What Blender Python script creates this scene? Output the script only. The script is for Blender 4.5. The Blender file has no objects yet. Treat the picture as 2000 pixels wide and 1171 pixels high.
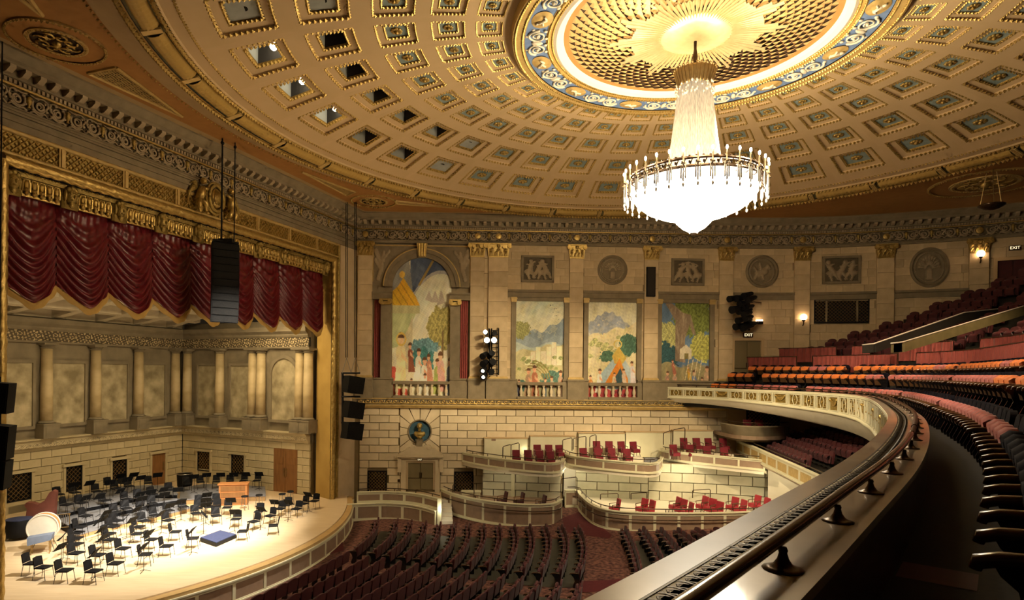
import bpy, math, random
import numpy as np
from mathutils import Matrix, Vector
random.seed(7); rng = np.random.default_rng(7)
sc = bpy.context.scene
COL = sc.collection
# ------------------------------------------------------------------ camera
ROLL, F, PX, PY, ZC, H = .01, 1199., 945.7, 724.4, 8.4, 9.2     # camera stands 8.4 m above the orchestra floor
cR, sR = math.cos(ROLL), math.sin(ROLL)
cam = bpy.data.cameras.new('camera'); camo = bpy.data.objects.new('camera', cam); COL.objects.link(camo)
cam.sensor_fit = 'HORIZONTAL'; cam.sensor_width = 36.; cam.lens = F / 2000 * 36
cam.shift_x = (1000 - PX) / 2000; cam.shift_y = (PY - 585.5) / 2000
cam.clip_start = .05; cam.clip_end = 300
camo.matrix_world = Matrix(((cR, -sR, 0, 0), (0, 0, -1, 0), (sR, cR, 0, ZC), (0, 0, 0, 1)))
sc.camera = camo
# ------------------------------------------------------------------ exposure and world
vs = sc.view_settings
sc.display_settings.display_device = 'sRGB'
vs.view_transform = 'Standard'; vs.look = 'None'; vs.gamma = 1; vs.use_curve_mapping = False; vs.exposure = 0.0
sc.cycles.max_bounces = 4; sc.cycles.diffuse_bounces = 2; sc.cycles.glossy_bounces = 2; sc.cycles.transmission_bounces = 1
sc.cycles.use_adaptive_sampling = True; sc.cycles.adaptive_threshold = .08; sc.cycles.adaptive_min_samples = 10
sc.cycles.sample_clamp_indirect = 4.0
w = bpy.data.worlds.new('hall_air'); sc.world = w; w.use_nodes = True
w.node_tree.nodes['Background'].inputs[0].default_value = (1, .72, .42, 1)
w.node_tree.nodes['Background'].inputs[1].default_value = .012
# ------------------------------------------------------------------ lights the hall has (positions relative to the camera, + ZC)
DC = (6.71, 19.82)
def light(name, kind, loc, power, color=(1, .8, .55), size=.3, aim=None, angle=60, blend=.6, sy=None):
    l = bpy.data.lights.new(name, kind); l.energy = power; l.color = color
    if kind == 'AREA':
        l.size = size
        if sy: l.shape = 'RECTANGLE'; l.size_y = sy
    elif kind == 'SPOT': l.shadow_soft_size = size; l.spot_size = math.radians(angle); l.spot_blend = blend
    else: l.shadow_soft_size = size
    o = bpy.data.objects.new(name, l); COL.objects.link(o); o.location = (loc[0], loc[1], loc[2] + ZC)
    if aim: o.rotation_euler = (Vector(aim) - Vector(loc)).to_track_quat('-Z', 'Y').to_euler()
    return o
WARM = (1, .74, .44); TUNG = (1, .84, .62)
# chandelier: lamps in the candle ring (the bowl itself glows too)
for k in range(6): light('candle_light', 'POINT', (DC[0] + 2.35 * math.cos(k * math.pi / 3 + .3), DC[1] + 2.35 * math.sin(k * math.pi / 3 + .3), 7.35), 400, (1, .75, .43), .30)
# stage lamps in the open ceiling coffers and on the side wall rig, aimed at the stage
for i, (lx, ly, lz, tx, ty, pw, an) in enumerate(((-6.0, 14.5, 9.6, -14.6, 27.0, 42000, 28), (-5.4, 18.5, 9.5, -13.4, 29.3, 42000, 30), (-4.2, 22.8, 9.4, -13.0, 24.5, 22000, 40))):
    light('coffer_spot', 'SPOT', (lx, ly, lz), pw, (1, .91, .77), .12, (tx, ty, -7.4), an, .8)
# shell lights above the orchestra (hung out of view behind the valance)
light('shell_lamp', 'AREA', (-13.6, 32.6, 4.3), 950, (1, .76, .43), 4.0, (-15.8, 34.5, -7.4))
light('shell_lamp.001', 'AREA', (-16.6, 25.5, 4.3), 850, (1, .76, .43), 4.0, (-20.0, 27.8, -7.4))
# wall wash over the murals, from the balcony front and ceiling slots
for i, (lx, ly, lz, tx, ty, tz, pw, an) in enumerate(((10.5, 20, 8.9, -2.2, 37.5, 0.8, 4200, 26), (11, 21, 8.9, 3.2, 37.5, 0.5, 3600, 26), (12, 22, 8.9, 7.6, 37.5, 0.5, 3600, 26), (13, 23, 8.9, 12.3, 37.8, .5, 2000, 26), (9, 18, 8.9, -4.5, 36, -5.6, 5500, 32), (9, 18, 8.9, 3.5, 35, -5.6, 7500, 40), (12, 19, 8.9, 11, 34, -6.2, 6000, 40))):
    light('wall_wash', 'SPOT', (lx, ly, lz), pw * 1.6, (1, .78, .47), .25, (tx, ty, tz), an, .9)
# proscenium wash from the balcony front
light('proscenium_wash', 'SPOT', (9.5, 14.5, -.6), 2600, (1, .70, .36), .2, (-11.5, 27.5, 5.4), 62, .8)
light('balcony_front_wash', 'SPOT', (-4.4, 21.5, 9.3), 15000, (1, .80, .50), .2, (15.5, 28.5, -1.6), 34, .8)
# balcony downlights, house right
light('balcony_lamp', 'SPOT', (20.5, 22, 8.6), 3600, (1, .68, .40), .25, (20.5, 27, 0), 74, .9)
light('balcony_lamp.001', 'SPOT', (14, 12, 8.8), 1200, (1, .80, .55), .25, (12.5, 14.5, -1), 70, .9)
# lamps under the box soffits
for (lx, ly, lz, tx, ty, tz, pw_) in ((1.2, 34.9, -5.75, 1.2, 36.5, -7.0, 22), (5.2, 35.4, -5.6, 4.9, 36.6, -7.2, 40), (7.2, 34.6, -5.6, 8.0, 35.9, -7.0, 30), (11.0, 34.0, -5.4, 12.5, 35.0, -7.0, 40), (15.2, 31.5, -5.2, 16.2, 32.8, -7.0, 45)):
    light('box_lamp', 'POINT', (lx, ly, lz), pw_ * 1.6, (1, .88, .58), .15)
light('stair_lamp', 'POINT', (-2.2, 32.2, -7.3), 14, (1, .93, .66), .1)
for (lx, pw_) in ((2.5, 5), (9.0, 9)): light('partition_lamp', 'POINT', (lx, 37.0, -4.7), pw_, (1, .9, .55), .1)
# ------------------------------------------------------------------ geometry helpers
def ray(px, py):
    u = px - PX; v = PY - py
    return (u * cR - v * sR) / F, (u * sR + v * cR) / F
def onz(px, py, z):
    a, b = ray(px, py); Y = z / b
    return a * Y, Y
def onY(px, py, Y):
    a, b = ray(px, py)
    return a * Y, b * Y
class MB:
    def __init__(s, T=None): s.v = []; s.f = []; s.m = []; s.T = T; s.c = None
    def add(s, vs, fs, mi=0):
        o = len(s.v); T = s.T
        s.v += [T(*p) for p in vs] if T else [tuple(p) for p in vs]
        s.f += [tuple(i + o for i in f) for f in fs]; s.m += [mi] * len(fs)
        return s
    def box(s, x0, x1, y0, y1, z0, z1, mi=0, nx=1):
        vs = []; fs = []
        for i in range(nx + 1):
            x = x0 + (x1 - x0) * i / nx
            vs += [(x, y0, z0), (x, y1, z0), (x, y1, z1), (x, y0, z1)]
        for i in range(nx):
            a = 4 * i; b = a + 4
            for k in range(4): fs.append((a + k, a + (k + 1) % 4, b + (k + 1) % 4, b + k))
        fs += [(3, 2, 1, 0), (4 * nx, 4 * nx + 1, 4 * nx + 2, 4 * nx + 3)]
        return s.add(vs, fs, mi)
    def chbox(s, x0, x1, y0, y1, z0, z1, c, mi=0):
        # box whose +y face is chamfered (rusticated stone, cushion)
        vs = [(x0, y0, z0), (x1, y0, z0), (x1, y0, z1), (x0, y0, z1), (x0, y1 - c, z0), (x1, y1 - c, z0), (x1, y1 - c, z1), (x0, y1 - c, z1),
              (x0 + c, y1, z0 + c), (x1 - c, y1, z0 + c), (x1 - c, y1, z1 - c), (x0 + c, y1, z1 - c)]
        fs = [(0, 1, 2, 3)] + [(k, k + 4, (k + 1) % 4 + 4, (k + 1) % 4) for k in range(4)] + [(k + 4, k + 8, (k + 1) % 4 + 8, (k + 1) % 4 + 4) for k in range(4)] + [(11, 10, 9, 8)]
        return s.add(vs, fs, mi)
    def cyl(s, p, q, r0, r1=None, n=8, mi=0, cap=True):
        r1 = r0 if r1 is None else r1
        p = Vector(p); q = Vector(q); d = (q - p).normalized()
        e = d.orthogonal().normalized(); g = d.cross(e)
        vs = []
        for c, r in ((p, r0), (q, r1)):
            for i in range(n):
                a = 2 * math.pi * i / n
                vs.append(tuple(c + e * (r * math.cos(a)) + g * (r * math.sin(a))))
        fs = [(i, (i + 1) % n, n + (i + 1) % n, n + i) for i in range(n)]
        if cap: fs += [tuple(range(n - 1, -1, -1)), tuple(range(n, 2 * n))]
        return s.add(vs, fs, mi)
    def tube(s, pts, r, n=6, mi=0):
        for a, b in zip(pts[:-1], pts[1:]): s.cyl(a, b, r, r, n, mi)
        return s
    def pipe(s, pts, r, n=6, mi=0, closed=False):
        # one continuous tube along pts
        P = [Vector(p) for p in pts]; N = len(P); vs = []; fs = []
        e = None
        for i in range(N):
            d = (P[min(i + 1, N - 1)] - P[max(i - 1, 0)]).normalized()
            e = d.orthogonal().normalized() if e is None else (e - d * e.dot(d)).normalized()
            g = d.cross(e); rr = r[i] if isinstance(r, (list, tuple)) else r
            for k in range(n):
                a = 2 * math.pi * k / n
                vs.append(tuple(P[i] + e * (rr * math.cos(a)) + g * (rr * math.sin(a))))
        for i in range(N - 1):
            for k in range(n): fs.append((i * n + k, i * n + (k + 1) % n, (i + 1) * n + (k + 1) % n, (i + 1) * n + k))
        fs += [tuple(range(n - 1, -1, -1)), tuple(range((N - 1) * n, N * n))]
        return s.add(vs, fs, mi)
    def lathe(s, c, prof, n=12, mi=0, half=False):
        vs = []; fs = []; m = len(prof)
        for (r, z) in prof:
            for i in range(n):
                a = 2 * math.pi * i / n
                vs.append((c[0] + r * math.cos(a), c[1] + r * math.sin(a), c[2] + z))
        for j in range(m - 1):
            for i in range(n): fs.append((j * n + i, j * n + (i + 1) % n, (j + 1) * n + (i + 1) % n, (j + 1) * n + i))
        fs += [tuple(range(n - 1, -1, -1)), tuple(range((m - 1) * n, m * n))]
        return s.add(vs, fs, mi)
    def ball(s, c, r, mi=0, n=6, m=4, sc=(1, 1, 1)):
        prof = [(max(1e-4, math.sin(math.pi * j / m)) , -math.cos(math.pi * j / m)) for j in range(m + 1)]
        vs = []; fs = []
        for (pr, pz) in prof:
            for i in range(n):
                a = 2 * math.pi * i / n
                vs.append((c[0] + r * sc[0] * pr * math.cos(a), c[1] + r * sc[1] * pr * math.sin(a), c[2] + r * sc[2] * pz))
        for j in range(m):
            for i in range(n): fs.append((j * n + i, j * n + (i + 1) % n, (j + 1) * n + (i + 1) % n, (j + 1) * n + i))
        return s.add(vs, fs, mi)
    def bead(s, c, r, mi=0, sc=(1, 1, 1)):
        vs = [(c[0] + r * sc[0] * x, c[1] + r * sc[1] * y, c[2] + r * sc[2] * z) for x, y, z in ((1, 0, 0), (-1, 0, 0), (0, 1, 0), (0, -1, 0), (0, 0, 1), (0, 0, -1))]
        return s.add(vs, [(0, 2, 4), (2, 1, 4), (1, 3, 4), (3, 0, 4), (2, 0, 5), (1, 2, 5), (3, 1, 5), (0, 3, 5)], mi)
    def sweep(s, us, prof, mi=0, close=True):
        # profile (w,z) swept along coordinate u through T (u,w,z)
        vs = []; fs = []; n = len(prof)
        for u in us: vs += [(u, p[0], p[1]) for p in prof]
        for i in range(len(us) - 1):
            for k in range(n if close else n - 1): fs.append((i * n + k, i * n + (k + 1) % n, (i + 1) * n + (k + 1) % n, (i + 1) * n + k))
        if close: fs += [tuple(range(n)), tuple(range(len(us) * n - 1, (len(us) - 1) * n - 1, -1))]
        return s.add(vs, fs, mi)
    def field(s, u0, u1, nu, v0, v1, nv, h, mi=0, order='uwv'):
        vs = []; fs = []
        for j in range(nv + 1):
            v = v0 + (v1 - v0) * j / nv
            for i in range(nu + 1):
                u = u0 + (u1 - u0) * i / nu
                vs.append((u, h(u, v), v))
        for j in range(nv):
            for i in range(nu):
                a = j * (nu + 1) + i
                fs.append((a, a + 1, a + nu + 2, a + nu + 1))
        return s.add(vs, fs, mi)
    def prism(s, poly, z0, z1, mi=0):
        n = len(poly)
        vs = [(x, y, z0) for x, y in poly] + [(x, y, z1) for x, y in poly]
        fs = [tuple(range(n - 1, -1, -1)), tuple(range(n, 2 * n))] + [(i, (i + 1) % n, n + (i + 1) % n, n + i) for i in range(n)]
        return s.add(vs, fs, mi)
    def mesh(s, name, mats, smooth=False):
        me = bpy.data.meshes.new(name); me.from_pydata(s.v, [], s.f); me.update()
        for m in (mats if isinstance(mats, (list, tuple)) else [mats]): me.materials.append(MAT[m])
        if any(s.m): me.polygons.foreach_set('material_index', s.m)
        if smooth: me.polygons.foreach_set('use_smooth', [True] * len(me.polygons))
        return me
    def build(s, name, mats, parent=None, smooth=False, **kw):
        return link(name, s.mesh(name, mats, smooth), parent, **kw)
def link(name, data, parent=None, loc=None, rz=0., scale=None, label=None, cat=None, group=None, kind=None):
    o = bpy.data.objects.new(name, data); COL.objects.link(o)
    if parent is not None: o.parent = parent
    if loc: o.location = loc
    if rz: o.rotation_euler = (0, 0, rz)
    if scale: o.scale = scale
    tag(o, label, cat, group, kind)
    return o
def tag(o, label=None, cat=None, group=None, kind=None):
    if label: o['label'] = label
    if cat: o['category'] = cat
    if group: o['group'] = group
    if kind: o['kind'] = kind
    return o
def empty(name, loc=(0, 0, 0), rz=0., label=None, cat=None, group=None, kind=None, parent=None):
    return link(name, None, parent, loc, rz, None, label, cat, group, kind)
def copy_tree(o, parent=None):
    c = o.copy(); COL.objects.link(c); c.parent = parent
    for ch in KIDS.get(o.name, ()): copy_tree(ch, c)
    return c
KIDS = {}
def remember(root):                       # children looked up once, so copying stays quick
    KIDS[root.name] = list(root.children)
    for ch in root.children: remember(ch)
def copy_at(root, loc, rz, label, first):
    o = root if first else copy_tree(root)
    o.location = loc; o.rotation_euler = (0, 0, rz); o['label'] = label
    return o
ORD = 'first second third fourth fifth sixth seventh eighth ninth tenth eleventh twelfth thirteenth fourteenth fifteenth sixteenth seventeenth eighteenth nineteenth twentieth'.split()
def nth(i): return ORD[i] if i < 20 else '%d%s' % (i + 1, {1: 'st', 2: 'nd', 3: 'rd'}.get((i + 1) % 10 if (i + 1) % 100 not in (11, 12, 13) else 0, 'th'))
# ------------------------------------------------------------------ materials
MAT = {}
def mat(name, c1, c2=None, rough=.6, metal=0., scale=3., objrand=0., bump=0., bscale=None, emit=0., ecol=None, sheen=0., coat=0., detail=4., stretch=None, alpha=None, trans=0., spec=None):
    m = bpy.data.materials.new(name); m.use_nodes = True; nt = m.node_tree; N = nt.nodes; L = nt.links
    b = N['Principled BSDF']; b.inputs['Roughness'].default_value = rough; b.inputs['Metallic'].default_value = metal
    if spec is not None: b.inputs['Specular IOR Level'].default_value = spec
    b.inputs['Base Color'].default_value = (*c1, 1)
    tc = None
    def coords():
        t = N.new('ShaderNodeTexCoord')
        if stretch:
            mp = N.new('ShaderNodeMapping'); mp.inputs['Scale'].default_value = stretch; L.new(t.outputs['Object'], mp.inputs[0]); return mp.outputs[0]
        return t.outputs['Object']
    if c2 is not None:
        tc = coords(); n = N.new('ShaderNodeTexNoise'); n.inputs['Scale'].default_value = scale; n.inputs['Detail'].default_value = detail
        L.new(tc, n.inputs['Vector'])
        r = N.new('ShaderNodeValToRGB'); r.color_ramp.elements[0].position = .33; r.color_ramp.elements[1].position = .67
        r.color_ramp.elements[0].color = (*c1, 1); r.color_ramp.elements[1].color = (*c2, 1)
        L.new(n.outputs['Fac'], r.inputs[0]); out = r.outputs[0]
        if objrand:
            oi = N.new('ShaderNodeObjectInfo'); mr = N.new('ShaderNodeMapRange'); mr.inputs[3].default_value = 1 - objrand; mr.inputs[4].default_value = 1 + objrand
            L.new(oi.outputs['Random'], mr.inputs[0])
            hs = N.new('ShaderNodeHueSaturation'); L.new(mr.outputs[0], hs.inputs['Value']); L.new(out, hs.inputs['Color']); out = hs.outputs[0]
        L.new(out, b.inputs['Base Color'])
    if bump:
        tc = tc or coords(); n2 = N.new('ShaderNodeTexNoise'); n2.inputs['Scale'].default_value = bscale or scale * 4; n2.inputs['Detail'].default_value = 3
        L.new(tc, n2.inputs['Vector']); bp = N.new('ShaderNodeBump'); bp.inputs['Strength'].default_value = bump; bp.inputs['Distance'].default_value = .05
        L.new(n2.outputs['Fac'], bp.inputs['Height']); L.new(bp.outputs[0], b.inputs['Normal'])
    if emit:
        b.inputs['Emission Color'].default_value = (*(ecol or c1), 1); b.inputs['Emission Strength'].default_value = emit
    if sheen: b.inputs['Sheen Weight'].default_value = sheen; b.inputs['Sheen Roughness'].default_value = .4
    if coat: b.inputs['Coat Weight'].default_value = coat; b.inputs['Coat Roughness'].default_value = .06
    if trans: b.inputs['Transmission Weight'].default_value = trans
    if alpha is not None: b.inputs['Alpha'].default_value = alpha
    MAT[name] = m; return m
def vcol_mat(name, rough=.8):
    m = bpy.data.materials.new(name); m.use_nodes = True; nt = m.node_tree
    a = nt.nodes.new('ShaderNodeVertexColor'); a.layer_name = 'paint'; b = nt.nodes['Principled BSDF']
    n = nt.nodes.new('ShaderNodeTexNoise'); n.inputs['Scale'].default_value = 5; n.inputs['Detail'].default_value = 9
    mx = nt.nodes.new('ShaderNodeMix'); mx.data_type = 'RGBA'; mx.blend_type = 'OVERLAY'; mx.inputs[0].default_value = .55
    nt.links.new(a.outputs[0], mx.inputs[6]); nt.links.new(n.outputs['Fac'], mx.inputs[7])
    nt.links.new(mx.outputs[2], b.inputs['Base Color']); b.inputs['Roughness'].default_value = rough; MAT[name] = m
mat('ashlar', (.54, .41, .235), (.64, .50, .30), .85, scale=2.2, objrand=.13, bump=.12, bscale=14)
mat('ashlar_joint', (.30, .23, .13), (.36, .28, .17), .9, scale=3)
mat('pilaster_stone', (.55, .42, .25), (.63, .49, .31), .85, scale=1.5, bump=.08, bscale=12)
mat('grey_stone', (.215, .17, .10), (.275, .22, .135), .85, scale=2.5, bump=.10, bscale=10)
mat('rustic', (.64, .53, .34), (.74, .62, .42), .85, scale=1.6, objrand=.10, bump=.10, bscale=12)
mat('rustic_joint', (.22, .16, .075), (.27, .19, .09), .9, scale=3)
mat('box_stone', (.58, .55, .40), (.68, .64, .48), .85, scale=1.6, objrand=.10, bump=.10, bscale=12)
mat('shell_stone', (.54, .45, .26), (.64, .54, .33), .85, scale=1.4, objrand=.10, bump=.10, bscale=12)
mat('shell_joint', (.20, .15, .07), (.25, .18, .09), .9)
mat('shell_grey', (.20, .165, .105), (.27, .225, .145), .85, scale=1.4, bump=.06)
mat('shell_panel', (.24, .20, .11), (.56, .48, .30), .85, scale=1.3, detail=7)
mat('shell_column', (.42, .32, .16), (.60, .48, .27), .6, scale=1.0, stretch=(1, 1, 1.5))
mat('shell_ceiling', (.62, .54, .38), (.68, .60, .44), .85)
mat('relief', (.33, .255, .155), (.42, .33, .21), .85, scale=4, bump=.15)
mat('relief_ground', (.10, .08, .048), (.13, .10, .06), .9)
mat('gold', (.47, .32, .09), (.64, .46, .16), .36, .75, scale=9, bump=.25, bscale=30)
mat('gold_dark', (.30, .21, .055), (.46, .33, .10), .42, .65, scale=10, bump=.35, bscale=35)
mat('gold_matt', (.52, .36, .12), (.62, .44, .17), .55, .3, scale=5)
mat('gold_paint', (.46, .30, .075), (.54, .36, .10), .6, .1, scale=1)
mat('cream', (.58, .415, .22), (.62, .445, .245), .8, scale=1.0)
mat('cream_white', (.80, .72, .55), (.84, .76, .60), .7, scale=2)
mat('cove_white', (.86, .80, .66), None, .8)
mat('ivory', (.72, .68, .46), (.78, .73, .51), .55, scale=2)
mat('taupe', (.30, .20, .13), (.34, .23, .15), .6, scale=4)
mat('coffer_blue', (.20, .26, .25), (.27, .34, .33), .8, scale=4)
mat('coffer_grey', (.30, .32, .30), (.36, .38, .36), .7)
mat('fresco_blue', (.10, .17, .34), (.16, .24, .42), .8, scale=5)
mat('orange_ground', (.40, .19, .05), (.45, .22, .06), .75, scale=3)
mat('tan_ceiling', (.45, .32, .16), (.49, .35, .18), .75, scale=2)
mat('olive', (.15, .13, .05), (.20, .17, .07), .7)
mat('lattice_dark', (.045, .022, .008), None, .8)
mat('black', (.009, .009, .010), None, .6, spec=.12)
mat('black_gloss', (.010, .009, .010), None, .18, coat=.4)
mat('speaker_black', (.006, .006, .006), (.010, .010, .010), .7, scale=30, spec=.08)
mat('grille_black', (.006, .006, .006), (.014, .013, .012), .7, scale=22, spec=.08)
mat('steel', (.35, .33, .30), None, .3, .9)
mat('bronze', (.055, .032, .017), (.085, .05, .028), .3, .7, scale=8)
mat('brass_dark', (.030, .022, .014), (.05, .036, .022), .45, .6, scale=8)
mat('brass', (.30, .20, .08), (.38, .26, .11), .35, .8, scale=8)
mat('velvet', (.115, .005, .010), (.145, .007, .013), .33, scale=3, sheen=.08)
mat('hem', (.45, .28, .065), (.52, .33, .085), .7, scale=4)
mat('seat_red', (.060, .006, .008), (.082, .009, .011), .7, scale=5, sheen=.1)
mat('seat_dark', (.055, .007, .009), (.075, .010, .012), .75, scale=5, sheen=.05)
mat('seat_pink', (.50, .125, .115), (.58, .16, .145), .8, scale=6, sheen=.4)
mat('seat_orange', (.82, .20, .035), (.90, .25, .05), .75, scale=6, sheen=.3)
mat('seat_bright', (.36, .018, .032), (.42, .025, .04), .75, scale=6, sheen=.1)
mat('seat_wine', (.16, .006, .016), (.20, .009, .02), .75, scale=6, sheen=.1)
mat('seat_navy', (.004, .004, .009), (.009, .009, .016), .85, scale=60, spec=.1)  # near-black for the seat backs; on the nearest cushions it is painted shade
mat('seat_wood', (.075, .036, .014), (.12, .06, .024), .35, scale=2.5, stretch=(6, 1, 1), coat=.3)
mat('rail_wood', (.085, .032, .012), (.14, .055, .02), .25, scale=2, stretch=(1, 1, 1), coat=.5)
mat('wood_brown', (.22, .10, .03), (.30, .14, .045), .5, scale=2, stretch=(4, 4, .6))
mat('console_wood', (.42, .17, .05), (.52, .22, .07), .45, scale=3, stretch=(1, 1, 5))
mat('stage_wood', (.70, .53, .32), (.78, .61, .39), .38, scale=1.5, stretch=(.6, 6, 1))
mat('stage_edge', (.50, .32, .12), (.56, .37, .15), .5, scale=2)
mat('riser_grey', (.17, .17, .18), (.21, .21, .22), .7, scale=4)
mat('riser_wood', (.36, .22, .09), (.42, .27, .11), .6)
mat('carpet', (.050, .012, .012), (.23, .10, .065), .95, scale=6.5, detail=1.5)
mat('carpet_plain', (.085, .008, .011), (.11, .011, .014), .95, scale=6)
mat('floor_green', (.045, .042, .028), (.06, .055, .036), .6, scale=4)
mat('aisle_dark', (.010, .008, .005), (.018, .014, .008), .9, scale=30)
mat('marble', (.44, .36, .25), (.56, .46, .33), .30, scale=2.2, detail=8, coat=.65)
mat('curtain_red', (.28, .055, .045), (.34, .07, .055), .8, scale=5, sheen=.3)
mat('podium_blue', (.020, .028, .075), (.03, .04, .10), .8, scale=9)
mat('drum_skin', (.62, .56, .44), (.68, .62, .50), .6)
mat('harp_cover', (.17, .055, .04), (.22, .07, .05), .6, scale=3)
mat('cloth_blue', (.11, .14, .20), (.15, .18, .25), .8)
mat('door_olive', (.20, .16, .075), (.23, .185, .09), .5, scale=1, stretch=(1, 1, .2))
mat('niche_blue', (.03, .085, .13), (.05, .13, .18), .7, scale=3)
mat('glass_bead', (.13, .11, .085), (.42, .38, .32), .3, scale=14, emit=.25, ecol=(1, .86, .62), stretch=(3, 3, .3))
mat('bowl_glow', (1, .95, .85), None, .4, emit=17., ecol=(1, .90, .70))
mat('flame', (1, .9, .7), None, .4, emit=60., ecol=(1, .86, .6))
mat('lamp_glow', (1, .9, .7), None, .4, emit=25., ecol=(1, .88, .64))
mat('sconce_glow', (1, .8, .6), None, .4, emit=9., ecol=(1, .66, .38))
mat('exit_glow', (1, .9, .6), None, .4, emit=1.3, ecol=(1, .82, .48))
mat('strip_glow', (1, .95, .8), None, .4, emit=8., ecol=(1, .92, .66))
mat('crystal', (.75, .70, .62), None, .12, .0, coat=.6)
mat('white_rail', (.62, .56, .46), None, .4)
mat('sun_gold', (.90, .70, .36), (.97, .80, .46), .38, .5, scale=6)
mat('grille_gold', (.80, .52, .20), (.90, .62, .28), .5, .2, scale=5)
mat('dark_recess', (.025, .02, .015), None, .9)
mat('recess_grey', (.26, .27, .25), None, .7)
vcol_mat('painting')
# ------------------------------------------------------------------ wall lines
TH = math.radians(19.9); CX, CY = -7.9, 37.3                       # where proscenium wall and side wall meet
DX, DY = math.sin(TH), math.cos(TH); AX, AY = DY, -DX               # along the proscenium / towards the audience
def PR(t, m, z): return (CX - t * DX + m * AX, CY - t * DY + m * AY, z)
def onpr(px, py, m=0.):
    a, b = ray(px, py); ox = CX + AX * m; oy = CY + AY * m
    t = (ox - a * oy) / (DX - a * DY); return t, b * (oy - t * DY)
class Path:
    def __init__(s, pts, flip=False):
        s.p = [Vector(p) for p in pts]; s.L = [0.]
        for a, b in zip(s.p[:-1], s.p[1:]): s.L.append(s.L[-1] + (b - a).length)
        s.flip = flip
    def seg(s, u):
        i = 0
        while i < len(s.p) - 2 and u > s.L[i + 1]: i += 1
        return i
    def frame(s, u):
        i = s.seg(u); t = (s.p[i + 1] - s.p[i]).normalized(); n = Vector((t.y, -t.x))
        if s.flip: n = -n
        return s.p[i] + t * (u - s.L[i]), t, n
    def nrm(s, u):
        if len(s.p) == 2: return s.frame(u)[2]
        a = s.frame(u - .25)[2]; b = s.frame(u + .25)[2]; return (a + b).normalized()
    def T(s, u, w, z):
        p, t, n = s.frame(u); n = s.nrm(u); return (p.x + n.x * w, p.y + n.y * w, z)
    def on(s, px, py, w=0.):
        a, b = ray(px, py); lo, hi = -3., s.L[-1] + 3
        f = lambda u: (lambda q: q[0] - a * q[1])(s.T(u, w, 0))
        flo = f(lo)
        for _ in range(50):
            mid = .5 * (lo + hi)
            if (f(mid) > 0) == (flo > 0): lo = mid
            else: hi = mid
        q = s.T(lo, w, 0); return lo, b * q[1]
    def us(s, u0, u1, step=1.):
        n = max(1, int(math.ceil((u1 - u0) / step))) if len(s.p) > 2 else 1
        return [u0 + (u1 - u0) * i / n for i in range(n + 1)]
def catmull(P, n=8):
    out = []; P = [Vector(p) for p in P]; Q = [2 * P[0] - P[1]] + P + [2 * P[-1] - P[-2]]
    for i in range(1, len(Q) - 2):
        for k in range(n):
            t = k / n
            out.append(.5 * ((2 * Q[i]) + (Q[i + 1] - Q[i - 1]) * t + (2 * Q[i - 1] - 5 * Q[i] + 4 * Q[i + 1] - Q[i + 2]) * t * t + (3 * Q[i] - Q[i - 1] - 3 * Q[i + 1] + Q[i + 2]) * t ** 3))
    out.append(Q[-2]); return out
SW = Path([(CX, CY)] + [(CX + (13.5 - CX) * i / 6, CY + .7 * i / 6) for i in range(1, 6)] + catmull([(13.5, 38.0), (19, 37.75), (24, 36.5), (29.5, 33.9), (35, 29.5), (40, 23)], 6))
WEND = SW.L[-1]
BLK = {}
def block(l, h, c, d, m):
    k = (round(l, 2), round(h, 2), c, d, m)
    if k not in BLK: BLK[k] = MB().chbox(-k[0] / 2, k[0] / 2, 0, d, -k[1] / 2, k[1] / 2, c).mesh('stone_block', m)
    return BLK[k]
def blocks(path, u0, u1, z0, z1, course, length, holes, m, parent, w=0., gap=.02, c=.025, d=.12, jitter=0., curved=False):
    r = random.Random(int(u0 * 100 + z0 * 10)); n = max(1, round((z1 - z0) / course)); course = (z1 - z0) / n
    for j in range(n):
        za, zb = z1 - (j + 1) * course, z1 - j * course
        cuts = sorted([(a, b) for a, b, c0, c1 in holes if min(zb, c1) - max(za, c0) > .3 * course])
        x = u0 - (length * .5 if j % 2 else 0); pieces = []
        while x < u1:
            l = length * (1 + r.uniform(-jitter, jitter)); pieces.append([max(x, u0), min(x + l, u1)]); x += l
        for a, b in cuts:
            new = []
            for p, q in pieces:
                if q <= a or p >= b: new.append([p, q]); continue
                if p < a: new.append([p, a])
                if q > b: new.append([b, q])
            pieces = new
        for p, q in pieces:
            if q - p < .12: continue
            um = (p + q) / 2; n_ = path.nrm(um); pos = path.T(um, w, (za + zb) / 2)
            link('stone_block', block(q - p - gap, course - gap, c, d, m), parent, pos, math.atan2(-n_.x, n_.y))
def wallsheet(path, u0, u1, z0, z1, w0, w1, name, m, parent=None, **kw):
    b = MB(path.T); b.sweep(path.us(u0, u1, .8), [(w0, z0), (w1, z0), (w1, z1), (w0, z1)]); return b.build(name, m, parent, **kw)
# ------------------------------------------------------------------ painting and relief helpers
def canvas(nx, nz):
    x, z = np.meshgrid(np.linspace(0, 1, nx), np.linspace(0, 1, nz)); return x, z, np.zeros((nz, nx, 3))
def nz_(x, z, sx, sz, seed, oct=4):
    r = np.random.default_rng(seed); o = np.zeros_like(x); a = 1.
    for k in range(oct):
        for _ in range(3):
            p = r.uniform(0, 6.28, 2); d = r.uniform(-1, 1, 2); o += a * np.sin(x * sx * (1.2 + d[0]) + z * sz * d[1] * 1.6 + p[0]) * np.cos(z * sz * (1.2 + d[1]) - x * sx * d[0] * 1.4 + p[1])
        a *= .55; sx *= 2.1; sz *= 2.1
    return o / 3
def put(c, mask, col): c[mask] = col
def soft(c, mk, col):
    mk = np.clip(mk, 0, 1)[..., None]; c[:] = c * (1 - mk) + np.array(col) * mk
def ell(x, z, cx, cz, rx, rz): return ((x - cx) / rx) ** 2 + ((z - cz) / rz) ** 2
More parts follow.
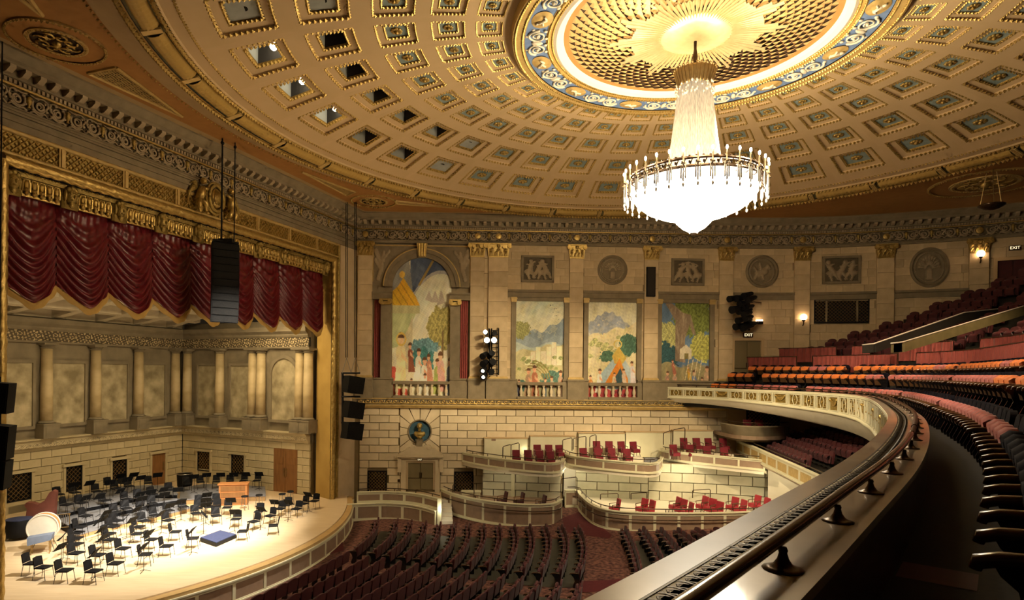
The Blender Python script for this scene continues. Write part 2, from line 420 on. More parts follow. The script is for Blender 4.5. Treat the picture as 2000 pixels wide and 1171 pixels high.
def poly(x, z, P):
    ins = np.zeros(x.shape, bool); n = len(P)
    for i in range(n):
        x0, z0 = P[i]; x1, z1 = P[(i + 1) % n]
        cr = ((z0 > z) != (z1 > z)) & (x < (x1 - x0) * (z - z0) / (z1 - z0 + 1e-12) + x0); ins ^= cr
    return ins
def tree(c, x, z, cx, cz, rx, rz, col, seed, dens=.25):
    m = (ell(x, z, cx, cz, rx, rz) + .55 * nz_(x, z, 22, 30, seed)) < 1
    put(c, m, col); put(c, m & (nz_(x, z, 60, 80, seed + 1) > dens), tuple(v * 1.45 for v in col)); put(c, m & (nz_(x, z, 50, 60, seed + 2) > .6), tuple(v * .6 for v in col))
def figure(c, x, z, cx, z0, h, robe, skin=(.62, .40, .26), lean=0.):
    put(c, poly(x, z, [(cx - .16 * h * 1.6, z0), (cx + .16 * h * 1.6, z0), (cx + lean + .09 * h * 1.6, z0 + .62 * h), (cx + lean - .09 * h * 1.6, z0 + .62 * h)]), robe)
    put(c, ell(x, z, cx + lean, z0 + .6 * h, .13 * h * 1.5, .16 * h) < 1, tuple(v * .9 for v in robe))
    put(c, ell(x, z, cx + lean * 1.2, z0 + .84 * h, .075 * h * 1.6, .10 * h) < 1, skin); put(c, (ell(x, z, cx + lean * 1.2, z0 + .88 * h, .085 * h * 1.6, .09 * h) < 1) & (z > z0 + .87 * h), (.16, .09, .05))
    put(c, poly(x, z, [(cx + lean, z0 + .66 * h), (cx + lean + .26 * h, z0 + .5 * h), (cx + lean + .26 * h, z0 + .43 * h), (cx + lean, z0 + .55 * h)]), skin)
def mural(name, path, u0, u1, z0, z1, w, c, parent=None, arch=False, **kw):
    nzv, nx, _ = c.shape; xx, zz_ = np.meshgrid(np.linspace(0, 1, nx), np.linspace(0, 1, nzv)); c = np.clip(c, .01, 1) ** 1.25 * 1.6 * (1 + .16 * nz_(xx, zz_, 70, 110, nx + int(u0 * 7) + 99, 2) + .14 * nz_(xx, zz_, 13, 20, int(u0 * 3) + 99, 3))[..., None]; c = np.clip(c, 0, .95); vs = []; fs = []; cols = []; idx = {}
    for j in range(nzv):
        for i in range(nx):
            fx, fz = i / (nx - 1), j / (nzv - 1)
            vs.append(path.T(u0 + (u1 - u0) * fx, w, z0 + (z1 - z0) * fz)); cols.append((*c[j, i], 1.))
    hw = (u1 - u0) / 2
    for j in range(nzv - 1):
        for i in range(nx - 1):
            if arch:
                du = ((i + .5) / (nx - 1) - .5) * 2 * hw; zz = z0 + (z1 - z0) * (j + .5) / (nzv - 1) - (z1 - hw)
                if zz > 0 and du * du + zz * zz > (hw * 1.02) ** 2: continue
            a = j * nx + i; fs.append((a, a + 1, a + nx + 1, a + nx))
    # thin canvas edge so the picture has a body
    me = bpy.data.meshes.new(name); me.from_pydata(vs, [], fs); me.update(); me.materials.append(MAT['painting'])
    at = me.color_attributes.new('paint', 'FLOAT_COLOR', 'POINT'); at.data.foreach_set('color', np.array(cols, np.float32).ravel())
    o = link(name, me, parent, **kw); md = o.modifiers.new('canvas', 'SOLIDIFY'); md.thickness = .02; md.offset = 0
    return o
def cap(x, z, ax, az, bx, bz, r):
    dx, dz = bx - ax, bz - az; t = np.clip(((x - ax) * dx + (z - az) * dz) / (dx * dx + dz * dz + 1e-9), 0, 1)
    d = np.hypot(x - ax - t * dx, z - az - t * dz); return np.sqrt(np.clip(1 - (d / r) ** 2, 0, 1))
def dancer(x, z, cx, s, ph):
    f = lambda *a: cap(x, z, *a)
    h = .12 * math.sin(ph)
    o = np.maximum.reduce([f(cx, .45, cx + h, .68, .085), f(cx + h * 1.1, .80, cx + h * 1.2, .84, .065), f(cx, .45, cx - .07 * s, .25, .07), f(cx - .07 * s, .25, cx - .02 * s, .06, .045), f(cx, .45, cx + .09 * s, .27, .07), f(cx + .09 * s, .27, cx + .16 * s, .10, .045),
                           f(cx + h, .66, cx + h + .13, .74 + .08 * math.cos(ph), .04), f(cx + h, .66, cx + h - .13, .70 - .08 * math.sin(ph), .04), f(cx, .42, cx - .10 * s, .35, .10)])
    return o
def relief(path, u0, u1, z0, z1, w, amp, hfun, nx, nzv, name, mats, parent, rnd=False, thr=.05):
    x, z = np.meshgrid(np.linspace(0, 1, nx), np.linspace(0, 1, nzv)); hh = hfun(x, z); b = MB()
    vs = [path.T(u0 + (u1 - u0) * x[j, i], w + amp * hh[j, i], z0 + (z1 - z0) * z[j, i]) for j in range(nzv) for i in range(nx)]
    f0 = []; f1 = []
    for j in range(nzv - 1):
        for i in range(nx - 1):
            if rnd and (x[j, i] - .5) ** 2 + (z[j, i] - .5) ** 2 > .245: continue
            a = j * nx + i; (f1 if hh[j, i] > thr else f0).append((a, a + 1, a + nx + 1, a + nx))
    b.v = vs; b.f = f0 + f1; b.m = [0] * len(f0) + [1] * len(f1)
    return b.build(name, mats, parent, smooth=True)
def scroll_h(x, z):                      # running acanthus scroll, x in periods
    p = (x % 1.) - .5; k = np.floor(x).astype(int) % 2; zz = np.where(k == 0, z, 1 - z)
    r = np.hypot(p * 1.9, (zz - .5) * 1.0) ; a = np.arctan2(zz - .5, p * 1.9)
    sp = np.cos(a * 1 - r * 22.); leaf = np.sin(a * 5 + r * 9)
    return np.clip(.5 * sp + .35 * leaf, 0, 1) * np.clip(1.6 - r * 2.2, 0, 1) + np.clip(.5 * np.sin(x * 25 + z * 7) * np.sin(z * 14 - x * 6), 0, .6) * (r > .42)
def frieze(path, u0, u1, z0, z1, w, amp, period, name, mats, parent, per=22, nzv=12):
    n = int((u1 - u0) / period * per) + 1
    us = np.linspace(u0, u1, n); zs = np.linspace(0, 1, nzv); x, z = np.meshgrid((us - u0) / period, zs); hh = scroll_h(x, z)
    b = MB(); vs = []
    fr = [(path.T(u, 0, 0), path.nrm(u)) for u in us]
    for j in range(nzv):
        for i in range(n):
            p, nn = fr[i]; ww = w + amp * hh[j, i]; vs.append((p[0] + nn.x * ww, p[1] + nn.y * ww, z0 + (z1 - z0) * zs[j]))
    f0 = []; f1 = []
    for j in range(nzv - 1):
        for i in range(n - 1):
            a = j * n + i; (f1 if hh[j, i] > .25 else f0).append((a, a + 1, a + n + 1, a + n))
    b.v = vs; b.f = f0 + f1; b.m = [0] * len(f0) + [1] * len(f1)
    return b.build(name, mats, parent, smooth=True)
PW = Path([(CX, CY), (CX - 26 * DX, CY - 26 * DY)], True)           # proscenium wall line, u = t, normal to the audience
assert PW.nrm(1).x > 0
# ------------------------------------------------------------------ side wall with the murals
def U(px, py=620, w=0.): return SW.on(px, py, w)[0]
def Z(px, py, w=0.): return SW.on(px, py, w)[1]
ws = wallsheet(SW, -.3, WEND, -2.2, 7.9, -.5, -.12, 'wall_side', 'ashlar_joint', label='pale ashlar side wall with pilasters and painted murals', cat='wall', kind='structure')
wl = wallsheet(SW, -.3, WEND, -8.4, -2.2, -.5, -.12, 'wall_side_base', 'rustic_joint', label='cream rusticated stone wall below the murals', cat='wall', kind='structure')
ZL, ZT = -.45, 7.75
PIL = [(699, 727), (918, 945), (953, 991), (1111, 1138), (1257, 1284), (1403, 1430), (1550, 1580), (1711, 1745), (1891, 1930)]
PU = [(U(a), U(b)) for a, b in PIL]
def capital_mesh(wd):
    b = MB(); h = .75; a = wd / 2
    b.add([(-a, 0, 0), (a, 0, 0), (a, .2, 0), (-a, .2, 0), (-a * 1.2, 0, h), (a * 1.2, 0, h), (a * 1.2, .32, h), (-a * 1.2, .32, h)], [(0, 1, 2, 3), (4, 5, 6, 7), (0, 1, 5, 4), (1, 2, 6, 5), (2, 3, 7, 6), (3, 0, 4, 7)])
    for row, (z0, z1, n) in enumerate(((.02, .34, 4), (.2, .52, 3))):
        for i in range(n):
            x = (-1 + 2 * (i + .5) / n) * a * (1 + .1 * row); lw = a / n * .8
            P = [(x - lw, .22, z0), (x + lw, .22, z0), (x + lw * .8, .30, z1 - .08), (x, .36, z1 - .04), (x - lw * .8, .30, z1 - .08), (x, .42, z1 - .12)]
            b.add(P, [(0, 1, 2, 3, 4), (4, 3, 5), (3, 2, 5)])
    for s in (-1, 1):
        for k in range(2):
            b.cyl((s * a * (1.12 - .6 * k), .28, .60 - .06 * k), (s * a * (1.12 - .6 * k), .42, .60 - .06 * k), .13 - .04 * k, n=8); b.cyl((s * a * (1.12 - .6 * k), .42, .60 - .06 * k), (s * a * (1.12 - .6 * k), .46, .60 - .06 * k), .06, n=6)
    b.ball((0, .36, .62), .12, n=6, m=4); b.box(-a * 1.3, a * 1.3, 0, .4, .70, .77)
    b.box(-a * 1.02, a * 1.02, 0, .24, -.05, .0)
    return b.mesh('capital', 'gold')
capm = {}
for (a, b) in PU:
    p = empty('pilaster', (0, 0, 0), parent=ws)
    um = (a + b) / 2; n_ = SW.nrm(um); rz = math.atan2(-n_.x, n_.y); wd = b - a
    zs = np.linspace(ZL + .12, 7.0, 9)
    for i in range(8):
        link('stone_block', block(wd, zs[i + 1] - zs[i] - .01, .015, .28, 'ashlar'), p, SW.T(um, -.12, (zs[i] + zs[i + 1]) / 2), rz)
    bs = MB(SW.T); bs.box(a - .06, b + .06, -.1, .24, ZL, ZL + .07); bs.box(a - .03, b + .03, -.1, .21, ZL + .07, ZL + .13); bs.build('base', 'gold_matt', p)
    k = round(wd, 1)
    if k not in capm: capm[k] = capital_mesh(wd)
    link('capital', capm[k], p, SW.T(um, -.02, 6.99), rz)
# bays
BAY = [(PU[0][1], PU[1][0]), (PU[2][1], PU[3][0]), (PU[3][1], PU[4][0]), (PU[4][1], PU[5][0]), (PU[5][1], PU[6][0]), (PU[6][1], PU[7][0]), (PU[7][1], PU[8][0])]
MU = [(U(1008), U(1102)), (U(1149), U(1244)), (U(1292), U(1386))]
ZM0, ZM1, ZLB, ZLT = -1.62, 4.33, 4.55, 5.0
door_u = (U(1434, 690), U(1486, 690)); win_u = (U(1590, 606), U(1698, 606)); zd1 = Z(1460, 665); zw0, zw1 = Z(1640, 630), Z(1640, 584)
holes = [(MU[i][0] - .25, MU[i][1] + .25, -3, ZLT) for i in range(3)] + [(door_u[0] - .15, door_u[1] + .15, -3, zd1 + .15), (win_u[0], win_u[1], zw0, zw1)]
blocks(SW, BAY[1][0], BAY[6][1], -1.7, 7.8, .47, 1.05, [(a, b, -3, 9) for a, b in PU[3:]] + holes, 'ashlar', ws, w=-.12, gap=.008, c=.006, jitter=.35)
blocks(SW, PU[1][1], PU[2][0], -.4, 7.8, .9, 1., [], 'ashlar', ws, w=-.12, gap=.008, c=.006)
blocks(SW, PU[8][1], PU[8][1] + 3.2, 2.0, 7.8, .6, 1.3, [(U(1945, 520), U(2010, 520), 0, 6.55)], 'ashlar', ws, w=-.12, gap=.008, c=.006, jitter=.3)
# narrow strip between the proscenium and the first pilaster
blocks(SW, 0., PU[0][0], -.4, 7.8, .9, 1.2, [], 'ashlar', ws, w=-.14, gap=.008, c=.006)
for i, (a, b) in enumerate(BAY[1:]):
    t = MB(SW.T); us = SW.us(a, b, .8); t.sweep(us, [(-.12, ZLB), (.10, ZLB), (.12, ZLB + .28), (.2, ZLB + .32), (.2, ZLT), (-.12, ZLT)]); t.build('lintel', 'grey_stone', ws)
for i, (a, b) in enumerate(MU):
    fr = empty('mural_surround', parent=ws)
    for s, (p, q) in enumerate(((a - .28, a), (b, b + .28))):
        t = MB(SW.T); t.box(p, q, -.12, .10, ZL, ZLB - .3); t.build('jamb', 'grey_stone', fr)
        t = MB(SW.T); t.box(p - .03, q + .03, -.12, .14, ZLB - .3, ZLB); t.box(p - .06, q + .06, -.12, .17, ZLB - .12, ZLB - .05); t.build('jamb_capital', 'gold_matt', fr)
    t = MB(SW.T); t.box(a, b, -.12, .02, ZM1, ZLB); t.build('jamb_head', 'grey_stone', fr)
# relief panels and medallions
def dancers(x, z): return np.maximum.reduce([dancer(x, z, .22, 1, .3), dancer(x, z, .5, -1, 2.0), dancer(x, z, .78, 1, 4.2)])
def dancers2(x, z): return np.maximum.reduce([dancer(x, z, .2, -1, 1.2), dancer(x, z, .52, 1, 3.4), dancer(x, z, .8, -1, 5.0), cap(x, z, .2, .80, .5, .92, .03), cap(x, z, .5, .92, .8, .80, .03)])
def dancers3(x, z): return np.maximum.reduce([dancer(x, z, .24, 1, 4.6), dancer(x, z, .5, 1, .9), dancer(x, z, .77, -1, 2.6)])
def basket(x, z):
    o = np.maximum(cap(x, z, .5, .24, .5, .36, .10), cap(x, z, .42, .16, .58, .16, .03)); r = np.hypot(x - .5, z - .5)
    for k in range(11):
        a = .1 + k * .295; o = np.maximum.reduce([o, cap(x, z, .5 + .10 * math.cos(a), .46 + .1 * math.sin(a), .5 + .27 * math.cos(a), .48 + .29 * math.sin(a), .018), cap(x, z, .5 + .29 * math.cos(a), .48 + .30 * math.sin(a), .5 + .31 * math.cos(a), .48 + .32 * math.sin(a), .04)])
    return np.maximum(o, .8 * ((r > .42) & (r < .45)))
def beast(x, z):
    o = np.maximum.reduce([cap(x, z, .36, .42, .6, .5, .13), cap(x, z, .6, .52, .72, .68, .07), cap(x, z, .36, .42, .25, .25, .05), cap(x, z, .5, .4, .55, .22, .05), cap(x, z, .3, .48, .2, .66, .04), cap(x, z, .45, .6, .4, .78, .05), cap(x, z, .72, .68, .78, .62, .06)])
    r = np.hypot(x - .5, z - .5); return np.maximum(o, .8 * ((r > .42) & (r < .45)))
PAN = [(1050, 525, 64, 52, dancers, 0), (1196, 527, 29, 0, basket, 0), (1343, 531, 64, 52, dancers2, 0), (1488, 530, 32, 0, beast, 0), (1643, 527, 75, 54, dancers3, 0), (1815, 522, 39, 0, basket, 1)]
for i, (cx, cy, wv, hv, fn, _) in enumerate(PAN):
    u, z = SW.on(cx, cy); Yq = SW.T(u, 0, 0)[1]; s = Yq / F
    if hv:
        ul, ur = U(cx - wv / 2, cy), U(cx + wv / 2, cy); zh = hv / 2 * s
        p = empty('relief_panel', parent=ws, label='carved stone relief panel of three dancing children')
        relief(SW, ul + .12, ur - .12, z - zh + .12, z + zh - .12, .03, .10, fn, 46, 36, 'carving', ['relief_ground', 'relief'], p)
        t = MB(SW.T)
        for (a, b, c, d) in ((ul, ur, z + zh - .14, z + zh), (ul, ur, z - zh, z - zh + .14), (ul, ul + .14, z - zh, z + zh), (ur - .14, ur, z - zh, z + zh)): t.box(a, b, -.05, .12, c, d)
        t.build('border', 'grey_stone', p)
    else:
        r = wv * s; ul, ur = U(cx - wv, cy), U(cx + wv, cy); ru = (ur - ul) / 2
        p = empty('relief_medallion', parent=ws, label='round carved stone medallion')
        relief(SW, ul + .16, ur - .16, z - r + .16, z + r - .16, .03, .10, fn, 44, 44, 'carving', ['grey_stone', 'relief'], p, rnd=True, thr=.08)
        t = MB(SW.T); N = 40
        for k in range(N):
            a0, a1 = 2 * math.pi * k / N, 2 * math.pi * (k + 1) / N
            q = []
            for a in (a0, a1):
                for (f_, w_) in ((1., 0.), (1., .08), (.9, .14), (.82, .04)): q.append((u + ru * f_ * math.cos(a), w_, z + r * f_ * math.sin(a)))
            t.add(q, [(0, 1, 5, 4), (1, 2, 6, 5), (2, 3, 7, 6)])
        t.build('border', 'grey_stone', p)
        c = MB(SW.T); c.lathe((0, 0, 0), [(.001, 0), (.001, .001)], 3)
# exit door, exit signs, grille window, slot speaker
def exit_sign(pos, rz, h, label, wall=True):
    e = empty('exit_sign', pos, rz, label, 'sign')
    b = MB(); b.box(-h * 1.7, h * 1.7, 0, .06, -h * .85, h * .85); b.build('housing', 'bronze', e)
    cu = bpy.data.curves.new('lettering', 'FONT'); cu.body = 'EXIT'; cu.size = h * 1.45; cu.align_x = 'CENTER'; cu.align_y = 'CENTER'; cu.extrude = .006; cu.materials.append(MAT['exit_glow'])
    tmp = bpy.data.objects.new('tmp', cu); COL.objects.link(tmp); me = bpy.data.meshes.new_from_object(tmp.evaluated_get(bpy.context.evaluated_depsgraph_get())); bpy.data.objects.remove(tmp)
    o = link('lettering', me, e); o.location = (0, .07, 0); o.rotation_euler = (math.pi / 2, 0, math.pi); return e
def at_wall(px, py, w=0.):
    u, z = SW.on(px, py, w); n = SW.nrm(u); return SW.T(u, w, z), math.atan2(-n.x, n.y)
def double_door(name, path, ua, ub, z0, z1, label, m='door_olive', frame='cream', fw=.18, w=-.1):
    e = empty(name, label=label, cat='door', kind='structure'); um = (ua + ub) / 2
    for k, (a, b) in enumerate(((ua, um - .012), (um + .012, ub))):
        t = MB(path.T); t.box(a, b, w - .02, w + .05, z0, z1); lf = t.build('door_leaf', m, e)
        zt = z0 + (z1 - z0) * .42
        t = MB(path.T); t.box(a, b, w + .05, w + .065, zt - .02, zt + .02); t.box(b - .06 if k == 0 else a + .02, b - .02 if k == 0 else a + .06, w + .05, w + .10, zt + .05, zt + .35); t.build('push_plate', 'bronze', lf)
    t = MB(path.T); t.box(ua - fw, ua, w, .06, z0, z1 + fw); t.box(ub, ub + fw, w, .06, z0, z1 + fw); t.box(ua, ub, w, .06, z1, z1 + fw); t.build('door_frame', frame, e)
    return e
double_door('door_1', SW, door_u[0], door_u[1], -.9, zd1, 'olive double exit door with pale frame at the balcony end', w=-.1)
p, rz = at_wall(1461, 654, .02); exit_sign(p, rz, .17, 'lit EXIT sign over the olive balcony door')
double_door('door_2', SW, U(1948, 520), U(2010, 520), 2.6, 6.45, 'dark double door behind the topmost balcony seats', 'seat_dark', w=-.1)
p, rz = at_wall(1982, 484, .04); exit_sign(p, rz, .15, 'dim EXIT sign over the dark topmost balcony door')
def lattice(b, path, ua, ub, z0, z1, w, step, r=.018, mi=0):
    wd, ht = ub - ua, z1 - z0; n = int((wd + ht) / step)
    for i in range(1, n + 1):
        s = i * step
        for fl in (0, 1):
            x0, y0 = (s, 0) if s < wd else (wd, s - wd); x1, y1 = (0, s) if s < ht else (s - ht, ht)
            if fl: x0, x1 = wd - x0, wd - x1
            if abs(x0 - x1) < .02: continue
            b.cyl(path.T(ua + x0, w, z0 + y0), path.T(ua + x1, w, z0 + y1), r, n=4, mi=mi, cap=False)
def grille_window(path, ua, ub, z0, z1, w, label, parts=1, step=.2, cat='grille'):
    e = empty('ornamental_grille', label=label, cat=cat)
    t = MB(path.T); t.box(ua, ub, w - .1, w - .04, z0, z1); t.build('backing', 'black', e)
    t = MB(); lattice(t, path, ua + .03, ub - .03, z0 + .03, z1 - .03, w, step); t.build('lattice', 'brass', e)
    t = MB(path.T)
    for (a, b, c, d) in ((ua, ub, z0, z0 + .06), (ua, ub, z1 - .06, z1), (ua, ua + .06, z0, z1), (ub - .06, ub, z0, z1)): t.box(a, b, w - .04, w + .05, c, d)
    t.build('frame', 'black', e)
    return e
g = grille_window(SW, win_u[0], win_u[1], zw0, zw1, -.02, 'wide black ornamental grille window in the wall above the balcony')
for px in (1614, 1674):
    u = U(px, 606); t = MB(SW.T); t.box(u - .05, u + .05, -.1, .05, zw0, zw1); t.build('mullion', 'grey_stone', g)
u, z = SW.on(1269, 551); t = MB(SW.T); t.box(u - .27, u + .27, .1, .32, z - .9, z + .9, 0); o = t.build('column_speaker', 'black', label='narrow dark column loudspeaker on the pilaster between medallion and relief', cat='speaker')
t = MB(SW.T); t.box(u - .22, u + .22, .32, .335, z - .84, z + .84); t.build('speaker_cloth', 'dark_recess', o)
# pedestal zone, balustrades, wave band
balus = [(U(768, 760), U(878, 760)), (U(1010, 760), U(1098, 760)), (U(1149, 760), U(1244, 760))]
cuts = [0.] + [v for a, b in balus for v in (a, b)] + [U(1420, 760)]
for a, b in zip(cuts[0::2], cuts[1::2]):
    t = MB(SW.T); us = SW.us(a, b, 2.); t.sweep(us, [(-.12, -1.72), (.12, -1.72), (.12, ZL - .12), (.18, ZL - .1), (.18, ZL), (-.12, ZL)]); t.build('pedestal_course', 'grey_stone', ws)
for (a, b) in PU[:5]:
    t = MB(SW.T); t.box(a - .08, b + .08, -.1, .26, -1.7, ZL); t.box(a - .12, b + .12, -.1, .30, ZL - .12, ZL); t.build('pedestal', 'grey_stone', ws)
bm = MB(); bm.lathe((0, 0, 0), [(.09, 0), (.09, .06), (.05, .09), (.10, .22), (.105, .32), (.055, .5), (.05, .6), (.09, .63), (.09, .70)], 10); bmesh_ = bm.mesh('baluster', 'rustic', True)
for k, (a, b) in enumerate(balus):
    e = empty('balustrade', parent=ws)
    n = (8, 6, 7)[k]
    for i in range(n): link('baluster', bmesh_, e, SW.T(a + (b - a) * (i + .5) / n, .10, -1.52))
    t = MB(SW.T); t.box(a, b, -.02, .24, -.82, -.64); t.build('handrail', 'grey_stone', e); t = MB(SW.T); t.box(a, b, -.02, .24, -1.7, -1.52); t.build('plinth', 'grey_stone', e)
def wave_h(x, z):
    p = x % 1.; cx, cz = .55, .52; r = np.hypot((p - cx) * 1.05, (z - cz)); a = np.arctan2(z - cz, (p - cx) * 1.05)
    sp = np.cos(a - r * 15 + 1.0); return np.where(r < .46, np.clip(sp, 0, 1), 0) + np.where((r >= .46) & (z < .3), .5, 0)
scroll_keep = scroll_h
scroll_h = wave_h
wv = wallsheet(SW, -.1, U(1420, 785), -2.12, -1.68, -.12, .2, 'wave_course', 'grey_stone', ws)
frieze(SW, .2, U(1420, 785), -2.02, -1.76, .20, .08, .42, 'wave_scroll', ['grey_stone', 'gold'], ws, 16, 14)
scroll_h = scroll_keep
t = MB(SW.T); us = SW.us(-.1, U(1420, 785), 2.); t.sweep(us, [(-.12, -2.28), (.16, -2.28), (.26, -2.14), (.26, -2.08), (-.12, -2.08)]); t.sweep(us, [(-.12, -1.74), (.24, -1.74), (.24, -1.68), (-.12, -1.68)]); t.build('wave_moulding', 'gold_matt', ws)
# ------------------------------------------------------------------ arched mural bay
a0, a1 = BAY[0]; ma, mb = U(766), U(881); mid = (ma + mb) / 2; rad = (mb - ma) / 2; zsp = Z(820, 503, 0) - rad
ztop = zsp + rad
ab = empty('arch_bay', parent=ws)
N = 28
def archring(r0, r1, w0, w1, m, name, par):
    t = MB(SW.T)
    for k in range(N):
        q = []
        for a in (math.pi * k / N, math.pi * (k + 1) / N):
            for (r, w_) in ((r0, w0), (r0, w1), (r1, w1), (r1, w0)): q.append((mid + r * math.cos(a), w_, zsp + r * math.sin(a)))
        t.add(q, [(0, 1, 5, 4), (1, 2, 6, 5), (2, 3, 7, 6), (3, 0, 4, 7)])
    return t.build(name, m, par)
archring(rad, rad + .28, -.2, .10, 'grey_stone', 'archivolt', ab); archring(rad + .28, rad + .5, -.2, .18, 'grey_stone', 'archivolt', ab); archring(rad + .5, rad + .56, -.2, .22, 'gold_matt', 'archivolt', ab)
# spandrels: stone sheet with hole
t = MB(SW.T); q = []
for k in range(N + 1):
    a = math.pi * k / N; r = rad + .5; x, zz = math.cos(a), math.sin(a)
    hw = (a1 - a0) / 2 ; top = 7.62 - zsp
    s = min(hw / max(abs(x), 1e-6), top / max(zz, 1e-6)); q += [(mid + r * x, .0, zsp + r * zz), (mid + s * x, .0, zsp + s * zz)]
t.add(q, [(2 * k, 2 * k + 1, 2 * k + 3, 2 * k + 2) for k in range(N)]); t.build('spandrel', 'grey_stone', ab)
for s, (ua, ub) in ((-1, (a0 + .05, a0 + 1.15)), (1, (a1 - 1.15, a1 - .05))):
    def angel(x, z, s=s):
        xx = x if s < 0 else 1 - x
        o = np.maximum.reduce([cap(xx, z, .4, .35, .5, .65, .12), cap(xx, z, .52, .74, .54, .8, .08), cap(xx, z, .4, .5, .12, .85, .10), cap(xx, z, .35, .4, .1, .6, .08), cap(xx, z, .4, .35, .25, .05, .09), cap(xx, z, .5, .62, .85, .86, .05)])
        return o * ((xx < .55) | (z > .55))
    relief(SW, ua, ub, zsp + .35, 7.5, .02, .08, angel, 30, 50, 'spandrel_carving', ['grey_stone', 'relief'], ab, thr=.1)
t = MB(SW.T); t.add([(mid - .22, .1, ztop + .02), (mid + .22, .1, ztop + .02), (mid + .32, .36, 7.7), (mid - .32, .36, 7.7), (mid - .22, .3, ztop + .02), (mid + .22, .3, ztop + .02), (mid + .32, .1, 7.7), (mid - .32, .1, 7.7)], [(4, 5, 2, 3), (0, 1, 5, 4), (0, 4, 3, 7), (1, 6, 2, 5), (3, 2, 6, 7)])
for k in (-1, 0, 1): t.cyl((mid + k * .12, .32, ztop + .05), (mid + k * .17, .40, 7.66), .05, n=6)
t.build('keystone', 'gold', ab)
t = MB(SW.T)
for (p, q, c, d) in ((a0, a1, 7.56, 7.62), (a0, a0 + .05, zsp + .3, 7.6), (a1 - .05, a1, zsp + .3, 7.6)): t.box(p, q, 0, .05, c, d)
t.build('gilt_edge', 'gold_matt', ab)
zi = Z(740, 585)
for s in (0, 1):
    ca = U(754) if s == 0 else U(889); hw = .33
    t = MB(SW.T); t.box(ca - .30, ca + .30, -.12, .2, ZL, zi - .3); t.build('inner_pilaster', 'grey_stone', ab)
    b = MB(); 
    for k in (-1, 1): b.cyl((k * .26, .2, .16), (k * .26, .46, .16), .14, n=10); b.cyl((k * .26, .46, .16), (k * .26, .50, .16), .07, n=8)
    b.box(-.36, .36, 0, .42, .26, .36); b.box(-.28, .28, 0, .36, 0, .2)
    n_ = SW.nrm(ca); o = b.build('ionic_capital', 'gold', ab); o.location = SW.T(ca, 0, zi - .32); o.rotation_euler[2] = math.atan2(-n_.x, n_.y)
    ea, eb = ((a0, ca + .36), (ca - .36, a1))[s]
    t = MB(SW.T); t.sweep([ea, eb], [(-.12, zi + .02), (.2, zi + .02), (.24, zi + .3), (.32, zi + .36), (.32, zi + .46), (-.12, zi + .46)]); t.build('impost', 'grey_stone', ab)
    ca0, ca1 = ((a0 + .12, ca - .32), (ca + .32, a1 - .12))[s]
    nf = 4; t = MB(SW.T); t.field(ca0, ca1, 24, ZL - .0, zi, 2, lambda u, v: -.04 + .05 * math.sin((u - ca0) / (ca1 - ca0) * nf * 6.283)); t.build('painted_curtain', 'curtain_red', ab, smooth=True)
# ------------------------------------------------------------------ the paintings
x, z, c = canvas(110, 210)
c[:] = (.62, .58, .44); soft(c, .5 + .5 * nz_(x, z, 7, 12, 3), (.52, .55, .46)); soft(c, np.clip((.55 - z) * 2, 0, .7), (.70, .62, .46))
put(c, (x > .30) & (z > .90 - .75 * (x - .82) ** 2), (.10, .13, .20)); soft(c, ((x > .30) & (z > .90 - .75 * (x - .82) ** 2)) * np.clip(nz_(x, z, 9, 14, 33), 0, .6), (.20, .24, .30)); put(c, (abs(z - .90 + .75 * (x - .82) ** 2) < .012) & (x > .3), (.40, .40, .38)); put(c, (abs(x - .42 - (z - .78) * 1.3) < .022) & (z > .80), (.34, .26, .10)); put(c, (x < .33 - .3 * (z - .80)) & (z > .74), (.30, .30, .28))
put(c, poly(x, z, [(0, .66), (.46, .66), (.40, .72), (.27, .80), (.18, .86), (.10, .80), (0, .76)]), (.60, .40, .05)); put(c, poly(x, z, [(0, .66), (.46, .66), (.40, .72), (.27, .80), (.18, .86), (.10, .80), (0, .76)]) & (((x * 26 + z * 40) % 3) < .5), (.42, .25, .04)); put(c, ell(x, z, .16, .88, .05, .025) < 1, (.62, .46, .12))
put(c, poly(x, z, [(0, .60), (.46, .60), (.46, .66), (0, .66)]), (.46, .44, .26)); put(c, poly(x, z, [(0, .35), (.10, .36), (.25, .46), (.40, .60), (0, .60)]), (.44, .47, .27)); put(c, poly(x, z, [(.2, .2), (.34, .2), (.34, .58), (.26, .48), (.2, .44)]), (.52, .48, .34))
tree(c, x, z, .86, .50, .26, .16, (.30, .27, .11), 11, .0); put(c, poly(x, z, [(.84, .28), (.88, .28), (.87, .5), (.855, .5)]), (.22, .16, .08))
tree(c, x, z, .55, .36, .24, .06, (.16, .28, .30), 21); tree(c, x, z, .52, .26, .20, .09, (.08, .22, .21), 31)
put(c, poly(x, z, [(0, .0), (.30, .0), (.22, .10), (.05, .22), (0, .22)]), (.55, .14, .10)); figure(c, x, z, .15, .06, .42, (.74, .64, .40), (.70, .5, .3)); put(c, (ell(x, z, .155, .415, .085, .05) < 1) & (ell(x, z, .155, .415, .065, .035) > 1), (.62, .46, .14))
for k, (cx, z0, h, rb) in enumerate(((.42, .10, .26, (.70, .66, .55)), (.34, .18, .22, (.30, .12, .07)), (.52, .02, .28, (.74, .68, .58)), (.66, .10, .22, (.55, .30, .2)), (.74, .02, .27, (.40, .44, .16)), (.86, .04, .30, (.66, .42, .36)), (.96, .0, .30, (.28, .32, .38)), (.60, .0, .18, (.78, .74, .62)), (.30, 0, .14, (.74, .66, .50)))): figure(c, x, z, cx, z0, h, rb, lean=.03 * (-1) ** k)
for k in range(3): put(c, poly(x, z, [(.55 + .1 * k, .70 - .02 * k), (.70 + .1 * k, .68), (.66 + .09 * k, .72 + .02 * k), (.62 + .1 * k, .77)]), (.44, .40, .33))
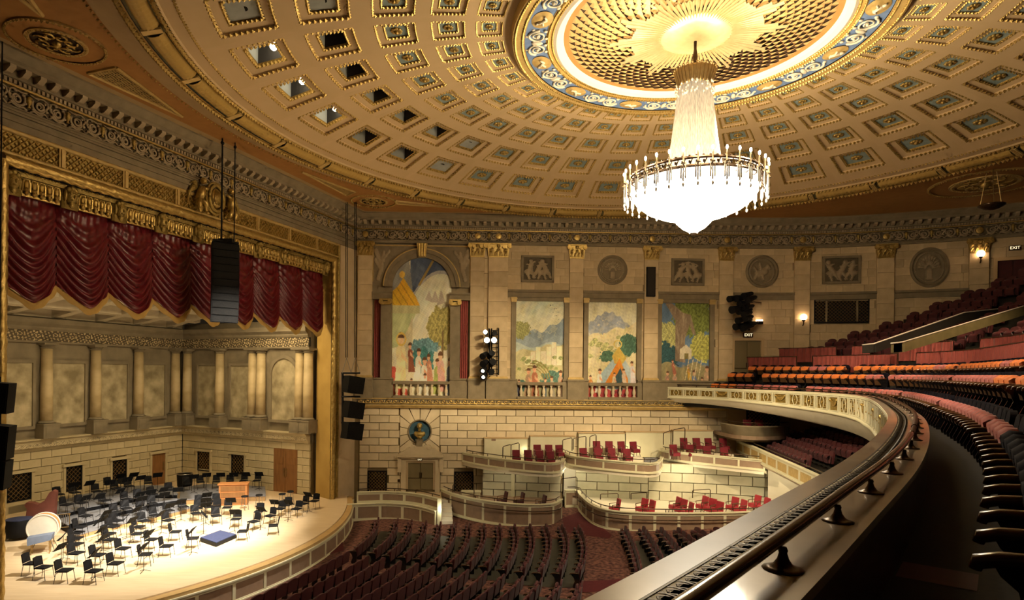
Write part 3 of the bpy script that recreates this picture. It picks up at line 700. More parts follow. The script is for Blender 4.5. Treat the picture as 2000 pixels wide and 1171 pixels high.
mural('mural', SW, ma, mb, -1.62, ztop, -.1, c, None, True, label='arched mural with a yellow domed canopy, robed figures and a pale tree', cat='mural', group='wall murals')
x, z, c = canvas(95, 190)
c[:] = (.56, .54, .40); soft(c, np.clip((z - .7) * 3, 0, 1) * (.5 + .5 * nz_(x, z, 6, 16, 5)), (.42, .50, .46)); soft(c, np.clip(.5 * nz_(x, z, 5, 18, 6), 0, 1) * (z > .7), (.74, .68, .52))
ridge = .66 + .12 * x + .02 * np.sin(x * 20) + .03 * np.sin(x * 7 + 1); put(c, z < ridge, (.25, .30, .33)); put(c, (z < ridge) & (nz_(x, z, 16, 26, 8) > .25), (.36, .39, .36)); put(c, z < .62 + .03 * np.sin(x * 9), (.30, .35, .37)); put(c, (z < .55 + .03 * np.sin(x * 8 + 2)), (.42, .47, .42)); put(c, z < .47 + .02 * np.sin(x * 12) + .10 * x, (.50, .46, .28)); soft(c, (z < .47 + .10 * x) * np.clip(.6 * nz_(x, z, 18, 26, 9), 0, .7), (.48, .46, .24))
for k in range(7): px_ = .2 + .11 * k; hh = .43 + .03 * (k % 3) + .018 * k; put(c, poly(x, z, [(px_, .34), (px_ + .10, .34), (px_ + .10, hh), (px_, hh)]), (.74 - .08 * (k % 2), .65 - .05 * (k % 2), .45))
for k in range(16): tree(c, x, z, .08 + .9 * ((k * .37) % 1), .30 + .13 * ((k * .61) % 1), .05, .018, (.30, .32, .15), 140 + k, .1)
tree(c, x, z, .10, .70, .20, .09, (.26, .26, .12), 41, .1); put(c, abs(x - .1 - .04 * np.sin(z * 30)) < .008 + 0 * x, (.28, .22, .13)) if False else None
tree(c, x, z, .80, .20, .26, .08, (.12, .21, .17), 51); tree(c, x, z, .1, .12, .2, .06, (.10, .18, .15), 61)
for k in range(4):
    m = (abs(np.hypot(x - .34, (z - .18) * 1.9) - .24 - .05 * k) < .009) & (x > .2 + .05 * k) & (z > .2); put(c, m, (.30, .24, .08))
for k, (cx, z0, h, rb) in enumerate(((.25, .02, .30, (.50, .36, .24)), (.42, .02, .33, (.48, .22, .13)), (.60, 0, .22, (.20, .24, .27)), (.78, .0, .24, (.46, .42, .33)), (.92, .02, .28, (.52, .40, .30)), (.1, .0, .2, (.14, .14, .22)))): figure(c, x, z, cx, z0, h, rb, lean=.02 * (-1) ** k)
for k in range(9): put(c, ell(x, z, .72 + .03 * (k % 5) + .01 * k, .96 - .018 * k + .02 * (k % 2), .012, .004) < 1, (.14, .15, .14))
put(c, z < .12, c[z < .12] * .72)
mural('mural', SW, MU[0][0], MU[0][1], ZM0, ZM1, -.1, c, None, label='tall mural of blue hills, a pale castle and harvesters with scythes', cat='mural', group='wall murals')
x, z, c = canvas(95, 190)
c[:] = (.60, .58, .44); mt = .90 - .55 * abs(x - .42) ** 1.6 + .012 * np.sin(x * 40); put(c, z < mt, (.33, .36, .40)); put(c, (z < mt) & (nz_(x, z, 14, 30, 15) > .1), (.40, .41, .40)); put(c, (z < mt) & (nz_(x, z, 22, 40, 17) > .65), (.52, .50, .42)); put(c, z < .64 + .14 * x + .02 * np.sin(x * 14), (.62, .56, .38)); soft(c, (z < .64 + .14 * x) * np.clip(nz_(x, z, 20, 28, 19), 0, .7), (.50, .48, .26))
for k in range(5): put(c, poly(x, z, [(.1 + .07 * k, .62), (.155 + .07 * k, .62), (.155 + .07 * k, .66 + .02 * (k % 2)), (.1 + .07 * k, .66 + .02 * (k % 2))]), (.66, .58, .38))
[tree(c, x, z, .05 + .9 * ((k * .37) % 1), .44 + .20 * ((k * .61) % 1), .06, .02, (.36, .36, .18), 160 + k, .1) for k in range(20)]
tree(c, x, z, .84, .56, .2, .11, (.09, .17, .12), 71); tree(c, x, z, .42, .44, .18, .06, (.10, .18, .12), 81); put(c, (ell(x, z, .62, .565, .09, .045) < 1) & (ell(x, z, .62, .565, .065, .032) > 1), (.56, .46, .16))
put(c, poly(x, z, [(.28, .26), (.60, .46), (.70, .46), (1., .22), (1., .10), (.25, .10)]), (.40, .48, .50)); put(c, poly(x, z, [(.5, .44), (.64, .54), (.80, .42), (.72, .36), (.56, .36)]), (.56, .42, .12)); put(c, poly(x, z, [(.34, .14), (.66, .42), (.84, .2), (.84, .12)]), (.60, .27, .05)); put(c, poly(x, z, [(.48, .14), (.68, .32), (.80, .14)]), (.07, .12, .13))
put(c, z < .12 + .03 * np.sin(x * 9), (.50, .10, .10)); put(c, (z < .11) & (nz_(x, z, 20, 30, 22) > .3), (.30, .06, .08))
for k, (cx, z0, h, rb) in enumerate(((.22, .06, .26, (.74, .70, .60)), (.10, .05, .2, (.56, .28, .08)), (.52, .08, .2, (.66, .58, .42)), (.78, .10, .22, (.62, .50, .38)), (.68, .04, .14, (.08, .09, .11)), (.95, .16, .24, (.66, .60, .60)))): figure(c, x, z, cx, z0, h, rb, lean=.03 * (-1) ** k)
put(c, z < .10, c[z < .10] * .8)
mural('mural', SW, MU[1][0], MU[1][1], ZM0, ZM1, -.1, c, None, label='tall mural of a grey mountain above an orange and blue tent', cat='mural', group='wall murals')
x, z, c = canvas(95, 190)
c[:] = (.16, .24, .34); tree(c, x, z, .68, .86, .45, .20, (.17, .20, .06), 91, .0); tree(c, x, z, .15, .66, .26, .14, (.36, .36, .17), 95, .0); tree(c, x, z, .86, .54, .26, .15, (.36, .36, .12), 97, .0); tree(c, x, z, .13, .42, .25, .17, (.05, .12, .13), 99, .3)
put(c, poly(x, z, [(.30, .40), (.52, .38), (.50, .62), (.60, .78), (.66, .68), (.74, .66), (.62, .88), (.46, .90), (.22, 1.), (.08, 1.), (.30, .82)]), (.27, .21, .15)); put(c, poly(x, z, [(.30, .40), (.52, .38), (.50, .62), (.60, .78), (.66, .68), (.74, .66), (.62, .88), (.46, .90), (.22, 1.), (.08, 1.), (.30, .82)]) & (nz_(x, z, 30, 12, 25) > .2), (.34, .28, .20))
put(c, z < .36 + .03 * np.sin(x * 11), (.32, .29, .17)); soft(c, (z < .36) * np.clip(nz_(x, z, 26, 30, 27), 0, .8), (.44, .36, .20)); put(c, poly(x, z, [(.40, .42), (.64, .42), (.64, .52), (.53, .57), (.40, .52)]), (.60, .55, .42)); put(c, poly(x, z, [(.50, .42), (.58, .42), (.58, .48), (.50, .48)]), (.28, .24, .10))
for k, (cx, z0, h, rb) in enumerate(((.10, .08, .22, (.46, .30, .24)), (.34, .05, .26, (.56, .42, .32)), (.66, .02, .30, (.22, .27, .40)), (.62, .20, .16, (.56, .40, .08)), (.92, .08, .28, (.52, .38, .26)), (.30, .26, .16, (.46, .2, .14)), (.82, .04, .2, (.58, .50, .32)))): figure(c, x, z, cx, z0, h, rb, lean=.04 * (-1) ** k)
for k in range(4): put(c, (abs((x - .55 - .09 * k) - .35 * (z - .3)) < .008) & (z > .2) & (z < .42), (.62, .56, .38))
mural('mural', SW, MU[2][0], MU[2][1], ZM0, ZM1, -.1, c, None, label='tall mural of a great brown tree, leafy crowns and dancers', cat='mural', group='wall murals')
# ------------------------------------------------------------------ lower wall: bust niche, door, grilles, stone courses
nu, nzc = SW.on(820, 842); nr = .74
dl, dr = U(797, 930), U(846, 930); zdt = Z(820, 903); zdb = -7.25
g1 = (U(718, 940), U(755, 940), Z(736, 961), Z(736, 919)); g2 = (U(887, 940), U(924, 940), Z(906, 966), Z(906, 921))
zpt = Z(820, 862)
holes = [(nu - 1.22, nu + 1.22, nzc - 1.25, nzc + 1.45), (dl - .42, dr + .42, -9, zpt - .2), g1, g2]
c_h = (2.28 + 7.4) * -1
blocks(SW, .35, U(1428, 840), -7.78, -2.28, .458, 1.19, holes, 'rustic', wl, w=-.12, gap=.03, c=.02)
# keystone-like wedge stones around the round niche
wd = []
NV = 14
for k in range(NV):
    a0_, a1_ = 2 * math.pi * (k + .5) / NV + .02, 2 * math.pi * (k + 1.5) / NV - .02
    P = []
    for a in (a0_, a1_): P.append((nu + nr * math.cos(a), nzc + nr * math.sin(a)))
    for a in (a1_, a0_):
        s = min(1.20 / max(abs(math.cos(a)), 1e-6), (1.43 if math.sin(a) > 0 else 1.23) / max(abs(math.sin(a)), 1e-6)); P.append((nu + s * math.cos(a), nzc + s * math.sin(a)))
    am = (a0_ + a1_) / 2
    if abs(math.cos(am)) * 1.0 > .1 and abs(P[2][0] - P[3][0]) > .02 and abs(P[2][1] - P[3][1]) > .02:
        P.insert(3, (nu + math.copysign(1.20, math.cos(am)), nzc + (1.43 if math.sin(am) > 0 else -1.23)))
    t = MB(SW.T); n = len(P); t.add([(a, -.12, b) for a, b in P] + [(a, 0., b) for a, b in P], [tuple(range(n)), tuple(range(2 * n - 1, n - 1, -1))] + [(i, (i + 1) % n, n + (i + 1) % n, n + i) for i in range(n)]); t.build('wedge_stone', 'rustic', wl)
nic = empty('bust_niche', parent=wl)
t = MB(SW.T); N = 32
rp = [(nr * 1.0, .0), (nr * 1.0, .06), (nr * .93, .08), (nr * .88, .02)]
t.add([(nu + r * math.cos(2 * math.pi * k / N), w_, nzc + r * math.sin(2 * math.pi * k / N)) for k in range(N) for r, w_ in rp], [(k * 4 + j, k * 4 + j + 1, ((k + 1) % N) * 4 + j + 1, ((k + 1) % N) * 4 + j) for k in range(N) for j in range(3)]); t.build('ring', 'grey_stone', nic, True)
t = MB(SW.T); bowl = [(nr * .9 * math.sin(q), -.115 + .02 * (1 - math.cos(q))) for q in np.linspace(.02, math.pi / 2, 6)]
t.add([(nu + r * math.cos(2 * math.pi * k / N), w_, nzc + r * math.sin(2 * math.pi * k / N)) for k in range(N) for r, w_ in bowl], [(k * 6 + j, k * 6 + j + 1, ((k + 1) % N) * 6 + j + 1, ((k + 1) % N) * 6 + j) for k in range(N) for j in range(5)]); t.build('niche_bowl', 'niche_blue', nic, True)
n_ = SW.nrm(nu); rzn = math.atan2(-n_.x, n_.y)
bust = empty('portrait_bust', SW.T(nu, .16, nzc - .88), rzn, 'gilded portrait bust in the round blue niche', 'statue')
b = MB(); b.box(-.18, .18, -.12, .16, 0, .36); b.box(-.24, .24, -.14, .2, .36, .42); b.build('plinth', 'grey_stone', bust)
b = MB(); b.ball((0, .04, .72), .30, n=12, m=8, sc=(1.15, .55, .62)); b.ball((-.22, .02, .76), .14, n=8, m=6, sc=(1, .8, 1)); b.ball((.22, .02, .76), .14, n=8, m=6, sc=(1, .8, 1)); b.lathe((0, .05, .42), [(.10, 0), (.14, .06), (.22, .2)], 10)
b.cyl((0, .05, .88), (0, .08, 1.08), .09, .085, 10); b.build('shoulders', 'gold_dark', bust, True)
b = MB(); b.ball((0, .08, 1.20), .15, n=12, m=9, sc=(.85, 1., 1.15)); b.ball((0, .22, 1.19), .03, n=6, m=4, sc=(.8, 1., 1.3)); b.ball((0, .03, 1.26), .165, n=12, m=8, sc=(.98, 1., 1.)); b.ball((-.13, .08, 1.18), .04, n=6, m=4); b.ball((.13, .08, 1.18), .04, n=6, m=4); b.build('head', 'gold_dark', bust, True)
dd = double_door('door_3', SW, dl, dr, zdb, zdt, 'olive double door under a carved stone pediment beside the stage', frame='pilaster_stone', fw=.12)
t = MB(SW.T); t.box(dl - .42, dl - .12, -.1, .16, zdb - .5, zdt + .12); t.box(dr + .12, dr + .42, -.1, .16, zdb - .5, zdt + .12); t.box(dl - .42, dr + .42, -.1, .16, zdt + .12, zdt + .38); t.build('architrave', 'rustic', dd)
t = MB(SW.T); um = (dl + dr) / 2; hw = (dr - dl) / 2 + .62
t.box(um - hw, um + hw, -.1, .42, zdt + .38, zdt + .5); t.box(um - hw + .08, um + hw - .08, -.1, .34, zdt + .30, zdt + .38)
prof = [(-hw, 0), (hw, 0), (hw * .93, .12), (hw * .72, .25), (hw * .6, .42), (hw * .42, .46), (hw * .30, .62), (hw * .18, .56), (hw * .1, .62), (-hw * .1, .62), (-hw * .18, .56), (-hw * .30, .62), (-hw * .42, .46), (-hw * .6, .42), (-hw * .72, .25), (-hw * .93, .12)]
n = len(prof); t.add([(um + a, -.1, zdt + .5 + b) for a, b in prof] + [(um + a, .3, zdt + .5 + b) for a, b in prof], [tuple(range(n)), tuple(range(n, 2 * n))] + [(i, (i + 1) % n, n + (i + 1) % n, n + i) for i in range(n)])
for s in (-1, 1):
    t.cyl(SW.T(0, 0, 0) and (um + s * hw * .36, .02, zdt + .98), (um + s * hw * .36, .36, zdt + .98), .13, n=10); t.box(um + s * (hw - .12) - .12, um + s * (hw - .12) + .12, -.1, .26, zdt - .55, zdt + .3)
t.build('pediment', 'rustic', dd)
p, rz = at_wall(820, 897, .18); exit_sign(p, rz, .085, 'small lit EXIT sign over the pedimented stone doorway')
grille_window(SW, *g1, -.02, 'black lattice grille between the proscenium and the pedimented door')
grille_window(SW, *g2, -.02, 'black lattice grille behind the stair rail beside the pedimented door')
t = MB(SW.T); u, z = SW.on(779, 938); t.box(u - .07, u + .07, 0, .04, z - .08, z + .08); t.build('wall_plate', 'bronze', label='small dark wall plate beside the pedimented door', cat='wall plate')
# ------------------------------------------------------------------ entablature round the hall
scm = MB()
for s in (-1, 1):
    for (cx_, cz_, r0, dr, a0_) in ((s * .33, .0, .24, 1, 2.6), (s * .33, .0, .13, -1, .4)):
        scm.pipe([(cx_ + s * r0 * (1 - i / 26) * math.cos(a0_ + dr * i * .42), .03, cz_ + r0 * (1 - i / 26) * math.sin(a0_ + dr * i * .42)) for i in range(20)], [.045 * (1 - i / 30) for i in range(20)], 5)
    for k in range(6):
        a = k * 1.05 + .3; scm.ball((s * .33 + .24 * math.cos(a), .03, .24 * math.sin(a)), .06, n=5, m=3, sc=(1.2, .7, .8))
    scm.pipe([(s * .04, .03, -.27), (s * .16, .05, -.22), (s * .3, .05, -.27), (s * .5, .04, -.18), (s * .61, .03, -.26)], .03, 5); scm.pipe([(s * .04, .03, .27), (s * .2, .05, .22), (s * .45, .05, .27), (s * .61, .03, .2)], .025, 5)
    scm.pipe([(s * .52, .03, -.05), (s * .60, .05, .08), (s * .56, .04, .2)], .04, 5)
SCM = scm.mesh('frieze_scroll', 'relief', True)
def entablature(path, u0, u1, tag_):
    st = 1.; us = path.us(u0, u1, st)
    r = empty('cornice_' + tag_, label='carved stone cornice over the %s wall' % tag_, cat='cornice', kind='structure')
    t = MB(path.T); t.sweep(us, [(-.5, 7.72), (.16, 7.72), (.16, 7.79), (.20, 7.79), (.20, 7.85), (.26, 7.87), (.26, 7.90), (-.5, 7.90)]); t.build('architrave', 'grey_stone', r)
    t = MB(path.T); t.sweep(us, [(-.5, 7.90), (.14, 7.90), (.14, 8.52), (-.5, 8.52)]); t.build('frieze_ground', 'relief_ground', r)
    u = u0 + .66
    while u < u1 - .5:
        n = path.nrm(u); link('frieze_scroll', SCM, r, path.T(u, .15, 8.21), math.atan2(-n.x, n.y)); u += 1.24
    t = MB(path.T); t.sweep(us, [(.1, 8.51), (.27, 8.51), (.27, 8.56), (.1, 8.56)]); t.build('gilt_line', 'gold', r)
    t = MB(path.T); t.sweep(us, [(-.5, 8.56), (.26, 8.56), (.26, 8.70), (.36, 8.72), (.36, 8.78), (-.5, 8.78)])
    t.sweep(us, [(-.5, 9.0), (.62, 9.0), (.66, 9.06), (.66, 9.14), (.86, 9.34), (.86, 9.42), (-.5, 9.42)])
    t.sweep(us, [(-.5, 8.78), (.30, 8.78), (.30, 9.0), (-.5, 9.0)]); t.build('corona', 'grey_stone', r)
    t = MB(); k = 0
    while u0 + k * .14 < u1:
        u = u0 + k * .14; n = path.nrm(u); p = path.T(u, .26, 8.58); x_, y_ = n.y, -n.x
        q = [(p[0] + x_ * a + n.x * b, p[1] + y_ * a + n.y * b, p[2] + c_) for a in (-.04, .04) for b in (0, .07) for c_ in (0, .11)]
        t.add(q, [(0, 1, 3, 2), (4, 5, 7, 6), (2, 3, 7, 6), (0, 2, 6, 4), (1, 3, 7, 5), (0, 1, 5, 4)]); k += 1
    t.build('dentil_row', 'relief', r, kind='stuff')
    bk = MB(); bk.add([(-.09, 0, 0), (.09, 0, 0), (-.09, 0, .22), (.09, 0, .22), (-.09, .34, .22), (.09, .34, .22), (-.09, .34, .13), (.09, .34, .13), (-.09, .16, .02), (.09, .16, .02)], [(0, 2, 4, 6, 8), (1, 3, 5, 7, 9), (6, 7, 9, 8), (8, 9, 1, 0), (4, 5, 7, 6)]); bmh = bk.mesh('bracket', 'relief')
    k = 0; u = u0 + .2
    while u < u1:
        n = path.nrm(u); link('bracket', bmh, r, path.T(u, .3, 8.78), math.atan2(-n.x, n.y)); u += .45
    return r
ent_s = entablature(SW, 0., WEND - 1, 'side'); ent_p = entablature(PW, 0., 23., 'proscenium')
rm = MB(); rm.lathe((0, 0, 0), [(.001, 0.07), (.07, .07), (.12, .05), (.17, .06), (.20, .0)], 16); rmesh = rm.mesh('roundel', 'gold', True)
um_ = MB(); um_.lathe((0, 0, 0), [(.04, -.18), (.06, -.16), (.03, -.10), (.09, .0), (.10, .06), (.07, .10), (.11, .14), (.03, .2)], 8); urn = um_.mesh('urn', 'gold_dark', True)
def on_frieze(path, u, me, name, r, z=8.21):
    n = path.nrm(u); o = link(name, me, r, path.T(u, .2, z), math.atan2(-n.x, n.y))
    if name == 'roundel': o.rotation_euler[0] = -math.pi / 2
    return o
for (a, b) in PU + [(U(2050), U(2090))]: on_frieze(SW, (a + b) / 2, rmesh, 'roundel', ent_s)
for i in range(44):
    u = .66 + i * 1.24
    if u < WEND - 2 and min(abs(u - (a + b) / 2) for a, b in PU) > .4: on_frieze(SW, u, urn, 'urn', ent_s)
for i in range(17): on_frieze(PW, .66 + i * 1.24, urn, 'urn', ent_p)
# ------------------------------------------------------------------ ceiling
CXY = Vector(DC)
def pol(r, th, z): return (DC[0] + r * math.sin(th), DC[1] + r * math.cos(th), z)      # th clockwise from +Y
def zdome(r):
    q = (r / H - .65) / 1.014; return H * (1.20 - .157 * q * abs(q))
def domept(px, py, rec):
    a, b = ray(px, py); zz = 10.5
    for _ in range(80): Y = zz / b; r = math.hypot(a * Y - DC[0], Y - DC[1]); zz = .5 * zz + .5 * (zdome(r) + rec)
    return r, math.degrees(math.atan2(a * Y - DC[0], Y - DC[1]))
ceil = empty('ceiling', label='gilded coffered dome ceiling over the auditorium', cat='ceiling', kind='structure')
ZF = 9.4
def to_wall(th):                       # distance from the dome centre to the walls
    dx, dy = math.sin(th), math.cos(th); best = 34.
    den = dx * AX + dy * AY
    if den < -1e-3:
        r = ((CX - DC[0]) * AX + (CY - DC[1]) * AY) / den
        if r > 0: best = min(best, r + .3)
    for i in range(len(SW.p) - 1):
        p, q = SW.p[i], SW.p[i + 1]; e = q - p; det = dx * (-e.y) - dy * (-e.x)
        if abs(det) < 1e-9: continue
        rx, ry = p.x - DC[0], p.y - DC[1]; r = (rx * (-e.y) - ry * (-e.x)) / det; s = (dx * ry - dy * rx) / det
        if r > 0 and -.02 <= s <= 1.02: best = min(best, r + .3)
    return best
NA = 180
t1 = MB(); t2 = MB(); t3 = MB()
for k in range(NA):
    a, b = 2 * math.pi * k / NA, 2 * math.pi * (k + 1) / NA
    ra, rb = max(17.5, to_wall(a)), max(17.5, to_wall(b))
    t1.add([pol(16.7, a, 9.24), pol(17.3, a, ZF - .05), pol(17.5, a, ZF), pol(16.7, b, 9.24), pol(17.3, b, ZF - .05), pol(17.5, b, ZF)], [(0, 1, 4, 3), (1, 2, 5, 4)])
    ia, ib = max(17.5, ra - 1.5), max(17.5, rb - 1.5)
    t2.add([pol(17.5, a, ZF), pol(ia, a, ZF), pol(17.5, b, ZF), pol(ib, b, ZF)], [(0, 1, 3, 2)])
    t3.add([pol(ia, a, ZF), pol(ra, a, ZF), pol(ib, b, ZF), pol(rb, b, ZF)], [(0, 1, 3, 2)])
t1.build('rim_slope', 'tan_ceiling', ceil); t2.build('spandrel_field', 'orange_ground', ceil); t3.build('border_field', 'tan_ceiling', ceil)
def beads(bd, r, z, rad, step, sq=(1, 1, 1), th0=0, th1=2 * math.pi):
    n = int(r * (th1 - th0) / step)
    for k in range(n):
        th = th0 + (th1 - th0) * k / n; bd.bead(pol(r, th, z), rad, 0, sq)
def ring(r0, z0, r1, z1, n=144, mi=0, b=None):
    b = b or MB()
    for k in range(n):
        a, c_ = 2 * math.pi * k / n, 2 * math.pi * (k + 1) / n
        b.add([pol(r0, a, z0), pol(r1, a, z1), pol(r0, c_, z0), pol(r1, c_, z1)], [(0, 1, 3, 2)], mi)
    return b
b = MB(); beads(b, 17.55, ZF - .02, .045, .22); beads(b, 16.66, 9.20, .10, .17); beads(b, 15.86, 9.42, .10, .17); beads(b, 15.38, 9.56, .06, .14); b.build('bead_row', 'gold', ceil, kind='stuff')
b = ring(15.3, zdome(15.3), 15.45, 9.54); ring(15.45, 9.54, 15.75, 9.50, b=b); ring(15.75, 9.50, 15.80, 9.44, b=b); b.build('dome_rim', 'cream', ceil)
b = ring(15.80, 9.46, 15.92, 9.46); ring(16.56, 9.26, 16.75, 9.24, b=b); b.build('gilt_fillet', 'gold_paint', ceil)
b = ring(15.92, 9.48, 16.56, 9.30); b.build('garland_bed', 'olive', ceil)
# garland swags of gilded leaves, one piece for every ten degrees
g = MB(); nu, nv = 40, 10
vs = []; fs = []
for j in range(nv + 1):
    for i in range(nu + 1):
        th = math.radians(-4.3 + 8.6 * i / nu); q = j / nv; r = 16.0 + .46 * q
        bulge = .10 * math.sin(math.pi * q) ** .7; leaf = .05 * abs(math.sin(i * 1.05 + (j % 2) * .5)) * abs(math.sin(j * 1.3))
        vs.append((r * math.sin(th), r * math.cos(th), 9.44 - .16 * q - bulge - leaf))
for j in range(nv):
    for i in range(nu): a = j * (nu + 1) + i; fs.append((a, a + 1, a + nu + 2, a + nu + 1))
g.add(vs, fs); gm = g.mesh('garland', 'gold_paint', True)
gb = MB()
for k in range(3):
    th = math.radians(4.6 + .25 * k); gb.cyl((15.98 * math.sin(th), 15.98 * math.cos(th), 9.36), (16.5 * math.sin(th), 16.5 * math.cos(th), 9.22), .05, n=6)
gbm = gb.mesh('garland_band', 'gold_matt')
for k in range(36):
    o = link('garland', gm, ceil, (DC[0], DC[1], 0), -math.radians(10 * k + 5)); link('garland_band', gbm, o)
# coffers
HOLE = [(6.22, 7.10), (7.43, 8.54), (8.99, 10.31), (10.91, 12.45), (13.03, 14.72)]
CELL = [5.95, 7.27, 8.77, 10.6, 12.73, 15.3]
def P2(r, phi, dz): return (r * math.sin(phi), r * math.cos(phi), zdome(r) + dz)
def loop(r0, r1, ph, dz, n=4):
    out = []
    for s in range(4):
        for i in range(n):
            f = i / n
            if s == 0: out.append(P2(r0, -ph + 2 * ph * f, dz))
            elif s == 1: out.append(P2(r0 + (r1 - r0) * f, ph, dz))
            elif s == 2: out.append(P2(r1, ph - 2 * ph * f, dz))
            else: out.append(P2(r1 - (r1 - r0) * f, -ph, dz))
    return out
def ringbeads(b, r0, r1, ph, dz, rad, step, mi):
    for (ra, pa, rb_, pb) in ((r0, -ph, r0, ph), (r1, -ph, r1, ph), (r0, -ph, r1, -ph), (r0, ph, r1, ph)):
        L = math.hypot(rb_ - ra, (pb - pa) * (ra + rb_) / 2); n = max(3, int(L / step))
        for i in range(n): f = (i + .5) / n; b.bead(P2(ra + (rb_ - ra) * f, pa + (pb - pa) * f, dz), rad, mi)
CM = []
for k in range(5):
    h0, h1 = HOLE[k]; wd = h1 - h0; ph = math.radians(3.85); sc_ = wd / 1.69
    b = MB(); dp = .085 * sc_ + .02
    i1 = .05 * wd; p1 = ph * .05 * 2
    Ls = [loop(CELL[k], CELL[k + 1], math.radians(5), 0), loop(h0, h1, ph, 0), loop(h0 + i1, h1 - i1, ph - p1, dp), loop(h0 + .19 * wd, h1 - .19 * wd, ph * .64, dp + .01), loop(h0 + .245 * wd, h1 - .245 * wd, ph * .53, dp * 2)]
    for q, mi in ((0, 0), (1, 0), (2, 0), (3, 1)):
        n = len(Ls[q]); b.add(Ls[q] + Ls[q + 1], [(i, (i + 1) % n, n + (i + 1) % n, n + i) for i in range(n)], mi)
    ringbeads(b, h0 + i1 * .5, h1 - i1 * .5, ph - p1 * .5, dp * .3, .075 * sc_ + .008, .15 * sc_ + .01, 1)
    ringbeads(b, h0 + .225 * wd, h1 - .225 * wd, ph * .57, dp + .02, .06 * sc_ + .01, .12 * sc_ + .01, 1)
    fm = b.mesh('coffer', ['cream', 'gold'])
    n = 16; lp = loop(h0 + .24 * wd, h1 - .24 * wd, ph * .54, dp * 2 - .02)
    pb = MB(); pb.add(lp, [tuple(range(n))]); pm = pb.mesh('coffer_panel', 'coffer_blue'); pg = pb.mesh('coffer_panel', 'coffer_grey')
    rm_ = (h0 + h1) / 2; rc = P2(rm_, 0, dp * 2 - .03); rb_ = MB(); R_ = .27 * sc_
    for i in range(8):
        a = 2 * math.pi * i / 8; rb_.ball((rc[0] + R_ * .62 * math.cos(a), rc[1] + R_ * .62 * math.sin(a), rc[2] - .02), R_ * .36, n=6, m=4, sc=(1, 1, .55))
    rb_.ball((rc[0], rc[1], rc[2] - .06), R_ * .34, n=6, m=4); rm2 = rb_.mesh('rosette', 'gold', True)
    hb = MB(); hb.lathe((rc[0], rc[1], rc[2] + .02), [(.14 * sc_, 0), (.14 * sc_, .05)], 14); hm = hb.mesh('lamp_port', 'black')
    # open lamp box above a coffer
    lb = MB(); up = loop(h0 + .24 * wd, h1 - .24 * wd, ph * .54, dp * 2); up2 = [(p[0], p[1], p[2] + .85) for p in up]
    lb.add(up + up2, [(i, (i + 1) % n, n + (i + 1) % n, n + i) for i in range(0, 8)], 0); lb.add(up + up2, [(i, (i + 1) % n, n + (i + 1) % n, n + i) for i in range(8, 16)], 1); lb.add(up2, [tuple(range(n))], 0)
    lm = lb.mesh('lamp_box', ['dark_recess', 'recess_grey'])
    CM.append((fm, pm, pg, rm2, hm, lm, rc, sc_))
kind = {}
for (px, py, kd) in [(525, 112, 'L'), (590, 175, 'L'), (650, 229, 'L'), (717, 268, 'o'), (787, 299, 'o'), (667, 84, 'o'), (700, 142, 'o'), (748, 190, 'o'), (800, 231, 'o'), (857, 259, 'o'), (480, 28, 'h'), (640, 10, 'h'), (865, 324, 'h'), (917, 280, 'h')]:
    r, th = domept(px, py, .45); ri = min(range(5), key=lambda i: abs(sum(HOLE[i]) / 2 - r)); kind[(ri, round(th / 10) % 36)] = kd
lampm = MB(); lampm.ball((0, 0, 0), .12, n=10, m=6); lampm = lampm.mesh('lamp', 'lamp_glow', True)
canm = MB(); canm.lathe((0, 0, .02), [(.13, 0), (.15, .3), (.08, .42)], 10); canm = canm.mesh('lamp_housing', 'black', True)
for ri in range(5):
    fm, pm, pg, rm2, hm, lm, rc, sc_ = CM[ri]
    for k in range(36):
        o = link('coffer', fm, ceil, (DC[0], DC[1], 0), -math.radians(10 * k)); kd = kind.get((ri, k))
        if kd is None: link('coffer_panel', pm, o); link('rosette', rm2, o)
        elif kd == 'h': link('coffer_panel', pg, o); link('lamp_port', hm, o)
        else:
            link('lamp_box', lm, o)
            if kd == 'L':
                for s in (-.16, .16): link('lamp', lampm, o, (rc[0] + s, rc[1] - .3 + s * .6, rc[2] + .30))
# inner rings: dropped fresco ring, cove, grille and sunburst
b = ring(5.95, zdome(5.95), 5.90, 10.78); ring(5.90, 10.78, 5.50, 10.80, b=b); b.build('drop_lip', 'gold_matt', ceil)
b = ring(5.50, 10.84, 4.72, 10.90); b.build('fresco_ring', 'fresco_blue', ceil)
b = MB(); beads(b, 5.82, 10.76, .055, .11); beads(b, 5.58, 10.78, .055, .11); beads(b, 4.74, 10.86, .05, .10); beads(b, 4.60, 10.90, .05, .10); b.build('bead_row', 'gold', ceil, kind='stuff')
b = ring(4.80, 10.88, 4.56, 10.92); b.build('gilt_fillet', 'gold_paint', ceil)
b = MB(); N = 96
for i, (r0, z0, r1, z1) in enumerate(((4.56, 10.92, 4.46, 10.86), (4.46, 10.86, 4.30, 10.92), (4.30, 10.92, 4.22, 11.02))): ring(r0, z0, r1, z1, b=b)
b.build('cove', 'cove_white', ceil)
b = ring(4.22, 11.02, 4.05, 11.04); b.build('cove_band', 'orange_ground', ceil)
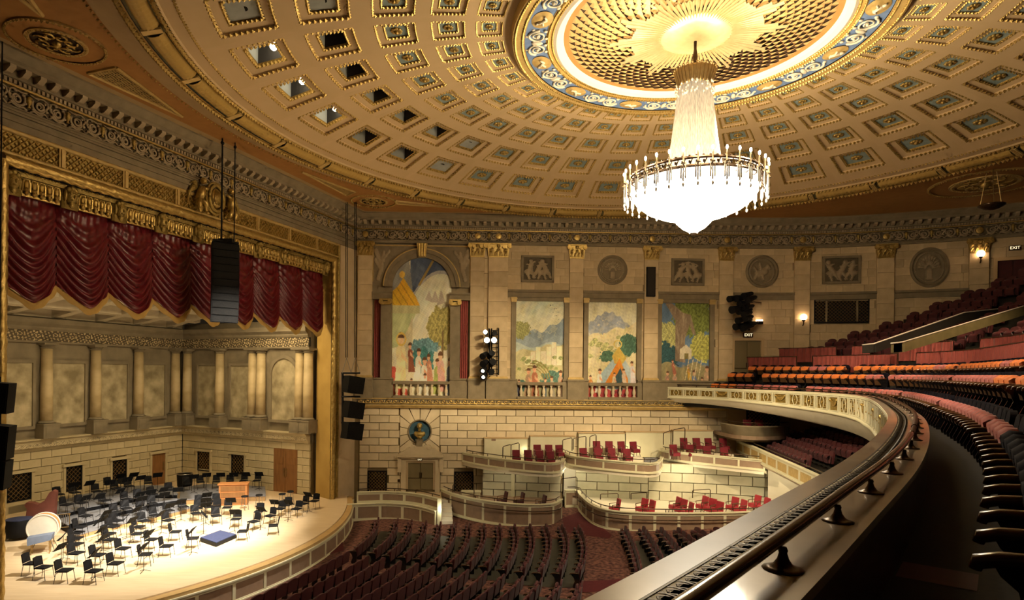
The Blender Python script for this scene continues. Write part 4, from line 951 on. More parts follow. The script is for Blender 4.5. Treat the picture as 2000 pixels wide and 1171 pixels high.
# medallions and scrolls in the fresco ring
md = MB(); vs = []; fs = []; nr_, na = 6, 24
for j in range(nr_ + 1):
    for i in range(na):
        q = j / nr_; a = 2 * math.pi * i / na; bump = .05 * math.cos(q * 1.5) + .03 * math.sin(3 * a + q * 5) * (1 - q) * q * 3
        vs.append((.46 * q * math.cos(a), 5.10 + .33 * q * math.sin(a), 10.84 - bump))
for j in range(nr_):
    for i in range(na): fs.append((j * na + i, j * na + (i + 1) % na, (j + 1) * na + (i + 1) % na, (j + 1) * na + i))
md.add(vs, fs); medm = md.mesh('fresco_medallion', 'gold_matt', True)
fg = MB()
for (x0, y0, x1, y1, r) in ((-.12, 5.0, .1, 5.2, .06), (.1, 5.2, .18, 5.28, .05), (-.12, 5.0, -.26, 5.1, .04), (0, 5.1, .2, 5.02, .04)): fg.cyl((x0, y0, 10.78), (x1, y1, 10.78), r, r * .8, 6)
figm = fg.mesh('medallion_figure', 'cream_white', True)
spm = MB()
for c_ in (-1, 1):
    th0 = math.radians(15 + c_ * 4.6); ox, oy = 5.1 * math.sin(th0), 5.1 * math.cos(th0)
    pts = []
    for i in range(26):
        a = i * .5 * c_ + (0 if c_ > 0 else math.pi); r = .33 * (1 - i / 30); pts.append((ox + r * math.cos(a), oy + r * .95 * math.sin(a), 10.83 - .01 * math.sin(i)))
    spm.pipe(pts, [.045 * (1 - i / 40) for i in range(26)], 5)
    for k in range(5):
        a = k * 1.25; spm.ball((ox + .36 * math.cos(a), oy + .34 * math.sin(a), 10.85), .07, n=6, m=4, sc=(1, 1, .4))
    spm.ball((ox, oy, 10.82), .06, n=6, m=4)
th0 = math.radians(15); spm.ball((5.1 * math.sin(th0), 5.1 * math.cos(th0), 10.84), .16, n=8, m=4, sc=(.6, 1.3, .4))
spmm = spm.mesh('fresco_scroll', 'cream_white', True)
for k in range(12):
    rz = -math.radians(-10 + 30 * k); o = link('fresco_medallion', medm, ceil, (DC[0], DC[1], 0), rz); link('medallion_figure', figm, o); link('fresco_scroll', spmm, ceil, (DC[0], DC[1], 0), rz)
b = ring(4.05, 11.04, .01, 11.14, 72); b.build('grille_bed', 'lattice_dark', ceil)
b = MB(); rr = 1.55; row = 0
while rr < 4.0:
    n = 46 if rr < 2.6 else 66; s = rr * 2 * math.pi / n
    for k in range(n):
        th = 2 * math.pi * (k + .5 * (row % 2)) / n
        L = .21; x0, y0 = rr * math.sin(th), rr * math.cos(th); ux, uy = math.sin(th), math.cos(th); vx, vy = uy, -ux; hw = s * .50
        tip = (DC[0] + x0 - ux * L * .75, DC[1] + y0 - uy * L * .75, 10.96)
        q = [(DC[0] + x0 + ux * L * .55 + vx * hw, DC[1] + y0 + uy * L * .55 + vy * hw, 11.05), (DC[0] + x0 + ux * L * .55 - vx * hw, DC[1] + y0 + uy * L * .55 - vy * hw, 11.05), (DC[0] + x0 - vx * hw * .7, DC[1] + y0 - vy * hw * .7, 10.99), tip, (DC[0] + x0 + vx * hw * .7, DC[1] + y0 + vy * hw * .7, 10.99)]
        b.add(q, [(0, 1, 2, 3, 4)])
    rr += .20; row += 1
b.build('grille_petals', 'grille_gold', ceil, kind='stuff')
b = MB()
for k in range(84):
    th = 2 * math.pi * k / 84; L = 1.5 + .75 * (abs(((k % 7) - 3)) < 1.5) + .5 * (abs(((k % 7) - 3)) < .5) ; hw = .052
    p0, p1 = pol(.8, th, 10.92), pol(1.2 + L * .55, th, 10.90); vx, vy = math.cos(th), -math.sin(th)
    b.add([(p0[0] - vx * hw * .6, p0[1] - vy * hw * .6, p0[2]), (p0[0] + vx * hw * .6, p0[1] + vy * hw * .6, p0[2]), (p1[0] + vx * hw, p1[1] + vy * hw, p1[2]), (p1[0] - vx * hw, p1[1] - vy * hw, p1[2]), (p0[0], p0[1], p0[2] - .07), (p1[0], p1[1], p1[2] - .07)], [(0, 1, 2, 3), (0, 4, 5, 3), (1, 4, 5, 2), (2, 3, 5)])
b.build('sunburst', 'sun_gold', ceil)
b = MB(); b.lathe((DC[0], DC[1], 10.70), [(.25, .0), (.9, .10), (1.22, .20), (1.26, .28), (1.1, .32)], 40); b.build('sunburst_dish', 'sun_gold', ceil, True)
b = MB(); b.lathe((DC[0], DC[1], 10.78), [(1.26, .20), (1.32, .22), (1.32, .26)], 40); b.build('dish_rim', 'lattice_dark', ceil, True)
# flat ceiling medallions and lattice vents
def ceiling_medallion(x0, y0, R_, m2='lattice_dark', dark=True):
    e = empty('ceiling_medallion', (x0, y0, ZF), parent=ceil)
    for (ra, rb, z0, mt_) in ((R_, R_ * .94, -.05, 'gold_matt'), (R_ * .94, R_ * .62, -.015, 'orange_ground'), (R_ * .62, R_ * .52, -.06, 'gold_matt')):
        b = MB(); N = 48
        for k in range(N):
            a, c_ = 2 * math.pi * k / N, 2 * math.pi * (k + 1) / N; q = []
            for an in (a, c_): q += [(ra * math.cos(an), ra * math.sin(an), 0), (ra * math.cos(an), ra * math.sin(an), z0), (rb * math.cos(an), rb * math.sin(an), z0)]
            b.add(q, [(0, 1, 4, 3), (1, 2, 5, 4)])
        b.build('medallion_ring', mt_, e)
    b = MB()
    for rr in (R_ * .97, R_ * .57):
        for k in range(int(2 * math.pi * rr / .13)): a = k * .13 / rr; b.bead((rr * math.cos(a), rr * math.sin(a), -.06), .05)
    b.build('bead_row', 'gold', e, kind='stuff')
    b = MB(); b.lathe((0, 0, -.02), [(R_ * .52, 0), (R_ * .52, .01)], 32); b.build('medallion_ground', m2, e)
    b = MB()
    for k in range(8):
        a = k * math.pi / 4; pts = []
        for i in range(14): q = i * .5; r = R_ * .16 * (1 - i / 16); pts.append((R_ * .30 * math.cos(a) + r * math.cos(a + q), R_ * .30 * math.sin(a) + r * math.sin(a + q), -.05))
        b.pipe(pts, .035, 5)
    b.ball((0, 0, -.06), R_ * .1, n=8, m=5); b.build('medallion_scroll', 'gold', e, True)
ceiling_medallion(-12.45, 17.75, 1.25); ceiling_medallion(-6.25, 34.15, 1.25)
ceiling_medallion(24.3, 29.9, 2.3, 'gold_paint')
for P in (((-12.75, 19.6), (-11.6, 19.2), (-11.35, 22.9)), ((-11.9, 16.4), (-11.2, 14.0), (-12.0, 14.0)), ((-8.75, 29.2), (-7.5, 33.0), (-6.9, 32.4)), ((-5.0, 34.6), (-5.0, 34.0), (-1.6, 35.3))):
    e = empty('ceiling_vent', parent=ceil); b = MB(); b.prism([(x_, y_) for x_, y_ in P], ZF - .02, ZF); b.build('vent_ground', 'lattice_dark', e)
    b = MB(); A, B_, C_ = [Vector(p) for p in P]
    for k in range(1, 11):
        f = k / 11
        for (p, q) in ((A.lerp(B_, f), A.lerp(C_, f)), (B_.lerp(A, f), B_.lerp(C_, f)), (C_.lerp(A, f), C_.lerp(B_, f))): b.cyl((p.x, p.y, ZF - .03), (q.x, q.y, ZF - .03), .014, n=4, cap=False)
    b.build('lattice', 'gold_matt', e)
    b = MB()
    for p, q in ((A, B_), (B_, C_), (C_, A)): b.cyl((p.x, p.y, ZF - .02), (q.x, q.y, ZF - .02), .06, n=6)
    b.build('border', 'gold_matt', e)
# ------------------------------------------------------------------ chandelier
ch = empty('chandelier', (DC[0], DC[1], 4.46), label='huge glowing glass chandelier with a ring of candle lamps', cat='chandelier')
def zc(z): return z - 4.46
b = MB(); b.lathe((0, 0, 0), [(.16, zc(10.98)), (.20, zc(10.86)), (.05, zc(10.78)), (.045, zc(10.45)), (.085, zc(10.2)), (.05, zc(9.95)), (.07, zc(9.85)), (.13, zc(9.78)), (.05, zc(9.7))], 12); b.build('rod', 'bronze', ch, True)
b = MB()
prof = [(.42, 9.15), (.50, 9.3), (.56, 9.5), (.62, 9.68), (.60, 9.74), (.45, 9.72)]
b.lathe((0, 0, 0), [(r, zc(z_)) for r, z_ in prof], 28)
for k in range(28):
    a = 2 * math.pi * k / 28; b.pipe([(r * 1.02 * math.cos(a), r * 1.02 * math.sin(a), zc(z_)) for r, z_ in prof[:5]], .03, 5)
    b.bead((.65 * math.cos(a), .65 * math.sin(a), zc(9.76)), .05)
b.build('crown', 'brass', ch, True)
NS = 64; b = MB(); vs = []; fs = []; pr = [(.46, 9.3), (.52, 9.1), (.57, 8.6), (.63, 8.1), (.70, 7.5), (.79, 6.9), (.90, 6.4), (.96, 6.1)]
for j, (r, z_) in enumerate(pr):
    for i in range(NS * 2):
        a = math.pi * i / NS; rr = r * (1 + (.035 if i % 2 else -.01)); vs.append((rr * math.cos(a), rr * math.sin(a), zc(z_)))
n2 = NS * 2
for j in range(len(pr) - 1):
    for i in range(n2): fs.append((j * n2 + i, j * n2 + (i + 1) % n2, (j + 1) * n2 + (i + 1) % n2, (j + 1) * n2 + i))
b.add(vs, fs); b.build('bead_curtain', 'glass_bead', ch)
b = MB(); r_ = random.Random(3)
for k in range(90):
    a = r_.uniform(0, 6.28); zz = r_.uniform(8.85, 9.25); b.bead((.60 * math.cos(a), .60 * math.sin(a), zc(zz)), .045, sc=(.7, .7, 1.5))
b.build('drop_fringe', 'crystal', ch, kind='stuff')
b = MB(); b.lathe((0, 0, 0), [(r, zc(z_)) for r, z_ in ((1.90, 6.08), (1.98, 6.0), (1.96, 5.80), (1.82, 5.55), (1.50, 5.29), (1.08, 5.10), (.72, 5.0), (.60, 4.96), (.54, 4.86), (.36, 4.68), (.15, 4.56), (.13, 4.52))], 48); b.build('bowl', 'bowl_glow', ch, True)
b = MB(); b.lathe((0, 0, 0), [(.13, zc(4.53)), (.10, zc(4.50)), (.02, zc(4.46))], 12); b.build('finial', 'crystal', ch, True)
b = MB()
for (r, z_) in ((2.02, 6.06), (2.02, 6.30)): b.pipe([(r * math.cos(2 * math.pi * i / 48), r * math.sin(2 * math.pi * i / 48), zc(z_)) for i in range(49)], .05, 6)
for k in range(64):
    a = 2 * math.pi * k / 64; b.cyl((2.02 * math.cos(a), 2.02 * math.sin(a), zc(6.06)), (2.02 * math.cos(a + .05), 2.02 * math.sin(a + .05), zc(6.30)), .02, n=4); b.ball((2.03 * math.cos(a), 2.03 * math.sin(a), zc(6.18)), .05, n=5, m=3)
    b.ball((2.0 * math.cos(a), 2.0 * math.sin(a), zc(6.34)), .06, n=5, m=3)
b.build('gallery', 'bronze', ch)
arm = MB(); arm.pipe([(1.9, 0, 0), (2.05, 0, -.08), (2.18, 0, 0), (2.2, 0, .12)], .022, 5, 1); arm.lathe((2.2, 0, .1), [(.07, 0), (.08, .03), (.022, .05), (.022, .26), (.018, .36)], 8, 0)
armm = arm.mesh('candle_arm', ['relief', 'bronze'], True)
fl = MB(); fl.ball((2.2, 0, .53), .045, n=8, m=5, sc=(.8, .8, 1.5)); flm = fl.mesh('flame_bulb', 'flame', True)
pd = MB()
for (yy, L) in ((-.06, .42), (.06, .42), (0, .5)):
    pd.lathe((2.2, yy, .08 - L), [(.005, 0), (.028, .04), (.022, L - .08), (.005, L)], 6)
pd.ball((2.2, 0, -.5), .05, n=6, m=4, sc=(.8, .8, 1.4)); pdm = pd.mesh('pendant', 'crystal')
NC = 34
for k in range(NC):
    o = link('candle_arm', armm, ch, (0, 0, zc(5.98)), 2 * math.pi * k / NC); link('flame_bulb', flm, o); link('pendant', pdm, o)
# ------------------------------------------------------------------ proscenium
pw = empty('wall_proscenium', label='stone proscenium wall with a gilded leaf frame around the stage opening', cat='wall', kind='structure')
TR, TL, ZO, ZS = 2.45, 19.72, 6.1, -7.4
t = MB(PW.T); t.box(-.3, 24, -.6, 0, 6.5, 7.75); t.box(-.3, 1.75, -.6, 0, ZS - 1, 6.5); t.box(20.3, 24, -.6, 0, ZS - 1, 6.5); t.build('masonry', 'pilaster_stone', pw)
t = MB(PW.T); t.box(-.3, 24, 0, .08, 7.28, 7.74); t.box(-.3, 24, 0, .14, 7.5, 7.6); t.build('stone_band', 'grey_stone', pw)
def torus(u0, z0, u1, z1, r, name, m='gold', par=pw, w=.02):
    L = math.hypot(u1 - u0, z1 - z0); n = int(L / .055); na = 10; vs = []; fs = []
    ex, ez = (u1 - u0) / L, (z1 - z0) / L
    for i in range(n + 1):
        s = L * i / n
        for k in range(na + 1):
            a = math.pi * k / na
            leaf = abs(math.sin(s * 7.5 + 2.2 * abs(math.cos(a)) * 2)) ; rr = r * (.84 + .22 * leaf * (.4 + .6 * abs(math.sin(a * 4 + s * 2))))
            c_ = rr * math.cos(a); vs.append((u0 + ex * s + ez * c_, w + rr * math.sin(a), z0 + ez * s - ex * c_))
    for i in range(n):
        for k in range(na): q = i * (na + 1) + k; fs.append((q, q + 1, q + na + 2, q + na + 1))
    t = MB(PW.T); t.add(vs, fs); return t.build(name, m, par, True)
torus(TR - .18, ZS, TR - .18, ZO + .17, .17, 'leaf_moulding'); torus(TL + .18, ZS, TL + .18, ZO + .17, .17, 'leaf_moulding'); torus(TR - .18, ZO + .2, TL + .18, ZO + .2, .19, 'leaf_moulding')
torus(1.80, ZS, 1.80, 7.25, .09, 'leaf_border', 'gold_dark'); torus(1.80, 7.22, 23., 7.22, .08, 'leaf_border', 'gold_matt'); torus(1.80, 6.52, 23., 6.52, .06, 'leaf_border', 'gold_matt')
def leafband(u, v): return .02 + .035 * abs(math.sin(u * 17 + v * 9)) * abs(math.sin(v * 11))
t = MB(PW.T); t.field(1.86, 2.14, 6, ZS, 6.5, 150, leafband); t.build('leaf_band', 'gold_dark', pw, True)
# diamond lattice band over the opening
t = MB(PW.T); t.box(1.9, 23, -.1, .02, 6.56, 7.16); t.build('lattice_ground', 'gold_dark', pw)
xs = [1.95] + [4.0 + 2.35 * k for k in range(8)] + [22.5]
for a, b in zip(xs[:-1], xs[1:]):
    t = MB(); lattice(t, PW, a + .1, b - .1, 6.60, 7.12, .04, .21, .030); t.build('lattice_panel', 'gold', pw)
    t = MB(PW.T); t.box(b - .11, b + .11, 0, .09, 6.56, 7.16); t.box(b - .05, b + .05, 0, .13, 6.56, 7.16); t.build('lattice_divider', 'gold_matt', pw)
tin = onpr(618, 800, -1.4)[0]
t = MB(PW.T); t.add([(TR - .02, -.02, ZS), (tin, -1.4, ZS), (tin, -1.4, ZO + .2), (TR - .02, -.02, ZO + .2)], [(0, 1, 2, 3)]); t.add([(tin, -1.4, ZS), (tin - .3, -1.42, ZS), (tin - .3, -1.42, ZO), (tin, -1.4, ZO)], [(0, 1, 2, 3)]); t.build('reveal', 'gold_paint', pw)
t = MB(PW.T); t.add([(TR, -.6, ZO + .3), (TL + .3, -.6, ZO + .3), (TL + .3, -2.2, ZO + .3), (TR, -2.2, ZO + .3)], [(0, 1, 2, 3)]); t.box(-1, 24, -2.25, -2.2, 4.6, 7); t.build('soffit', 'black', pw)
# carved pelmet with masks
pel = empty('pelmet', label='gilded carved pelmet with a row of masks above the red valance', cat='pelmet')
t = MB(PW.T); t.box(TR, TL, -.42, -.30, 5.42, ZO + .05); t.box(TR, TL, -.42, -.20, ZO - .12, ZO + .03); t.build('board', 'gold_dark', pel)
mk = MB(); mk.ball((0, .06, 0), .24, n=12, m=9, sc=(.78, .75, 1.15)); mk.ball((0, .24, -.02), .05, n=6, m=4, sc=(.7, 1, 1.4)); mk.ball((0, .20, -.13), .07, n=6, m=4, sc=(1.2, .6, .4))
for s in (-1, 1): mk.ball((s * .08, .19, .06), .04, n=6, m=4); mk.ball((s * .2, .05, .02), .1, n=6, m=4, sc=(.6, 1, 2.2)); mk.ball((s * .12, .1, .22), .1, n=6, m=4)
mk.ball((0, .1, .27), .12, n=6, m=4); mk.ball((0, .1, -.28), .12, n=6, m=4, sc=(1, .7, 1)); mk.box(-.28, .28, -.06, .02, -.42, .38)
mkm = mk.mesh('mask', 'gold_dark', True)
pn = MB(); pn.box(-.60, .60, 0, .05, .22, .34); 
for k in range(10): pn.bead((-.54 + .12 * k, .07, .36), .05)
for k in range(5):
    x0 = -.48 + .24 * k
    pn.lathe((x0, .05, -.34), [(.02, 0), (.06, .06), (.05, .14), (.09, .2), (.05, .26), (.07, .42), (.03, .5)], 8); pn.pipe([(x0 - .11, .04, -.2), (x0 - .11, .05, .06), (x0 - .06, .06, .17), (x0 + .06, .06, .17), (x0 + .11, .05, .06), (x0 + .11, .04, -.2)], .03, 5)
pn.box(-.60, .60, 0, .03, -.36, -.30); pnm = pn.mesh('pendant_panel', 'gold', False)
rzp = math.atan2(-AX, AY)
NSW = 9; SWW = (TL - TR) / NSW
for k in range(NSW + 1):
    tt = TR + .25 + k * (TL - TR - .5) / NSW
    link('mask', mkm, pel, PW.T(tt, -.24, 5.76), rzp)
    if k < NSW: link('pendant_panel', pnm, pel, PW.T(tt + (TL - TR - .5) / NSW / 2, -.28, 5.76), rzp)
# swagged valance
val = empty('valance', label='deep red swagged stage valance with gold scalloped hem', cat='valance')
zpk = onpr(121.6, 558, -.5)[1]; ztr = onpr(74, 594, -.5)[1]
for k in range(NSW):
    ta, tb = TR + k * SWW, TR + (k + 1) * SWW; vs = []; fs = []; nu, nv = 30, 84; ph = random.uniform(0, .3)
    for j in range(nv + 1):
        for i in range(nu + 1):
            x_ = 2 * i / nu - 1; q = j / nv; sag = 1 - abs(x_) ** 1.7; zb = zpk - (zpk - ztr) * (1 - abs(x_) ** 1.35)
            zz = 5.5 + (zb - 5.5) * q; s = zz + 1.0 * sag * min(1., q * 1.6 + .15)
            fo = (.5 + .5 * math.cos(2 * math.pi * (s + ph) / .30 + .5 * math.sin(2.5 * x_ + k))) ** 1.3
            amp = .15 * min(1., q * 2.2 + .12) * (1 - .55 * abs(x_) ** 3)
            w_ = -.62 + .34 * sag * (.35 + .65 * q) + amp * fo + (.03 * math.cos(x_ * 22) * (1 - q) ** 3)
            vs.append((ta + (tb - ta) * i / nu, w_, zz))
    for j in range(nv):
        for i in range(nu): a = j * (nu + 1) + i; fs.append((a, a + 1, a + nu + 2, a + nu + 1))
    t = MB(PW.T); t.add(vs, fs); o = t.build('swag', 'velvet', val, True)
    vs = []; fs = []
    for j in range(4):
        for i in range(nu + 1):
            x_ = 2 * i / nu - 1; sag = 1 - abs(x_) ** 1.7; zb = zpk - (zpk - ztr) * (1 - abs(x_) ** 1.35); q = j / 3
            vs.append((ta + (tb - ta) * i / nu, -.60 + .34 * sag + (.05 if j else .0), zb + .02 - q * (.26 + .03 * math.sin(i * .8))))
    for j in range(3):
        for i in range(nu): a = j * (nu + 1) + i; fs.append((a, a + 1, a + nu + 2, a + nu + 1))
    t = MB(PW.T); t.add(vs, fs); t.build('hem', 'hem', o, True)
t = MB(PW.T); t.box(TR - .1, TL + .1, -.80, -.76, 2.75, 5.9); t.build('light_blocker', 'black', val)  # added black sheet, stops the shell lamps showing between the swags
# gilded cartouche with two figures
tc, zc_ = onpr(420, 388, .2)
crt = empty('cartouche', PW.T(tc, .1, zc_), rzp, 'gilded cartouche of two winged figures holding an oval shield', 'carving')
b = MB(); b.ball((0, .16, 0), .42, n=20, m=12, sc=(.72, .35, 1)); b.build('shield', 'gold', crt, True)
b = MB(); b.pipe([(.40 * math.cos(2 * math.pi * i / 28), .18, .54 * math.sin(2 * math.pi * i / 28)) for i in range(29)], .075, 7); b.pipe([(.52 * math.cos(2 * math.pi * i / 28), .12, .66 * math.sin(2 * math.pi * i / 28)) for i in range(29)], .06, 6)
for k in range(7): b.cyl((-.2 + .067 * k, .3, -.3), (-.2 + .067 * k, .3, .3), .015, n=4)
b.build('shield_rim', 'gold_dark', crt, True)
for s in (-1, 1):
    b = MB(); b.pipe([(s * .95, .16, -.30), (s * .86, .2, .0), (s * .82, .22, .26)], [.15, .19, .15], 10); b.ball((s * .80, .26, .52), .14, n=10, m=8); b.pipe([(s * .84, .26, .26), (s * .66, .32, .20), (s * .5, .26, .30)], [.07, .06, .05], 7)
    b.pipe([(s * .95, .2, -.28), (s * .72, .34, -.42), (s * .62, .28, -.72)], [.13, .11, .07], 8); b.pipe([(s * .98, .2, -.3), (s * 1.05, .3, -.5), (s * .92, .26, -.78)], [.13, .11, .07], 8); b.ball((s * .60, .3, -.78), .08, n=6, m=4, sc=(1.2, 1, .6))
    b.build('winged_figure', 'gold', crt, True)
    b = MB()
    for k in range(6): b.pipe([(s * .92, .08, .22), (s * (1.1 + .06 * k), .10, .45 - .10 * k), (s * (1.32 + .02 * k), .06, .30 - .17 * k)], [.07, .06, .02], 5)
    b.build('wing', 'gold_dark', crt, True)
# ------------------------------------------------------------------ stage floor and apron
def apron_m(tt, off=0.): return 4.15 + off - (tt - 12.0) ** 2 / 30.5
APT = [3.0 - 1.3 + .5 * k for k in range(44)]
lip = [(tt, max(apron_m(tt), .35)) for tt in np.linspace(1.0, 22.8, 60)]
stage = empty('floor_stage', label='pale wooden stage floor with a curved front edge', cat='floor', kind='structure')
poly_ = [PR(a, b, 0)[:2] for a, b in lip] + [PR(22.8, -13, 0)[:2], PR(.3, -13, 0)[:2]]
b = MB(); b.prism(poly_, ZS - .15, ZS); b.build('boards', 'stage_wood', stage)
# curved brown lip step around the front
b = MB(); n = len(lip)
for (ma, mb_, za, zb) in ((-.05, .34, ZS - .05, ZS - .05), (.34, .34, ZS - .05, ZS - .22)):
    for i in range(n - 1):
        q = [PR(lip[i][0], lip[i][1] + ma, za), PR(lip[i + 1][0], lip[i + 1][1] + ma, za), PR(lip[i + 1][0], lip[i + 1][1] + mb_, zb), PR(lip[i][0], lip[i][1] + mb_, zb)]; b.add(q, [(0, 1, 2, 3)])
b.build('lip', 'stage_edge', stage)
apath = Path([PR(a, b + .36, 0)[:2] for a, b in lip][::1], True)
if Vector(apath.nrm(10)).dot(Vector((AX, AY))) < 0: apath.flip = not apath.flip
def panel_front(path, u0, u1, z0, z1, n, name, parent=None, label=None, cat=None, kind=None, stile=.13, rail=.10, pm='taupe', fm='ivory', depth=.12, cap_=True, ends=True, step=.5):
    root = empty(name, parent=parent, label=label, cat=cat, kind=kind)
    us = path.us(u0, u1, step)
    t = MB(path.T); t.sweep(us, [(-depth, z0), (-.03, z0), (-.03, z1), (-depth, z1)])
    t.sweep(us, [(-.03, z0), (.012, z0), (.012, z0 + rail), (-.03, z0 + rail)]); t.sweep(us, [(-.03, z1 - rail), (.012, z1 - rail), (.012, z1), (-.03, z1)])
    for k in range(n + 1):
        u = u0 + (u1 - u0) * k / n; a, b_ = max(u - stile / 2, u0), min(u + stile / 2, u1); t.box(a, b_, -.03, .014, z0 + rail, z1 - rail)
    if cap_: t.sweep(us, [(-depth - .02, z1), (.06, z1), (.06, z1 + .05), (-depth - .02, z1 + .05)]); t.sweep(us, [(-.03, z0 - .02), (.05, z0 - .02), (.05, z0 + .05), (-.03, z0 + .05)])
    t.build('frame', fm, root)
    for k in range(n):
        a = u0 + (u1 - u0) * k / n + stile / 2; b_ = u0 + (u1 - u0) * (k + 1) / n - stile / 2
        t = MB(path.T); t.sweep(path.us(a, b_, step), [(-.03, z0 + rail), (-.012, z0 + rail), (-.012, z1 - rail), (-.03, z1 - rail)]); t.build('panel', pm, root)
    return root
panel_front(apath, .2, apath.L[-1] - .3, -8.4, ZS - .22, 16, 'stage_front', label='curved stage front of taupe panels in an ivory frame', cat='stage front', kind='structure')
# ------------------------------------------------------------------ orchestra shell
CB = PR(.9, -12.5, 0); SBK = Path([CB[:2], PR(24, -12.5, 0)[:2]]); SRT = Path([CB[:2], PR(1.95, -1.75, 0)[:2]])
if Vector(SBK.nrm(5)).dot(Vector((AX, AY))) < 0: SBK.flip = True
if Vector(SRT.nrm(5)).dot(Vector((-DX, -DY))) < 0: SRT.flip = True
LR = SRT.L[1]
zl0, zl1 = SBK.on(357, 847)[1], SBK.on(357, 828)[1]; zfr0, zfr1 = SBK.on(357, 679)[1], SBK.on(357, 663)[1]; zctop = SBK.on(357, 645)[1]
zcs, zce = SBK.on(338, 806)[1], SBK.on(338, 690)[1]; zcap = SBK.on(338, 681)[1]; zpe = SBK.on(338, 823)[1]
zpa, zpb = SBK.on(300, 813)[1], SBK.on(300, 712)[1]
def shell_wall(path, L, nm, label, cols, panels, openings):
    e = empty(nm, label=label, cat='wall', kind='structure')
    t = MB(path.T); t.box(0, L, -.5, -.12, ZS, zl0); t.build('backing', 'shell_joint', e)
    t = MB(path.T); t.box(0, L, -.5, -.05, zl0, zctop + .4); t.build('upper_sheet', 'shell_grey', e)
    blocks(path, 0, L, ZS, zl0, .43, 1.08, [(a, b, c, d) for a, b, c, d in openings], 'shell_stone', e, w=-.12, gap=.022, c=.02)
    t = MB(path.T); t.sweep([0, L], [(-.12, zl0), (.06, zl0), (.12, zl0 + .12), (.22, zl0 + .2), (.3, zl1 - .16), (.42, zl1 - .06), (.42, zl1), (-.12, zl1)]); t.build('ledge', 'shell_stone', e)
    frieze(path, .02, L - .02, zl0 + .20, zl1 - .18, .27, .05, .35, 'ledge_carving', ['shell_stone', 'shell_grey'], e, 12, 8)
    t = MB(path.T); t.sweep([0, L], [(-.1, zcap), (.16, zcap), (.16, zfr0), (-.1, zfr0)]); t.build('architrave', 'shell_grey', e)
    frieze(path, 0.02, L - .02, zfr0, zfr1, .12, .10, .9, 'frieze_carving', ['relief_ground', 'shell_column'], e, 22, 12)
    t = MB(path.T); t.sweep([0, L], [(-.1, zfr1), (.18, zfr1), (.26, zfr1 + .12), (.26, zfr1 + .2), (.46, zfr1 + .36), (.46, zfr1 + .44), (.5, zctop), (-.1, zctop)]); t.build('cornice', 'shell_grey', e)
    for px in cols:
        u = path.on(px, 750)[0]; n = path.nrm(u); c = empty('column', path.T(u, .2, 0), math.atan2(-n.x, n.y), parent=e)
        b = MB(); b.lathe((0, 0, 0), [(.29, zcs + .1), (.29, zcs + (zce - zcs) * .4), (.25, zce)], 16); b.build('shaft', 'shell_column', c, True)
        b = MB(); b.lathe((0, 0, 0), [(.38, zcs - .02), (.40, zcs + .03), (.33, zcs + .07), (.30, zcs + .12)], 16); b.build('base', 'shell_grey', c, True)
        b = MB(); b.lathe((0, 0, 0), [(.25, zce), (.30, zce + .05), (.26, zce + .1), (.36, zce + .18), (.36, zcap)], 16); b.box(-.38, .38, -.38, .38, zcap - .1, zcap); b.build('capital', 'shell_grey', c)
        b = MB(); b.box(-.42, .42, -.4, .42, zl1, zcs - .02); b.box(-.46, .46, -.4, .46, zcs - .1, zcs - .02); b.box(-.3, .3, .42, .435, zl1 + .12, zcs - .2); b.build('pedestal', 'shell_grey', c)
    for (pa, pb) in panels:
        ua, ub = sorted((path.on(pa, 760)[0], path.on(pb, 760)[0])); p = empty('wall_panel', parent=e)
        t = MB(path.T); t.box(ua, ub, -.05, .02, zpa, zpb); t.build('field', 'shell_panel', p)
        t = MB(path.T)
        for (a, b, c, d) in ((ua - .14, ub + .14, zpb, zpb + .16), (ua - .14, ub + .14, zpa - .16, zpa), (ua - .14, ua, zpa, zpb), (ub, ub + .14, zpa, zpb)): t.box(a, b, -.05, .10, c, d)
        t.build('frame', 'shell_grey', p)
    return e
def R4(path, x0, x1, y0, y1): a, b = sorted((path.on(x0, (y0 + y1) / 2)[0], path.on(x1, (y0 + y1) / 2)[0])); xm = (x0 + x1) / 2; return (a, b, path.on(xm, y1)[1], path.on(xm, y0)[1])
w1, w2, w3, d4 = R4(SBK, 12, 61, 924, 978), R4(SBK, 128, 160, 909, 958), R4(SBK, 219, 247, 897, 941), R4(SBK, 296, 322, 885, 952)
w4, w5, d5 = R4(SRT, 386, 410, 881, 919), R4(SRT, 452, 477, 887, 925), R4(SRT, 534, 580, 876, 958)
d4 = (d4[0], d4[1], ZS, d4[3]); d5 = (d5[0], d5[1], ZS, d5[3])
sb = shell_wall(SBK, 22.5, 'wall_stage_back', 'back wall of the stage shell with columns over stone courses', (-30, 86, 182, 266, 338), ((-20, 62), (101, 164), (194, 247), (277, 320)), (w1, w2, w3, d4))
sr = shell_wall(SRT, LR, 'wall_stage_side', 'side wall of the stage shell with an arched panel beside the proscenium', (371, 434, 498, 514.5, 590, 606.5), ((388, 426), (452, 490)), (w4, w5, d5))
ua, ub = SRT.on(532, 760)[0], SRT.on(580, 760)[0]; um = (ua + ub) / 2; ra_ = (ub - ua) / 2; zsa = zpb + .25 - ra_ + .2
p = empty('arched_panel', parent=sr); t = MB(SRT.T); N = 20
out = [(ua, zpa), (ub, zpa)] + [(um + ra_ * math.cos(math.pi * k / N), zsa + ra_ * math.sin(math.pi * k / N)) for k in range(N + 1)]
t.add([(a, .02, b) for a, b in out], [tuple(range(len(out)))]); t.build('field', 'shell_panel', p)
t = MB(SRT.T)
